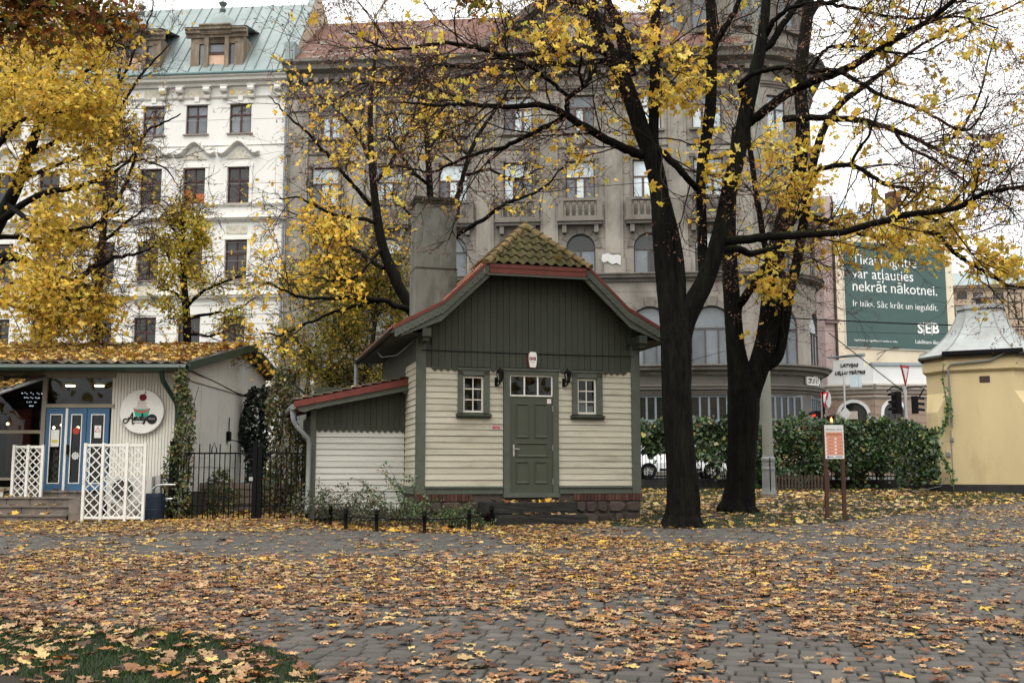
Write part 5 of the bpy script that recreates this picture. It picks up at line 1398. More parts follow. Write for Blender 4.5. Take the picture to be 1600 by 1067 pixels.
ST = [[(-1.7, .2), (-2.0, .55), (-2.5, .3), (-2.65, -.3), (-2.2, -.75), (-1.5, -.5), (-.7, .5), (-.1, 1.6), (.15, 2.15)], [(.15, 2.15), (.2, 1.0), (.15, -.3), (.3, -.9), (.7, -.8)], [(-1.5, .35), (-.9, .75), (-.2, .65), (.35, .6)],
      [(.55, 0), (.75, .95), (.78, 0)], [(.78, .5), (1.0, .98), (1.2, .8), (1.2, 0)], [(1.2, .5), (1.45, .98), (1.65, .8), (1.68, 0), (1.9, .15)],
      [(2.65, .85), (2.3, .95), (2.05, .5), (2.2, .02), (2.5, .2), (2.68, .95), (2.7, .05), (2.95, .15)], [(2.95, .15), (3.3, 1.5), (3.25, 1.95), (3.08, 1.7), (3.1, .3), (3.3, .0), (3.5, .2)],
      [(3.55, .95), (3.55, .1), (3.8, .1)], [(3.6, 1.3), (3.62, 1.36)], [(4.05, .95), (4.0, -.5), (3.7, -.95), (3.45, -.7), (4.3, .2)], [(4.1, 1.3), (4.12, 1.36)],
      [(4.95, .85), (4.6, .95), (4.35, .5), (4.5, .02), (4.8, .2), (4.98, .95), (5.0, .05), (5.25, .2)]]
mb = MB()
for s_ in ST: mb.tube([(SX - .20 + x * .068, -.092, SZ - .185 + z * .078) for x, z in s_], .0125, 5)
mb.build('sign_lettering', M_['ink'], cafe)
mb = MB(); mb.tube([(SX + .15 + .14 * k / 12, -.0965, SZ - .15 + .03 * math.sin(k * 2.1)) for k in range(13)], .006, 4); mb.build('sign_lettering', pm('pale_print', (.35, .35, .34), .1, bump=0), cafe)
put('sign_lettering', text_mesh('CAKE HOUSE', .036, M_['ink'], .001), cafe, M=T(SX - .08, -.089, SZ - .235) @ FACE)

# cafe steps with their blocks
cs = thing('cafe_steps', 'flight of four worn concrete block steps up to the blue cafe doors', 'steps', (CFO.x, 21.0, gz(21)))
tops = [817, 801.5, 786.5, 770]
Yf = [21.0, 21.32, 21.64, 21.96]
zprev = -.1
for i in range(4):
    y0 = Yf[i] - 21.0; zt_ = at(60, (801.5, 786, 772.5, 768)[i] if i < 3 else 768.5, Yf[i]).z - gz(21)
    zt_ = (.165, .33, .495, zb + CFO.z - gz(21))[i]
    xa = at((-40, -40, -5, 15)[i], 800, Yf[i]).x - CFO.x; xb_ = at((104, 108, 124, 126)[i], 800, Yf[i]).x - CFO.x
    z0 = zprev
    x = xb_
    while x > xa:
        w = random.uniform(.40, .62); x0 = max(xa, x - w)
        mb = MB(); mb.box(x0 + .006, x - .006, y0, 1.25, z0, zt_ - .035 + random.uniform(-.004, .004)); mb.build('block', M_['cstep'], cs); x = x0
    mb = MB(); mb.box(xa - .02, xb_ + .02, y0 - .03, 1.27, zt_ - .033, zt_); mb.build('tread', M_['cstep'], cs)
    zprev = zt_ - .02
mb = MB(); xb_ = at(104, 800, 21.0).x - CFO.x; mb.box(xb_ + .03, xb_ + .30, .02, .95, -.1, .46); mb.build('cheek_block', M_['cstep'], cs)


def trellis(name, label, x0, x1, Y, zlo, zhi, posts, pitch=.185, lean=0.0):
    t = thing(name, label, 'trellis', ((x0 + x1) / 2, Y, gz(Y)))
    cx = (x0 + x1) / 2
    for p in posts:
        mb = MB(); mb.box(p - cx - .026, p - cx + .026, -.03, .03, zlo - .06, zhi); mb.build('post', M_['white_paint'], t)
    for a, b in zip(posts, posts[1:]):
        for z in (zlo + .05, zhi - .04):
            mb = MB(); mb.box(a - cx + .031, b - cx - .031, -.02, .02, z - .025, z + .025); mb.build('rail', M_['white_paint'], t)
        a_, b_, c_, d_ = a - cx + .03, b - cx - .03, zlo + .06, zhi - .05
        for sgn in (1, -1):
            k = -20
            while k < 60:
                # diagonal x*sgn + z = k*pitch*1.414
                pts = []
                c0 = k * pitch + (c_ if sgn > 0 else c_)
                for x in (a_, b_):
                    z = c0 - sgn * (x - a_)
                    if c_ <= z <= d_: pts.append((x, z))
                for z in (c_, d_):
                    x = a_ + sgn * (c0 - z)
                    if a_ < x < b_: pts.append((x, z))
                if len(pts) >= 2 and (Vector(pts[0]) - Vector(pts[1])).length > .06:
                    p, q = Vector((pts[0][0], 0, pts[0][1])), Vector((pts[1][0], 0, pts[1][1])); D = (q - p).normalized(); N = Vector((-D.z, 0, D.x)) * .0105
                    y = -.012 if sgn > 0 else .004
                    N = N * random.uniform(.85, 1.15); mb = MB(); mb.extr([p + N, q + N, q - N, p - N], (0, .008, 0)); 
                    mb.v = [(v[0], v[1] + y, v[2]) for v in mb.v]; mb.build('lath', M_['white_paint'], t)
                k += 1
    return t


Yt = 20.95
tx = [at(px, 760, Yt).x for px in (131, 159, 197, 225)]
trellis('trellis_screen', 'three-panel white lattice screen standing in front of the cafe air conditioner', tx[0], tx[3], Yt, .06, at(150, 692, Yt).z - gz(Yt), tx)
tx = [at(px, 745, 21.75).x for px in (20, 42, 65)]
trellis('trellis_screen', 'narrow white lattice screen beside the top of the cafe steps', tx[0], tx[2], 21.75, at(40, 789, 21.75).z - gz(21.75), at(40, 695, 21.75).z - gz(21.75), tx, .15)
# things behind the lattice
ac = thing('air_conditioner', 'white outdoor air conditioner box behind the lattice screen', 'air conditioner', (at(200, 785, 21.6).x, 21.6, gz(21.6)))
zA, zB = at(200, 786, 21.6).z - gz(21.6), at(200, 744, 21.6).z - gz(21.6)
mb = MB(); mb.box(-.46, .46, 0, .32, zA, zB); acb = mb.build('housing', pm('ac_white', (.48, .48, .45), .08, 4), ac)
mb = MB(); mb.lathe([(0, 0), (.19, 0), (.2, .01), (.21, .0), (.21, .03)], 20); put('fan_guard', mb.mesh('fan_guard', M_['frame_dark']), acb, M=T(-.12, -.01, (zA + zB) / 2, 0, math.pi / 2))
mb = MB(); mb.lathe([(0, 0), (.04, 0), (.04, .003), (0, .003)], 12); put('logo_dot', mb.mesh('logo_dot', M_['red_ink']), acb, M=T(.32, -.004, zB - .12, 0, math.pi / 2))
for s in (-.38, .38):
    mb = MB(); mb.box(s - .03, s + .03, .0, .3, .0, zA - .002); mb.build('stand_leg', M_['white_paint'], ac)
mb = MB(); mb.box(.50, .60, .1, .25, zA, zB + .02); mb.build('side_box', pm('side_box_grey', (.33, .33, .31), .1), ac)
bx_ = on_ground(252, 812)
mb = MB(); mb.lathe([(0, 0), (.19, 0), (.195, .05), (.205, .25), (.2, .26), (.205, .28), (.2, .5), (.19, .56), (.17, .56), (.17, .5), (0, .5)], 20)
br_ = mb.build('blue_barrel', pm('blue_plastic', (.009, .017, .034), .15, 3, .45, .05), smooth=False, label='dark blue plastic barrel standing between the lattice screen and the iron gate', cat='barrel'); br_.location = (bx_.x, 21.4, gz(21.4))
rl = thing('bent_rail', 'bent white metal tube rail above the blue barrel', 'rail', (at(235, 770, 21.5).x, 21.5, gz(21.5)))
z1 = at(235, 757, 21.5).z - gz(21.5); mb = MB(); mb.tube([(.0, 0, z1 - .28), (.03, 0, z1 - .1), (.12, 0, z1 - .02), (.25, 0, z1), (.5, 0, z1)], .022, 8); mb.tube([(-.1, 0, z1 - .3), (.45, 0, z1 - .28)], .02, 6); mb.tube([(-.05, 0, 0), (-.05, 0, z1 - .28)], .02, 6); mb.build('tube', M_['steel'], rl)
# iron gate and fence
def iron(name, label, xs, Y, bars, H, rails, cat, extra=None):
    cx = (xs[0] + xs[-1]) / 2; t = thing(name, label, cat, (cx, Y, gz(Y)))
    for x in xs:
        mb = MB(); mb.box(x - cx - .045, x - cx + .045, -.045, .045, -.05, H + .02); mb.box(x - cx - .05, x - cx + .05, -.05, .05, H + .02, H + .04); mb.build('post', M_['black'], t)
    for z in rails:
        mb = MB(); mb.box(xs[0] - cx, xs[-1] - cx, -.012, .012, z - .016, z + .016); mb.build('rail', M_['black'], t)
    for k, x in enumerate(bars):
        mb = MB(); h = (H - .02) if k % 2 == 0 else (rails[-1] + .02); mb.box(x - cx - .009, x - cx + .009, -.0095, .0095, .04, h); mb.build('bar', M_['black'], t)
    return t, cx


Yg = 21.7
X = lambda px, Y=Yg: at(px, 750, Y).x
zg = lambda py: at(330, py, Yg).z - gz(Yg)
g_, cx = iron('iron_gate', 'black iron bar gate with house-shaped finial between two square posts', [X(268), X(398)], Yg, [X(278 + 8.05 * k) for k in range(15)], zg(692), [zg(790), zg(708)], 'gate')
xa = X(333) - cx; mb = MB(); mb.tube([(xa - .05, 0, zg(708)), (xa - .05, 0, zg(702)), (xa, 0, zg(691)), (xa + .05, 0, zg(702)), (xa + .05, 0, zg(708))], .011, 6); mb.build('finial', M_['black'], g_)
mb = MB(); mb.box(X(390) - cx, X(396) - cx, -.06, -.01, zg(751), zg(745)); mb.build('lock', M_['steel'], g_)
iron('iron_fence', 'black iron bar fence running into the vine beside the lean-to', [X(406), X(482)], Yg, [X(414 + 8.2 * k) for k in range(8)], zg(700), [zg(790), zg(708)], 'fence')
# odds and ends in the yard behind the gate
yd = thing('planter_crate', 'weathered wooden planter crate behind the iron gate', 'planter', (at(360, 780, 24).x, 24, gz(24)))
for k in range(4):
    mb = MB(); mb.box(-1.2, 1.3, -.02, .02, .05 + k * .16, .19 + k * .16); mb.build('plank', M_['wood_grey'], yd)
for s in (-1.15, 0, 1.25):
    mb = MB(); mb.box(s - .05, s + .05, -.06, -.021, 0, .75); mb.build('post', M_['wood_grey'], yd)
mb = MB(); mb.box(-1.2, 1.3, .03, .8, .0, .6); mb.build('earth', M_['soil'], yd)
pl_ = thing('plant_pot', 'dark plant pot with seedlings inside the gate', 'pot', (at(300, 800, 23).x, 23, gz(23)))
mb = MB(); mb.lathe([(0, 0), (.2, 0), (.28, .5), (.3, .52), (.26, .5), (0, .46)], 14); mb.build('pot', M_['frame_dark'], pl_)
bn = thing('green_bin', 'green plastic bin half hidden behind the gate post', 'bin', (at(415, 780, 24.5).x, 24.5, gz(24.5)))
mb = MB(); mb.box(-.3, .3, -.25, .25, .02, .8); mb.build('bin_body', pm('green_plastic', (.012, .06, .035), .15, 3, .5), bn)
mb = MB(); mb.box(-.33, .33, -.28, .28, .802, .86); mb.build('lid', pm('green_lid', (.012, .05, .03), .15, 3, .5), bn)

# ------------------------------------------------------------------ low bollard rail in front of the shrubs
lf = thing('low_rail_fence', 'knee-high black post and rail edging along the shrub bed', 'fence', (-1.5, 18.5, gz(18.5)))
bl = [(516, 822), (540, 830), (588, 832), (663, 835), (733, 832), (768, 823)]
pp = []
pst = MB(); pst.lathe([(.045, -.02), (.045, .02), (.032, .04), (.032, .30), (.045, .31), (.045, .335), (.03, .345), (.042, .37), (.03, .40), (0, .41)], 10); pst = pst.mesh('post', M_['black'], True)
for px, py in bl:
    p = on_ground(px, py); pp.append(p); put('post', pst, lf, M=T(p.x + 1.5, p.y - 18.5, p.z - gz(18.5)))
for a, b in zip(pp, pp[1:]):
    mb = MB(); o = Vector((1.5, -18.5, -gz(18.5) + .26)); mb.tube([a + o, (a + b) / 2 + o + Vector((0, 0, -.01)), b + o], .012, 6); mb.build('rail', M_['black'], lf)

# ------------------------------------------------------------------ yellow pavilion
KC = Vector((at(1544, 700, 34.2).x, 34.2, gz(34.2)))
ki = thing('pavilion', 'yellow rendered octagonal pavilion with dark plinth and pale bell-shaped metal roof', 'pavilion', KC, R(-28))
kz = lambda py: at(1527, py, 32.6).z - KC.z


def octa(hw, c, z): return [Vector(p + (z,)) for p in ((-hw + c, -hw), (hw - c, -hw), (hw, -hw + c), (hw, hw - c), (hw - c, hw), (-hw + c, hw), (-hw, hw - c), (-hw, -hw + c))]


def stack(mb, rings):
    b = len(mb.v)
    for r in rings: mb.v += [tuple(p) for p in r]
    for i in range(len(rings) - 1):
        for k in range(8): mb.f.append((b + i * 8 + k, b + i * 8 + (k + 1) % 8, b + i * 8 + 8 + (k + 1) % 8, b + i * 8 + 8 + k)); mb.m.append(mb.cur)
    mb.f.append(tuple(range(b + (len(rings) - 1) * 8, b + len(rings) * 8))); mb.m.append(mb.cur)


M_['yellow'] = pm('yellow_render', (.49, .395, .22), .09, .9, .85, .25, 16, dirt=(.36, .28, .155), dirt_lo=.5, dirt_hi=.8, dscale=1.1, stretch=(1, 1, .3))
mb = MB(); HWk = 1.66
stack(mb, [octa(HWk, .36, kz(757)), octa(HWk, .36, kz(642)), octa(HWk, .72, kz(611)), octa(HWk, .72, kz(585)), octa(HWk, .72, kz(578))]); kb = mb.build('wall', M_['yellow'], ki)
mb = MB(); stack(mb, [octa(HWk + .02, .72, kz(580)), octa(HWk + .1, .74, kz(576)), octa(HWk + .1, .74, kz(562)), octa(HWk + .02, .72, kz(557)), octa(HWk + .02, .72, kz(552))]); mb.build('cornice', M_['yellow'], kb)
mb = MB(); stack(mb, [octa(HWk + .03, .38, -.4), octa(HWk + .03, .38, kz(757)), octa(HWk - .02, .36, kz(756.5))]); mb.build('plinth', pm('black_plinth', (.022, .021, .02), .3, 4, .8, .3), kb)
prof = [(1.0, 551), (.90, 546), (.735, 534), (.585, 519), (.485, 505), (.41, 490), (.365, 478), (.355, 474)]
mb = MB(); rings = [octa((HWk + .18) * f, .76 * f, kz(py)) for f, py in prof]; stack(mb, [octa(HWk + .18, .76, kz(553.5))] + rings)
kr = mb.build('roof', pm('pale_zinc_roof', (.27, .29, .285), .14, 1.5, .62, .1, 10, spec=.4, dirt=(.17, .17, .145), dirt_lo=.5, dirt_hi=.8, dscale=1.2), ki)
for k in range(8):
    mb = MB(); mb.tube([r[k] + Vector((0, 0, .01)) for r in rings], .022, 5); mb.build('roof_seam', pm('zinc_seam', (.22, .23, .22), .1) if k == 0 else bpy.data.materials['zinc_seam'], kr)
mb = MB(); stack(mb, [octa((HWk + .18) * .385, .28, kz(474)), octa((HWk + .18) * .385, .28, kz(468)), octa((HWk + .18) * .25, .2, kz(466))]); mb.build('roof_cap', bpy.data.materials['pale_zinc_roof'], kr)
mb = MB(); mb.lathe([(.2, 0), (.14, .05), (.12, .2), (.26, .24), (.27, .28), (.12, .34), (.06, .4), (0, .44)], 8, (0, 0, kz(467))); mb.build('finial', M_['frame_dark'], kr)
mb = MB(); stack(mb, [octa(HWk + .06, .73, kz(556)), octa(HWk + .21, .78, kz(556)), octa(HWk + .21, .78, kz(552.5))]); mb.build('eaves_gutter', pm('mossy_dark_eave', (.035, .033, .026), .4, 5), kr)
mb = MB(); mb.box(-1.05, 1.25, -HWk - .30, -HWk - .215, kz(553), kz(547)); mb.build('gutter_board', M_['black'], kr)
mb = MB(); vx = .12; mb.box(vx - .15, vx + .15, -HWk - .012, -HWk + .05, kz(597), kz(587)); v = mb.build('vent', M_['frame_dark'], kb)
for k in range(4):
    mb = MB(); mb.box(vx - .13, vx + .13, -HWk - .022, -HWk - .013, kz(596) + k * .05, kz(596) + k * .05 + .02); mb.build('slat', M_['wood_brown'], v)
mb = MB(); mb.tube([(-.88, -HWk - .04, kz(665)), (-.9, -HWk - .14, kz(572)), (-.82, -HWk - .16, kz(567)), (.3, -HWk - .16, kz(564)), (.75, -HWk - .2, kz(553)), (1.2, -HWk - .2, kz(550)), (1.9, -HWk + .3, kz(552))], .03, 6); mb.build('conduit', M_['zinc'], kb)
mb = MB(); mb.tube([(-.93, -HWk - .03, kz(670)), (-.93, -HWk - .03, kz(765))], .015, 5); mb.box(-1.1, -.98, -HWk - .06, -HWk, kz(712), kz(706)); mb.box(-.96, -.86, -HWk - .06, -HWk, kz(688), kz(683)); mb.build('junction_box', M_['zinc'], kb)
mb = MB(); mb.tube([(-1.1, -HWk - .05, kz(745)), (-1.3, -HWk - .15, kz(760)), (-1.9, -HWk - .2, kz(767)), (-2.4, -HWk - .1, kz(766))], .012, 5); mb.build('cable', M_['zinc'], kb)
# ------------------------------------------------------------------ notice board
b1, b2 = on_ground(1293, 812), on_ground(1320, 812)
nb = thing('notice_board', 'brown two-post notice board with white and salmon information panel', 'notice board', ((b1.x + b2.x) / 2, b1.y, b1.z))
hw = (b2.x - b1.x) / 2; nz = lambda py: at(1306, py, b1.y).z - b1.z
for s in (-1, 1):
    mb = MB(); mb.box(s * hw - .035, s * hw + .035, -.035, .035, -.1, nz(666)); mb.build('post', M_['wood_brown'], nb)
mb = MB(); mb.box(-hw + .036, hw - .036, -.02, .02, nz(769), nz(766)); mb.build('crossbar', M_['wood_brown'], nb)
mb = MB(); mb.box(-hw - .01, hw + .025, -.055, -.04, nz(716.5), nz(664)); bd = mb.build('panel', pm('panel_white', (.62, .63, .62), .03, 4, bump=0), nb)
mb = MB(); mb.box(-hw + .01, hw + .005, -.0575, -.0555, nz(711), nz(675)); mb.build('salmon_print', pm('salmon_print', (.58, .27, .185), .04, 5, bump=0), nb)
put('lettering', text_mesh('Vērmanes dārzs', .051, pm('dark_green_print', (.02, .05, .035), .1, bump=0), .0006), nb, M=T(0, -.0562, nz(671)) @ FACE)
mb = MB(); mb2 = MB()
for k in range(5):
    for s in (-1, 1):
        c_ = (-.165 if s < 0 else .03, nz(685.5 + k * 5.5))
        mb.xz([(c_[0] + .024 * math.cos(a * math.pi / 6), c_[1] + .024 * math.sin(a * math.pi / 6)) for a in range(12)], -.0590, -.0578)
        mb2.box(c_[0] + .035, c_[0] + .14, -.0590, -.0578, c_[1] - .004, c_[1] + .004)
mb2.box(-.15, .15, -.0590, -.0578, nz(678.5), nz(677.5)); mb2.box(-.15, .16, -.059, -.0578, nz(680.5), nz(679.7))
mb.build('round_print', pm('print_white', (.7, .6, .56), .05, bump=0), nb); mb2.build('text_print', pm('print_red', (.30, .08, .05), .05, bump=0), nb)
mb = MB(); mb.box(-.15, -.11, -.0575, -.0558, nz(714.5), nz(712.5)); mb.box(-.1, -.02, -.0575, -.0558, nz(714), nz(713)); mb.box(.02, .16, -.0575, -.0558, nz(714), nz(713)); mb.build('footer_print', M_['ink'], nb)
# ------------------------------------------------------------------ lamp post beyond the trees
lp = on_ground(1202, 779)
la = thing('lamp_post', 'tall pale grey tapering lamp post with cast pedestal between the trees and the hedge', 'lamp post', lp)
M_['post'] = pm('lichened_grey_paint', (.20, .205, .175), .15, 3, .7, .2, 30, dirt=(.10, .10, .08), dirt_lo=.5, dirt_hi=.75, dscale=3, stretch=(1, 1, .4))
mb = MB(); mb.lathe([(.25, -.1), (.25, .06), (.23, .10), (.225, .13)], 8); mb.build('plinth', M_['wood_grey'], la)
mb = MB(); mb.lathe([(.215, .13), (.20, .2), (.185, .32), (.182, .78), (.195, .80), (.195, .86), (.18, .88), (.182, 1.02), (.2, 1.06), (.2, 1.12), (.165, 1.17), (.16, 1.24)], 12); mb.build('pedestal', M_['zinc'], la, smooth=False)
mb = MB(); mb.lathe([(.15, 1.24), (.148, 1.6), (.125, 4.5), (.10, 8), (.08, 15.6)], 14); mb.build('shaft', M_['post'], la, smooth=True)
mb = MB(); mb.tube([(0, -.185, .1), (0, -.192, .9), (0, -.2, 1.15)], .015, 5); mb.build('cable', M_['black'], la)
mb = MB(); mb.tube([(0, 0, 15.5), (0, .4, 16.3), (0, 1.4, 16.7), (0, 2.2, 16.7)], .05, 8); mb.box(-.15, .15, 1.9, 2.7, 16.6, 16.76); mb.build('lamp_arm', M_['post'], la)
# poles behind the lean-to
for px, Y, r0, r1, pt, lab in ((473, 37.5, .11, .09, 330, 'grey concrete pole behind the lean-to roof'), (488, 37.5, .05, .045, 505, 'thin grey pole with a small white box behind the lean-to')):
    p = at(px, 640, Y); o = thing('utility_pole', lab, 'pole', (p.x, Y, gz(Y))); zt2 = at(px, pt, Y).z - gz(Y)
    mb = MB(); mb.tube([(0, 0, 0), (0, 0, zt2)], [r0, r1], 10); mb.build('shaft', M_['post'] if r0 > .1 else M_['steel'], o)
    if r0 < .1: mb = MB(); zz_ = at(px, 597, Y).z - gz(Y); mb.box(-.08, .08, -.15, -.05, zz_ - .08, zz_ + .06); mb.build('box', M_['white_paint'], o)
    else: mb = MB(); mb.lathe([(.092, 0), (.13, .05), (.05, .12), (0, .14)], 10, (0, 0, zt2)); mb.build('cap', M_['zinc'], o)
# ------------------------------------------------------------------ park fence under the hedge
pf = thing('park_fence', 'black park railing on a low dark wall behind the leafy creeper', 'fence', (9, 35.9, gz(35.9)))
mb = MB(); mb.box(-7, 5.2, -.12, .12, -.2, .32); mb.build('base_wall', pm('dark_base_wall', (.03, .028, .025), .3, 3), pf)
barm = MB(); barm.box(-.011, .011, -.011, .011, .32, 2.15); barm = barm.mesh('bar', M_['black'])
x = -5.6
while x < 5.0: put('bar', barm, pf, M=T(x, 0, 0)); x += .125
for z in (.42, 2.0):
    mb = MB(); mb.box(-6.9, 5.1, -.015, .015, z, z + .035); mb.build('rail', M_['black'], pf)
# brown pickets
pk_ = thing('picket_fence', 'low brown weathered picket fence in front of the creeper', 'fence', (at(1252, 760, 34.4).x, 34.4, gz(34.4)))
for k in range(17):
    mb = MB(); x = -.85 + k * .106; h = .52 + random.uniform(-.02, .03); mb.xz([(x, .02), (x + .062, .02), (x + .062, h - .03), (x + .031, h), (x, h - .03)], -.012, .008); mb.build('picket', pm('brown_picket', (.05, .035, .025), .3, 5, rnd=.3) if k == 0 else bpy.data.materials['brown_picket'], pk_)
mb = MB(); mb.box(-.9, .97, .009, .035, .15, .2); mb.box(-.9, .97, .009, .035, .4, .45); mb.build('rail', bpy.data.materials['brown_picket'], pk_)
# ------------------------------------------------------------------ parked car in the street
CX, CY = at(1012, 738, 45).x + 1.32, 45.6
car = thing('parked_car', 'white car parked in the street behind the park railing', 'car', (CX, CY, gz(45)))
prof = [(-2.2, .42), (-2.22, .75), (-2.1, .98), (-1.9, 1.06), (-1.35, 1.52), (-.5, 1.64), (.5, 1.6), (1.1, 1.12), (1.9, 1.0), (2.18, .82), (2.2, .45)]
def arch_cut(pts):
    out = list(pts)
    for c in (1.36, -1.32):
        out += [(c + .37 * math.cos(a), .34 + .37 * math.sin(a)) for a in [math.pi * k / 8 for k in range(9)]]
    return out
wp = pm('white_car_paint', (.62, .63, .64), .02, 1, .25, 0, spec=.5, coat=.6)
mb = MB(); base = arch_cut(prof)
nn = len(base); V = []
for y, s in ((-.86, .94), (-.82, 1.0), (.82, 1.0), (.86, .94)): V += [(x * (1 if abs(y) < .84 else .99), y * (1 if z < 1.0 else .86), (.3 + (z - .3)) if abs(y) < .84 else z * .995) for x, z in base]
mb.raw(V, [tuple(range(nn))[::-1], tuple(range(3 * nn, 4 * nn))] + [(r * nn + k, r * nn + (k + 1) % nn, (r + 1) * nn + (k + 1) % nn, (r + 1) * nn + k) for r in range(3) for k in range(nn)]); mb.build('body', wp, car)
for y in (-.80, .80):
    s = 1 if y > 0 else -1
    for win in ([(-1.72, 1.08), (-1.3, 1.47), (-.55, 1.57), (-.5, 1.08)], [(-.42, 1.08), (-.46, 1.57), (.45, 1.54), (.98, 1.1)]):
        mb = MB(); mb.xz(win, y * .93 - .01 * s, y * .93 + .02 * s); mb.build('window', M_['pane_dark'], car)
    mb = MB(); mb.box(-.85, .95, y * 1.07 - .01, y * 1.07 + .01, .36, .46); mb.build('sill', M_['black'], car)
for c in (1.36, -1.32):
    for y in (-.74, .74):
        mb = MB(); mb.lathe([(.20, -.1), (.31, -.11), (.335, -.08), (.335, .08), (.31, .11), (.2, .1)], 22); w = put('wheel', mb.mesh('wheel', M_['black']), car, M=T(c, y, .335, 0, math.pi / 2))
        mb = MB()
        for k in range(10): a = k * math.pi / 5; mb.tube([(.03 * math.cos(a), .03 * math.sin(a), .085 if y < 0 else -.085), (.2 * math.cos(a), .2 * math.sin(a), .085 if y < 0 else -.085)], .018, 4)
        mb.lathe([(.19, -.09), (.215, -.09), (.215, .09), (.19, .09)], 22); mb.build('rim', M_['steel'], w)
for x, m_ in ((-2.15, pm('tail_lamp', (.3, .02, .02), .1)), (2.1, pm('head_lamp', (.6, .6, .6), .1))):
    for y in (-.62, .62): mb = MB(); mb.box(x - .08, x + .06, y - .16, y + .16, .74, .86); mb.build('light', m_, car)
# ------------------------------------------------------------------ signals and signs at the crossing
def signal(name, label, px, py_foot, Y, heads, extra):
    p = at(px, py_foot, Y); t = thing(name, label, 'traffic light', (p.x, Y, gz(Y)))
    zf = lambda py: at(px, py, Y).z - gz(Y)
    for (dx, p0, p1, rz, lit) in heads:
        z0, z1 = zf(p1), zf(p0); n = 3 if (z1 - z0) > .6 else (2 if z1 - z0 > .42 else 1)
        mb = MB(); mb.box(-.15, .15, -.12, .12, z0, z1)
        for k in range(n):
            zc = z0 + (z1 - z0) * (k + .5) / n; r = .105
            ring = [(r * math.cos(a * math.pi / 6), zc + r * math.sin(a * math.pi / 6)) for a in range(7)]
            for (a, b) in zip(ring, ring[1:]): mb.face([(a[0], -.12, a[1]), (b[0], -.12, b[1]), (b[0], -.36, b[1] - .03), (a[0], -.36, a[1] - .03)])
        h = put('signal_head', mb.mesh('signal_head', M_['black']), t, M=T(dx, 0, 0, rz))
        for k in range(n):
            zc = z0 + (z1 - z0) * (k + .5) / n
            mb = MB(); mb.xz([(.1 * math.cos(a * math.pi / 8), zc + .1 * math.sin(a * math.pi / 8)) for a in range(16)], -.135, -.121); mb.build('lens', M_['dark'] if not (lit and k == n - 1) else lit, h)
    extra(t, zf)
    return t


red_l = emit_mat('red_lens', (1, .05, .02), 1.2); man = emit_mat('lit_red_figure', (1, .28, .08), 5.0)
def ex1(t, zf):
    mb = MB(); mb.tube([(0, 0, 0), (0, 0, zf(612))], .055, 8); mb.build('pole', M_['black'], t)
    mb = MB(); mb.xz([(-.36, .62), (.36, .62), (.0, 0)], -.02, .02); y_ = put('give_way_sign', mb.mesh('give_way_sign', M_['red_ink']), t, M=T(0.02, -.1, zf(637), R(-80)))
    mb = MB(); mb.xz([(-.22, .54), (.22, .54), (0, .16)], -.024, -.0205); mb.build('sign_face', M_['white_paint'], y_)
    mb = MB(); mb.lathe([(0, 0), (.34, 0), (.34, .03), (0, .03)], 20); put('round_sign', mb.mesh('round_sign', M_['steel']), t, M=T(.16, -.05, zf(624), R(55), math.pi / 2))
    z = zf(656); mb = MB(); mb.box(.12, .40, -.1, .1, z - .16, z + .16); b = mb.build('walk_box', M_['black'], t)
    mb = MB(); mb.xz([(.225, z - .11), (.295, z - .11), (.31, z + .03), (.275, z + .05), (.275, z + .1), (.245, z + .1), (.245, z + .05), (.21, z + .03)], -.108, -.102); mb.build('lit_figure', man, t)
signal('traffic_light', 'traffic light with glowing red walking-figure box above the hedge', 1289, 690, 43, [(-.32, 642, 664, R(-60), red_l)], ex1)
def ex2(t, zf):
    mb = MB(); mb.tube([(0, 0, 0), (0, 0, zf(600))], .07, 8); mb.build('pole', M_['steel'], t)
    mb = MB(); mb.xz([(-.42, .80), (.42, .80), (.0, 0)], -.02, .02); y_ = put('give_way_sign', mb.mesh('give_way_sign', pm('sign_red', (.28, .02, .025), .1)), t, M=T(.0, -.1, zf(603.5), R(48)))
    mb = MB(); mb.xz([(-.27, .70), (.27, .70), (0, .2)], -.024, -.0205); mb.build('sign_face', pm('sign_grey_white', (.5, .51, .52), .05), y_)
    mb = MB(); mb.tube([(-.1, 0, zf(607)), (-.45, .05, zf(604)), (-.7, 0, zf(611))], .03, 6); mb.tube([(0, 0, zf(607)), (.5, 0, zf(604)), (.75, 0, zf(607)), (.55, 0, zf(620))], .03, 6); mb.build('bracket', M_['black'], t)
signal('traffic_light', 'back-to-back black traffic signals under a tilted give-way sign', 1417, 680, 41, [(-.34, 612, 646, R(-65), None), (.36, 619, 646, R(70), None)], ex2)
sp = at(1322, 680, 47); s3 = thing('street_sign', 'thin pole with diamond sign and rectangular plate in front of the theatre', 'street sign', (sp.x, 47, gz(47)))
zf = lambda py: at(1322, py, 47).z - gz(47)
mb = MB(); mb.tube([(0, 0, 0), (0, 0, zf(586))], .04, 8); mb.build('pole', M_['steel'], s3)
mb = MB(); z = zf(646); mb.xz([(-.26, z), (0, z - .3), (.26, z), (0, z + .3)], -.05, -.03); mb.build('diamond_sign', M_['steel'], s3)
mb = MB(); mb.box(.25, .62, -.05, -.02, zf(605), zf(586)); mb.box(.63, .78, -.04, -.01, zf(605), zf(587)); mb.build('plate', pm('plate_blue_grey', (.36, .42, .44), .08), s3)
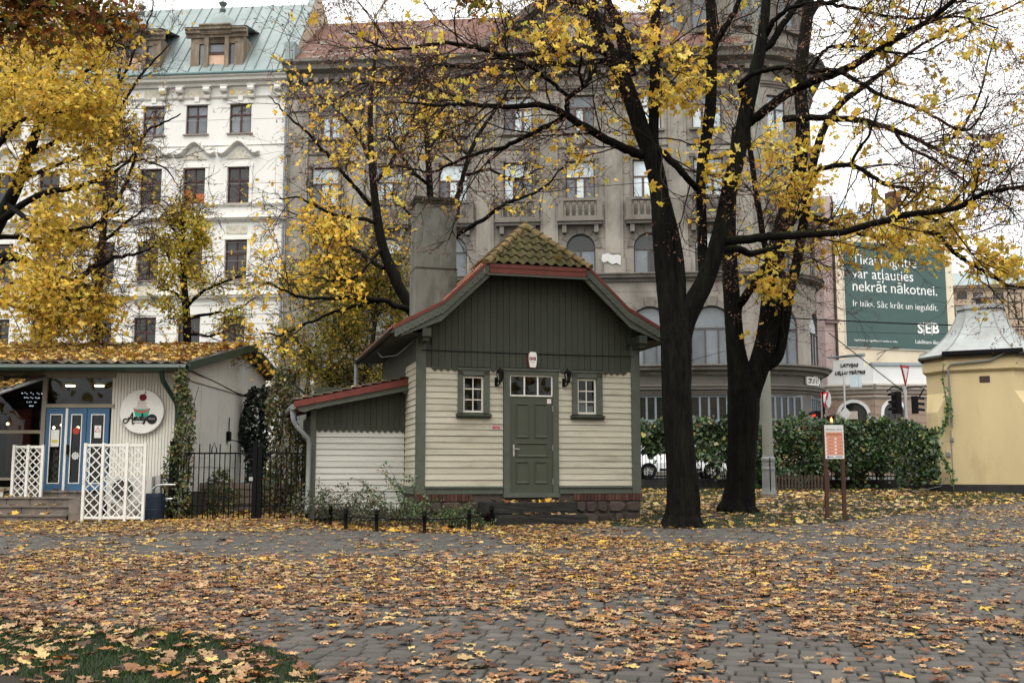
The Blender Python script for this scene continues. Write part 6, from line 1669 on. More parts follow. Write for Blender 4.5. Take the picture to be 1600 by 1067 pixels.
# overhead wires
for i, (x0, y0, Y0, x1, y1, Y1, r, sag, lab) in enumerate(((1235, 497, 44, 1700, 512, 44, .028, 2, 'thick dark overhead wire crossing in front of the poster'), (1230, 515, 46, 1700, 520, 46, .010, 3, 'thin overhead wire below the thick one'), (1295, 520, 44, 1412, 612, 41, .02, 0, 'slanting wire running down to the traffic signals'), (700, 300, 48, 1050, 282, 48, .014, 3, 'thin wire in front of the grey balconies'), (1040, 255, 44, 1300, 345, 44, .012, 2, 'slanting thin wire between the big trunks'), (940, 600, 45, 1300, 495, 45, .010, 3, 'faint wire rising towards the corner tower'), (1415, 606, 41, 1475, 592, 33, .012, 2, 'wire from the traffic signals to the pavilion'))):
    mb = MB(); a, b = at(x0, y0, Y0), at(x1, y1, Y1); mb.tube([a + (b - a) * (k / 8) - Vector((0, 0, sag * .04 * math.sin(math.pi * k / 8))) for k in range(9)], r, 5)
    mb.build('overhead_wire', M_['black'], label=lab, cat='wire')
# ------------------------------------------------------------------ vegetation tools
def star(tips, fine=False):
    pts = []
    for a, r in tips: pts.append((r * math.cos(R(a)), r * math.sin(R(a))))
    return pts


MAPLE = star([(90, .60), (68, .36), (40, .58), (12, .30), (-22, .46), (-62, .20), (-118, .20), (202, .46), (168, .30), (140, .58), (112, .36)])
MAPLE_FINE = star([(90, .62), (82, .46), (75, .47), (64, .30), (54, .50), (47, .50), (40, .60), (33, .48), (24, .46), (8, .27), (-8, .40), (-22, .47), (-36, .36), (-70, .20), (-88, .12), (-92, .12),
                   (-110, .20), (216, .36), (202, .47), (188, .40), (172, .27), (156, .46), (147, .48), (140, .60), (133, .50), (126, .50), (116, .30), (105, .47), (98, .46)])
MAPLE_MID = star([(90, .60), (76, .46), (64, .34), (50, .50), (40, .57), (28, .46), (10, .29), (-10, .40), (-24, .46), (-45, .32), (-75, .18), (-105, .18), (225, .32), (204, .46), (190, .40), (170, .29), (152, .46), (140, .57), (130, .50), (116, .34), (104, .46)])
OAK = [(0, .6), (.1, .5), (.2, .42), (.12, .3), (.28, .2), (.15, .08), (.24, -.08), (.1, -.18), (.12, -.35), (0, -.5), (-.12, -.35), (-.1, -.18), (-.24, -.08), (-.15, .08), (-.28, .2), (-.12, .3), (-.2, .42), (-.1, .5)]
HEART = [(0, .55), (.28, .2), (.42, -.12), (.3, -.38), (.06, -.34), (-.06, -.34), (-.3, -.38), (-.42, -.12), (-.28, .2)]
OVAL = [(0, .55), (.2, .25), (.22, -.15), (0, -.5), (-.22, -.15), (-.2, .25)]
SEED = [(0, .6), (.16, .15), (0, -.5), (-.16, .15)]


def norm(v): return v / np.maximum(np.linalg.norm(v, axis=-1, keepdims=True), 1e-9)


def leaves(name, parent, pos, size, nrm, cols, tpl, mat, curl=(.0, .35), fold=.0, rg=rng, kind=None, up=None, crumple=.05):
    """many single leaves, each a fan of triangles, curled and turned at random"""
    pos = np.asarray(pos, float); n = len(pos)
    if n == 0: return None
    O = np.array([(0, 0)] + list(tpl)); k = len(O)
    nrm = norm(np.asarray(nrm, float)); a = norm(np.cross(rg.normal(0, 1, (n, 3)) if up is None else up, nrm)); b = np.cross(nrm, a)
    s = np.asarray(size, float).reshape(-1, 1) * np.ones((n, 1))
    x = O[None, :, 0] * s; y = O[None, :, 1] * s
    cx = rg.normal(curl[0], curl[1], (n, 1)); cy = rg.normal(curl[0], curl[1], (n, 1))
    z = (cx * O[None, :, 0] ** 2 + cy * O[None, :, 1] ** 2 + rg.normal(0, crumple, (n, k)) * (np.arange(k) > 0)) * s * 1.6
    V = pos[:, None, :] + x[..., None] * a[:, None, :] + y[..., None] * b[:, None, :] + z[..., None] * nrm[:, None, :]
    Fc = np.array([(0, i, i % (k - 1) + 1) for i in range(1, k)])
    FF = (Fc[None] + (np.arange(n) * k)[:, None, None]).reshape(-1, 3)
    me = np_mesh(name, V.reshape(-1, 3), FF, mat, np.repeat(np.asarray(cols), k - 1, 0))
    return put(name, me, parent, kind=kind)


def palette(cols, w, n, jit=.15, rg=rng):
    c = np.array(cols)[rg.choice(len(cols), n, p=np.array(w) / sum(w))]
    return np.clip(c * rg.normal(1, jit, (n, 1)) * rg.normal(1, jit * .35, (n, 3)), .004, .9)


class Wood:
    def __init__(s): s.V = []; s.F = []; s.n = 0

    def add(s, P, r, sides=5, lump=0.0, rg=rng):
        P = np.asarray(P, float); r = np.asarray(r, float); m = len(P)
        d = norm(np.gradient(P, axis=0)); ref = np.array([1., 0, 0]) if abs(d[:, 0]).mean() < .6 else np.array([0, 1., 0])
        a = norm(np.cross(d, ref)); b = np.cross(d, a); t = np.arange(sides) * 2 * math.pi / sides
        rr = r[:, None] * np.ones((m, sides))
        if lump:
            ph = rg.uniform(0, 6.28, 4); L = np.concatenate([[0], np.cumsum(np.linalg.norm(np.diff(P, axis=0), axis=1))])
            th_ = t[None] + .25 * np.sin(L[:, None] * 1.3)
            if sides > 24: rr *= 1 + .028 * (np.abs(np.sin(th_ * 8 + ph[0] + L[:, None] * .5)) - .5) + .02 * (np.abs(np.sin(th_ * 13 - ph[1] - L[:, None] * .8)) - .5) + rg.normal(0, .006, rr.shape)
            rr *= 1 + lump * (np.sin(3 * t[None] + ph[0] + L[:, None] * .7) * .5 + np.sin(2 * t[None] + ph[1] - L[:, None] * 1.1) * .6 + np.sin(5 * t[None] + ph[2] + L[:, None] * 1.6) * .35) + rg.normal(0, lump * .18, rr.shape)
        V = P[:, None] + rr[..., None] * (np.cos(t)[None, :, None] * a[:, None] + np.sin(t)[None, :, None] * b[:, None])
        i = np.arange(m - 1)[:, None] * sides; k = np.arange(sides)[None]; k2 = (k + 1) % sides
        F_ = np.stack([i + k, i + k2, i + sides + k2, i + sides + k], -1).reshape(-1, 4) + s.n
        s.V.append(V.reshape(-1, 3)); s.F.append(F_); s.n += m * sides

    def build(s, name, mat, parent, smooth=True): return put(name, np_mesh(name, np.concatenate(s.V), np.concatenate(s.F), mat, smooth=smooth), parent)


def spline(P, r, k=5):
    P = np.asarray(P, float); r = np.asarray(r, float); m = len(P)
    if m < 3: return P, r
    Q = np.vstack([2 * P[0] - P[1], P, 2 * P[-1] - P[-2]]); out, ro = [], []
    for i in range(m - 1):
        for u in np.arange(k) / k:
            a, b, c, d = Q[i], Q[i + 1], Q[i + 2], Q[i + 3]
            out.append(.5 * (2 * b + (c - a) * u + (2 * a - 5 * b + 4 * c - d) * u * u + (3 * b - a - 3 * c + d) * u ** 3)); ro.append(r[i] + (r[i + 1] - r[i]) * u)
    return np.array(out + [P[-1]]), np.array(ro + [r[-1]])


def grow(W, tips, p, d, L, r, lvl, rg, cfg):
    n = max(3, int(L / cfg['seg'][lvl])); P = [p]; d = norm(d)
    D = []
    for i in range(n):
        d = norm(d + rg.normal(0, cfg['wig'][lvl], 3) + np.array([0, 0, cfg['up'][lvl]])); p = p + d * (L / n); P.append(p); D.append(d)
    W.add(P, np.linspace(r, max(r * .35, cfg['rmin']), n + 1), (5, 4, 3, 3)[min(3, lvl)], rg=rg)
    if lvl < cfg['max']:
        for c in range(rg.integers(*cfg['kids'][lvl])):
            u = rg.uniform(.25, 1.0); i = min(n - 1, int(u * n)); q = np.array(P[i]) + (np.array(P[i + 1]) - np.array(P[i])) * (u * n - i)
            perp = norm(np.cross(D[i], rg.normal(0, 1, 3))) * np.array([1, 1, .8])
            grow(W, tips, q, D[i] * rg.uniform(.35, .9) + perp * rg.uniform(.5, 1.0), L * rg.uniform(*cfg['ratio']), max(cfg['rmin'], r * rg.uniform(.4, .6)), lvl + 1, rg, cfg)
    tips.append((P[-1], D[-1], lvl))


def sprout(W, tips, limb, n, L, rg, cfg, u0=.2, lvl=0, flat=.75, rk=.45):
    P, r = limb
    for c in range(n):
        u = rg.uniform(u0, 1) ** .8; i = min(len(P) - 2, int(u * (len(P) - 1))); d = norm(P[i + 1] - P[i])
        perp = norm(np.cross(d, rg.normal(0, 1, 3))) * np.array([1, 1, flat])
        grow(W, tips, P[i], d * rg.uniform(.3, 1.0) + perp * rg.uniform(.4, 1.0), rg.uniform(*L), min(max(cfg['rmin'] * 1.5, r[i] * rk), .017), lvl, rg, cfg)


def trace(pts, Y0):
    P, r = [], []
    for q in pts:
        Y = Y0 + (q[3] if len(q) > 3 else 0); P.append(tuple(at(q[0], q[1], Y))); r.append(q[2] * Y / F)
    return np.array(P), np.array(r)


def pxy(P):
    P = np.asarray(P); y, z = P[:, 1], P[:, 2] - EYE; d = y * _c + z * _s
    return 800 + F * P[:, 0] / d, 533.5 - F * (z * _c - y * _s) / d


def leaf_tips(tips, rg, zones, base, per, size, cols, w, spread=.16, bias=(0, -.25, .55), brown=.5, leafsize_jit=.2, tpl=MAPLE, nm='crown', parent=None, brown_n=(2, 6), minlvl=1, jit=.15, hang=0.0):
    """yellow leaves and withered brown seed tufts on the twig ends, leafier where the crown still holds its foliage"""
    T_ = [t for t in tips if t[2] >= minlvl]
    P = np.array([t[0] for t in T_]); D = np.array([t[1] for t in T_]); X, Y = pxy(P); pr = np.full(len(P), base)
    for (x, y, rx, ry, p) in zones: pr = np.maximum(pr, p * np.clip(1.6 * (1 - ((X - x) / rx) ** 2 - ((Y - y) / ry) ** 2), 0, 1))
    leafy = rg.random(len(P)) < pr
    idx = np.repeat(np.where(leafy)[0], rg.integers(per[0], per[1], leafy.sum())); n = len(idx)
    pos = P[idx] + rg.normal(0, spread, (n, 3)) - D[idx] * rg.uniform(0, .25, (n, 1)) - np.array([0, 0, hang]) * rg.random((n, 1))
    leaves(nm, parent, pos, size * rg.normal(1, leafsize_jit, n), rg.normal(0, .6, (n, 3)) + np.array(bias), palette(cols, w, n, jit, rg), tpl, M_['leaf'], (.0, .4), rg=rg)
    bi = np.where(~leafy & (rg.random(len(P)) < brown))[0]
    if len(bi):
        idx = np.repeat(bi, rg.integers(*brown_n, len(bi))); n = len(idx)
        leaves('seed_tufts', parent, P[idx] + rg.normal(0, .05, (n, 3)) - np.array([0, 0, .04]), rg.uniform(.04, .08, n), rg.normal(0, 1, (n, 3)), palette([(.20, .095, .06), (.14, .065, .042), (.28, .14, .08), (.09, .045, .03)], [3, 3, 2, 2], n, .2, rg), SEED, M_['leaf_dry'], (0, .5), rg=rg)
    return pos


YEL = ([(.78, .55, .085), (.72, .48, .06), (.80, .62, .16), (.60, .40, .06), (.56, .49, .10), (.60, .33, .06)], [5, 4, 3, 2, 1.2, .8])
CFG = dict(seg=(.28, .16, .10, .08), wig=(.16, .2, .24, .25), up=(.02, .03, .02, 0), kids=((5, 9), (3, 6), (1, 4), (0, 1)), ratio=(.32, .62), rmin=.0023, max=2)

# ------------------------------------------------------------------ the two big maples beside the house
def big_tree(name, label, Y0, trunks, limbs, zones, seed, base=.05, nsub=9, L=(.9, 2.2)):
    rg = np.random.default_rng(seed)
    b = on_ground(trunks[0][0][0], trunks[0][0][1] if len(trunks[0][0]) < 5 else trunks[0][0][4])
    t = thing(name, label, 'tree', (b.x, Y0, gz(Y0))); O = np.array(t.location)
    Wt = Wood(); Wl = Wood(); Wb = Wood(); tips = []
    for q in trunks:
        P, r = trace(q, Y0); P, r = spline(P - O, r, 12); Wt.add(P, r, 34, .045, rg)
    # root flare
    P0, r0 = trace(trunks[0], Y0)
    for k in range(7):
        a = 2 * math.pi * (k + rg.uniform(-.3, .3)) / 7; d = np.array([math.cos(a), math.sin(a), 0]); c = P0[0] - O; rr = r0[2]
        Wt.add(np.array([c + d * rr * .35 + [0, 0, .7], c + d * rr * .65 + [0, 0, .28], c + d * rr * 1.05 + [0, 0, .08], c + d * rr * (1.4 + .5 * rg.random()) + [0, 0, -.05]]), np.array([rr * .35, rr * .42, rr * .34, rr * .12]), 8, .05, rg)
    for q in limbs:
        P, r = trace(q, Y0); P, r = spline(P, r, 6); P[1:-1] += rg.normal(0, .008, P[1:-1].shape); Wl.add(P - O, r, 9, .035, rg)
        ln = np.linalg.norm(np.diff(P, axis=0), axis=1).sum()
        sprout(Wb, tips, (P, r), int(nsub * max(1, ln / 2.2)), L, rg, CFG, .12)
    for v in Wb.V: v -= O
    Wt.build('trunk', M_['bark'], t); Wl.build('limbs', M_['bark_limb'], t); Wb.build('twigs', M_['bark_twig'], t)
    tp_ = [(np.array(p), d, l) for p, d, l in tips]
    T0 = len(COL.objects)
    pos = leaf_tips(tp_, rg, zones, base, (2, 6), .15, *YEL, parent=t, brown=.8, spread=.13, tpl=MAPLE_MID)
    for o in t.children:
        if o.name.split('.')[0] in ('crown', 'seed_tufts'): o.matrix_basis = Matrix.Translation(-Vector(O))
    return t


A_TR = [[(1066, 826, 33), (1067, 805, 27), (1066, 770, 24), (1064, 720, 23.5), (1060, 670, 23), (1057, 620, 23), (1056, 570, 23.5), (1055, 530, 24), (1049, 495, 19), (1041, 440, 15.5), (1035, 370, 15), (1031, 305, 15), (1020, 250, 14.5), (1003, 205, 14), (988, 160, 13), (973, 122, 13), (961, 98, 11)],
        [(1088, 830, 5, -.1), (1083, 790, 11, -.1), (1077, 745, 13, -.1), (1068, 690, 12), (1060, 640, 9)],
        [(1056, 570, 17), (1066, 510, 18), (1084, 472, 16), (1101, 440, 14.5), (1115, 402, 13.5), (1128, 352, 13), (1140, 296, 13), (1153, 242, 12.5), (1163, 190, 12), (1177, 126, 11), (1186, 90, 9.5), (1193, 45, 8), (1198, -5, 7), (1203, -60, 5)],
        [(1058, 520, 12), (1063, 470, 9), (1062, 425, 8.5), (1056, 380, 8.5), (1045, 335, 9), (1036, 300, 8)],
        [(1099, 440, 7, .2), (1098, 400, 8, .2), (1097, 352, 8, .2), (1095, 296, 8, .2), (1097, 259, 8.5, .2), (1103, 220, 9, .2), (1110, 170, 9, .2), (1112, 120, 8.5, .2), (1113, 80, 8, .2), (1112, 40, 8, .2), (1108, -10, 7, .2), (1105, -60, 5, .2)]]
A_LI = [[(960, 100, 12), (946, 70, 11), (935, 42, 10), (921, 20, 9), (903, 8, 7), (880, -8, 6), (840, -40, 4)],
        [(982, 118, 13), (975, 75, 11), (966, 38, 9), (950, 5, 7), (938, -30, 5)],
        [(935, 60, 7), (928, 20, 7), (925, -20, 6), (918, -60, 4)],
        [(1033, 300, 9), (1024, 250, 8.5), (1022, 180, 8.5), (1024, 100, 8.5), (1024, 40, 8), (1026, -10, 7), (1030, -70, 5)],
        [(986, 86, 5, .1), (1004, 95, 5, .2), (1020, 97, 4, .2)],
        [(952, 88, 6.5), (935, 78, 6, -.3), (874, 78, 5.5, -.8), (832, 85, 5, -1.2), (791, 89, 4.5, -1.5), (742, 74, 4, -1.8), (688, 68, 3.2, -2), (618, 78, 2.4, -2.2), (581, 68, 1.8, -2.4), (540, 48, 1, -2.6)],
        [(955, 100, 5.5), (933, 97, 5), (894, 101, 4.5, .5), (841, 101, 4, .8), (799, 109, 3.6, 1), (750, 107, 3.2, 1.2), (688, 103, 2.8, 1.4), (647, 109, 2.4, 1.6), (606, 128, 2, 1.8), (564, 132, 1.7, 2), (535, 151, 1.3, 2), (500, 170, .8, 2.1)],
        [(1003, 243, 8), (984, 236, 7.5, -.2), (964, 227, 7, -.4), (915, 200, 6.5, -.9), (886, 181, 6, -1.2), (849, 165, 5, -1.5), (799, 167, 4.4, -1.9), (762, 165, 3.8, -2.2), (717, 163, 3.2, -2.5), (680, 165, 2.6, -2.8), (630, 160, 1.5, -3)],
        [(880, 185, 4.5, -1.2), (832, 208, 4, -1.1), (791, 229, 3.5, -1), (750, 239, 3, -.9), (709, 254, 2.4, -.9), (676, 268, 1.8, -.8), (630, 262, 1, -.8)],
        [(886, 181, 4.5, -1.2), (889, 153, 4.2, -1.3), (911, 136, 3.8, -1.2), (923, 120, 3.2, -1.1), (933, 98, 2.5, -1)],
        [(890, 153, 3.4, -1.3), (865, 132, 3.2, -1.6), (832, 107, 2.8, -1.9), (808, 95, 2.4, -2.2), (770, 92, 1.8, -2.5), (720, 110, 1, -2.8)],
        [(911, 136, 2.5, -1.2), (905, 112, 2.2, -1.5), (909, 88, 1.8, -1.8), (906, 50, 1.2, -2)],
        [(1018, 228, 6.5), (1046, 248, 6, -.2), (1069, 274, 5.5, -.2), (1090, 296, 5, 0)],
        [(1113, 78, 6, .2), (1123, 60, 5.5, .1), (1137, 38, 5, 0), (1156, -2, 4, 0), (1165, -50, 3)],
        [(1130, 378, 7.5), (1177, 373, 7, -.4), (1215, 369, 6.5, -.8), (1260, 367, 6, -1.1), (1320, 362, 5.6, -1.5), (1380, 345, 5.4, -1.8), (1420, 335, 5, -2), (1470, 330, 4.6, -2.2), (1500, 323, 4.4, -2.3), (1530, 305, 4, -2.4), (1560, 298, 3.6, -2.5), (1610, 290, 3, -2.6), (1660, 285, 2, -2.8)],
        [(1120, 395, 6), (1150, 388, 6, .4), (1172, 396, 5.5, .7), (1195, 391, 4.5, 1), (1220, 384, 3, 1.2)],
        [(1168, 190, 8), (1177, 187, 8), (1215, 158, 7.5, -.4), (1262, 131, 7, -.8), (1316, 111, 6.5, -1.2), (1364, 84, 6, -1.6), (1411, 54, 5.4, -2), (1448, 34, 4.8, -2.2), (1492, 0, 4, -2.5), (1540, -50, 2.5, -2.8)],
        [(1160, 150, 5), (1158, 130, 4.5, -.3), (1185, 113, 4.2, -.6), (1222, 106, 4, -.9), (1259, 113, 4, -1.1), (1306, 111, 3.8, -1.3), (1347, 132, 3.4, -1.6), (1384, 152, 3.1, -1.8), (1424, 165, 2.8, -2), (1458, 182, 2.4, -2.2), (1502, 204, 2.1, -2.4), (1527, 190, 1.8, -2.5), (1545, 150, 1.2, -2.7)],
        [(1268, 110, 3, -1), (1290, 78, 2.8, -1.2), (1316, 72, 2.6, -1.4), (1350, 76, 2.3, -1.7), (1384, 81, 2, -2), (1418, 84, 1.7, -2.2), (1448, 81, 1.4, -2.4), (1480, 60, .9, -2.6)],
        [(1196, 55, 6), (1212, 30, 4, -.3), (1237, 13, 3.6, -.5), (1276, 5, 3.4, -.8), (1316, 10, 3, -1.1), (1370, 22, 2.6, -1.4), (1428, 30, 2.2, -1.7), (1500, 28, 1.8, -2), (1560, 45, 1.2, -2.2)],
        [(1190, 80, 6), (1206, 67, 6), (1228, 31, 5.5), (1251, 0, 5), (1275, -40, 4), (1310, -90, 2)]]
A_ZO = [(1062, 200, 65, 90, .75), (1005, 220, 55, 55, .45), (885, 45, 70, 42, .26), (830, 110, 90, 50, .05), (1030, 40, 50, 55, .18), (935, 255, 60, 50, .45), (1000, 120, 50, 50, .2), (1115, 270, 40, 60, .35), (1085, 120, 45, 65, .6), (1480, 345, 100, 35, .3), (1400, 150, 160, 70, .05), (1540, 90, 100, 90, .06), (720, 170, 110, 50, .05), (1400, 40, 100, 50, .10)]
big_tree('maple_tree', 'black-trunked forked maple nearest the house, branches spreading over its roof', 19.75, A_TR, A_LI, A_ZO, 21, .02, 8)
B_TR = [[(1151, 801, 31), (1155, 782, 25), (1158, 750, 22), (1160, 700, 22.5), (1162, 650, 25), (1161, 610, 24), (1154, 575, 17), (1149, 540, 14), (1146, 502, 13), (1141, 430, 12.5), (1139, 370, 11), (1141, 310, 9.5), (1147, 250, 8), (1150, 200, 6)],
        [(1164, 640, 19), (1173, 606, 18), (1188, 565, 17), (1200, 520, 16.5), (1205, 470, 15), (1209, 420, 14), (1217, 370, 12.5), (1228, 330, 12), (1244, 285, 11.5), (1252, 240, 11), (1254, 190, 10.5), (1251, 150, 10), (1251, 112, 10), (1256, 67, 9.5), (1262, 25, 9), (1264, -10, 8), (1266, -70, 6)],
        [(1196, 570, 12), (1214, 556, 10), (1224, 515, 9), (1231, 465, 8.5), (1244, 415, 8), (1251, 375, 7.5), (1258, 330, 7.5), (1266, 280, 7), (1275, 238, 6.5), (1290, 195, 5.8), (1316, 160, 5.2, -.3), (1347, 137, 4.4, -.5), (1390, 105, 3.5, -.9), (1440, 70, 2.2, -1.3)]]
B_LI = [[(1147, 505, 9), (1152, 482, 8), (1166, 461, 7, -.3), (1189, 427, 6.5, -.6), (1215, 382, 6, -.9), (1245, 334, 5.5, -1.2), (1267, 292, 5, -1.4), (1280, 266, 4.6, -1.6), (1327, 258, 4, -2), (1354, 270, 3.5, -2.2), (1384, 289, 3, -2.4), (1414, 294, 2.6, -2.6), (1450, 310, 2, -2.8), (1500, 318, 1.4, -3)],
        [(1256, 335, 5.5), (1280, 342, 5, -.5), (1320, 356, 4.6, -.9), (1350, 366, 4.2, -1.3), (1400, 372, 3.8, -1.6), (1440, 362, 3.6, -1.8), (1470, 372, 3.4, -2), (1490, 395, 3.2, -2.2), (1510, 408, 3, -2.3), (1540, 425, 2.6, -2.5), (1575, 445, 2, -2.7), (1620, 450, 1.2, -2.9)],
        [(1225, 186, 6), (1259, 184, 5.5, -.4), (1316, 186, 5, -.8), (1357, 191, 4.6, -1.1), (1397, 204, 4, -1.4), (1428, 216, 3.6, -1.6), (1455, 229, 3.2, -1.8), (1500, 250, 2.4, -2.1), (1560, 262, 1.5, -2.4)],
        [(1395, 203, 3, -1.4), (1420, 232, 2.6, -1.6), (1460, 250, 2.2, -1.9), (1520, 290, 1.8, -2.2), (1580, 320, 1.2, -2.5)],
        [(1205, 425, 5, .3), (1198, 395, 5, .5), (1189, 352, 5, .5), (1181, 296, 5, .5), (1174, 250, 4.5, .5), (1168, 200, 4, .5), (1166, 150, 3, .5)],
        [(1205, 400, 3, -.3), (1215, 410, 2.4, -.6), (1225, 430, 1.8, -.8), (1222, 450, 1.2, -.8)],
        [(1327, 258, 2.6, -2), (1345, 230, 2.4, -2.2), (1360, 205, 2, -2.3), (1375, 160, 1.4, -2.4), (1380, 110, .8, -2.5)],
        [(1440, 70, 2.6, -1.3), (1500, 40, 2.2, -1.6), (1560, 20, 1.6, -1.9), (1620, -10, 1, -2.2)],
        [(1465, 230, 2.4, -1.8), (1500, 205, 2.2, -2), (1530, 150, 1.8, -2.2), (1545, 90, 1.3, -2.4), (1560, 40, .8, -2.5)],
        [(1262, 30, 6), (1290, -10, 5), (1330, -50, 3)]]
B_ZO = [(1222, 225, 65, 45, .7), (1250, 295, 65, 42, .7), (1210, 420, 55, 55, .6), (1385, 380, 110, 42, .7), (1335, 280, 75, 45, .35), (1530, 410, 95, 42, .6), (1430, 205, 150, 50, .08), (1560, 60, 100, 70, .06), (1290, 200, 60, 50, .3), (1440, 310, 80, 35, .25), (1340, 330, 70, 35, .4)]
big_tree('maple_tree', 'black-trunked maple standing second from the house, forking low into two stems', 24.1, B_TR, B_LI, B_ZO, 33, .02, 8)


# ------------------------------------------------------------------ background trees
def tree(name, label, Y0, trunk, limbs, cfgx, zones, base, per, size, cols, w, seed, nsub, L, bark='bark_grey', brown=.3, tpl=MAPLE, spread=.18, u0=.15, bias=(0, -.3, .5), jit=.15, group=None, foot=None):
    rg = np.random.default_rng(seed)
    P, r = trace(trunk, Y0); b = P[0] if foot is None else np.array(foot); t = thing(name, label, 'tree', (b[0], Y0, gz(Y0)), group=group); O = np.array(t.location)
    if P[0][2] > gz(Y0): P = np.vstack([[P[0][0], P[0][1], gz(Y0) - .1], P]); r = np.concatenate([[r[0] * 1.35], r])
    Wt, Wb, tips = Wood(), Wood(), []
    Ps, rs = spline(P, r, 5); Wt.add(Ps - O, rs, 12, .05, rg)
    sprout(Wb, tips, (Ps, rs), nsub, L, rg, cfgx, .4)
    for q in limbs:
        P, r = trace(q, Y0); P, r = spline(P, r, 5); P[1:-1] += rg.normal(0, .02, P[1:-1].shape); Wt.add(P - O, r, 7, .05, rg)
        sprout(Wb, tips, (P, r), nsub, L, rg, cfgx, u0)
    for v in Wb.V: v -= O
    Wt.build('trunk', M_[bark], t); Wb.build('twigs', M_['bark_twig'], t)
    leaf_tips(tips, rg, zones, base, per, size, cols, w, spread=spread, brown=brown, parent=t, tpl=tpl, bias=bias, jit=jit)
    for o in t.children:
        if o.name.split('.')[0] in ('crown', 'seed_tufts'): o.matrix_basis = Matrix.Translation(-Vector(O))
    return t


C2 = dict(CFG, kids=((5, 8), (3, 6), (1, 3), (0, 1)), rmin=.005)
tree('maple_tree', 'bright yellow maple behind the lean-to, trunk leaning up past the chimney', 29,
     [(658, 540, 10), (642, 482, 9), (620, 442, 8.5), (598, 385, 8), (588, 330, 7), (583, 285, 6), (579, 230, 5), (579, 165, 4), (585, 100, 2.5), (590, 60, 1)],
     [[(579, 320, 4), (552, 289, 3.4, -.6), (515, 247, 2.8, -1), (482, 210, 2.2, -1.4), (445, 177, 1.4, -1.8), (420, 150, .8, -2)], [(640, 485, 5), (596, 470, 4, -1), (542, 465, 3.4, -1.8), (477, 465, 2.6, -2.4), (446, 454, 1.8, -2.6), (415, 440, 1, -2.8)],
      [(600, 470, 3, -.8), (574, 473, 2.8, -1.2), (513, 492, 2.4, -1.8), (472, 507, 1.9, -2.2), (440, 524, 1.4, -2.5), (410, 520, .8, -2.6)], [(600, 420, 3.6), (562, 395, 3, .8), (530, 372, 2.4, 1.4), (490, 345, 1.8, 1.8), (450, 330, 1, 2)],
      [(590, 350, 3.6), (560, 340, 3, -.5), (520, 335, 2.4, -1.2), (470, 310, 1.6, -1.8), (435, 310, 1, -2)], [(583, 260, 3.4), (560, 215, 2.8, .5), (530, 175, 2, 1), (500, 150, 1.2, 1.3)], [(584, 290, 3.2), (615, 250, 2.8, .4), (640, 200, 2, .6), (655, 150, 1.2, .8)],
      [(598, 385, 3), (560, 430, 2.4, -.8), (520, 440, 1.8, -1.2), (490, 430, 1, -1.4)], [(630, 455, 4), (615, 415, 3.4, 1), (600, 400, 2.6, 1.4), (575, 385, 1.6, 1.6)]],
     C2, [(510, 335, 95, 45, .75), (540, 425, 110, 50, .5), (530, 210, 55, 50, .4), (600, 190, 60, 60, .2), (560, 500, 80, 60, .4), (465, 470, 60, 60, .4)], .22, (2, 5), .14, [(.78, .50, .06), (.72, .44, .045), (.80, .58, .11), (.60, .38, .04), (.52, .42, .07)], [5, 4, 3, 2, .8], 41, 8, (.8, 1.8), 'bark', .4)
tree('maple_tree', 'sparse yellow maple with two upright stems rising behind the chimney', 31,
     [(690, 540, 7), (684, 450, 6.5), (676, 370, 6), (672, 303, 5.5), (669, 247, 4.8), (664, 186, 3.6), (656, 120, 2.2), (650, 70, 1)],
     [[(684, 440, 5.5), (706, 360, 5), (717, 303, 4.6), (726, 262, 4), (750, 206, 3.2), (775, 169, 2.4), (805, 130, 1.4)], [(671, 290, 3), (640, 262, 2.6, -.6), (615, 225, 2, -1), (600, 190, 1.2, -1.3)], [(668, 240, 2.6), (690, 205, 2.2, .5), (712, 165, 1.6, .9), (725, 130, 1, 1)],
      [(722, 275, 2.8), (765, 265, 2.3, -.8), (800, 280, 1.8, -1.2), (850, 262, 1.1, -1.4)], [(700, 375, 4, -.3), (745, 350, 3.4, -.8), (790, 318, 2.8, -1.2), (840, 300, 2.2, -1.6), (880, 262, 1.2, -2)], [(676, 360, 3), (640, 335, 2.4, .6), (610, 300, 1.6, 1)], [(735, 245, 2.2), (715, 225, 1.8, .5), (700, 190, 1.2, .7)]],
     C2, [(650, 200, 80, 50, .35), (760, 290, 110, 60, .12), (720, 200, 70, 50, .2), (620, 170, 60, 50, .35)], .14, (2, 4), .14, YEL[0], YEL[1], 43, 8, (.8, 1.9), 'bark', .55)
C3 = dict(CFG, kids=((5, 8), (3, 6), (1, 3), (0, 1)), up=(.0, -.01, -.02, 0), rmin=.006)
LT_C = ([(.60, .41, .06), (.52, .35, .045), (.68, .49, .085), (.42, .28, .035), (.46, .38, .06), (.54, .29, .045)], [5, 5, 2.5, 3, 1.5, .6])
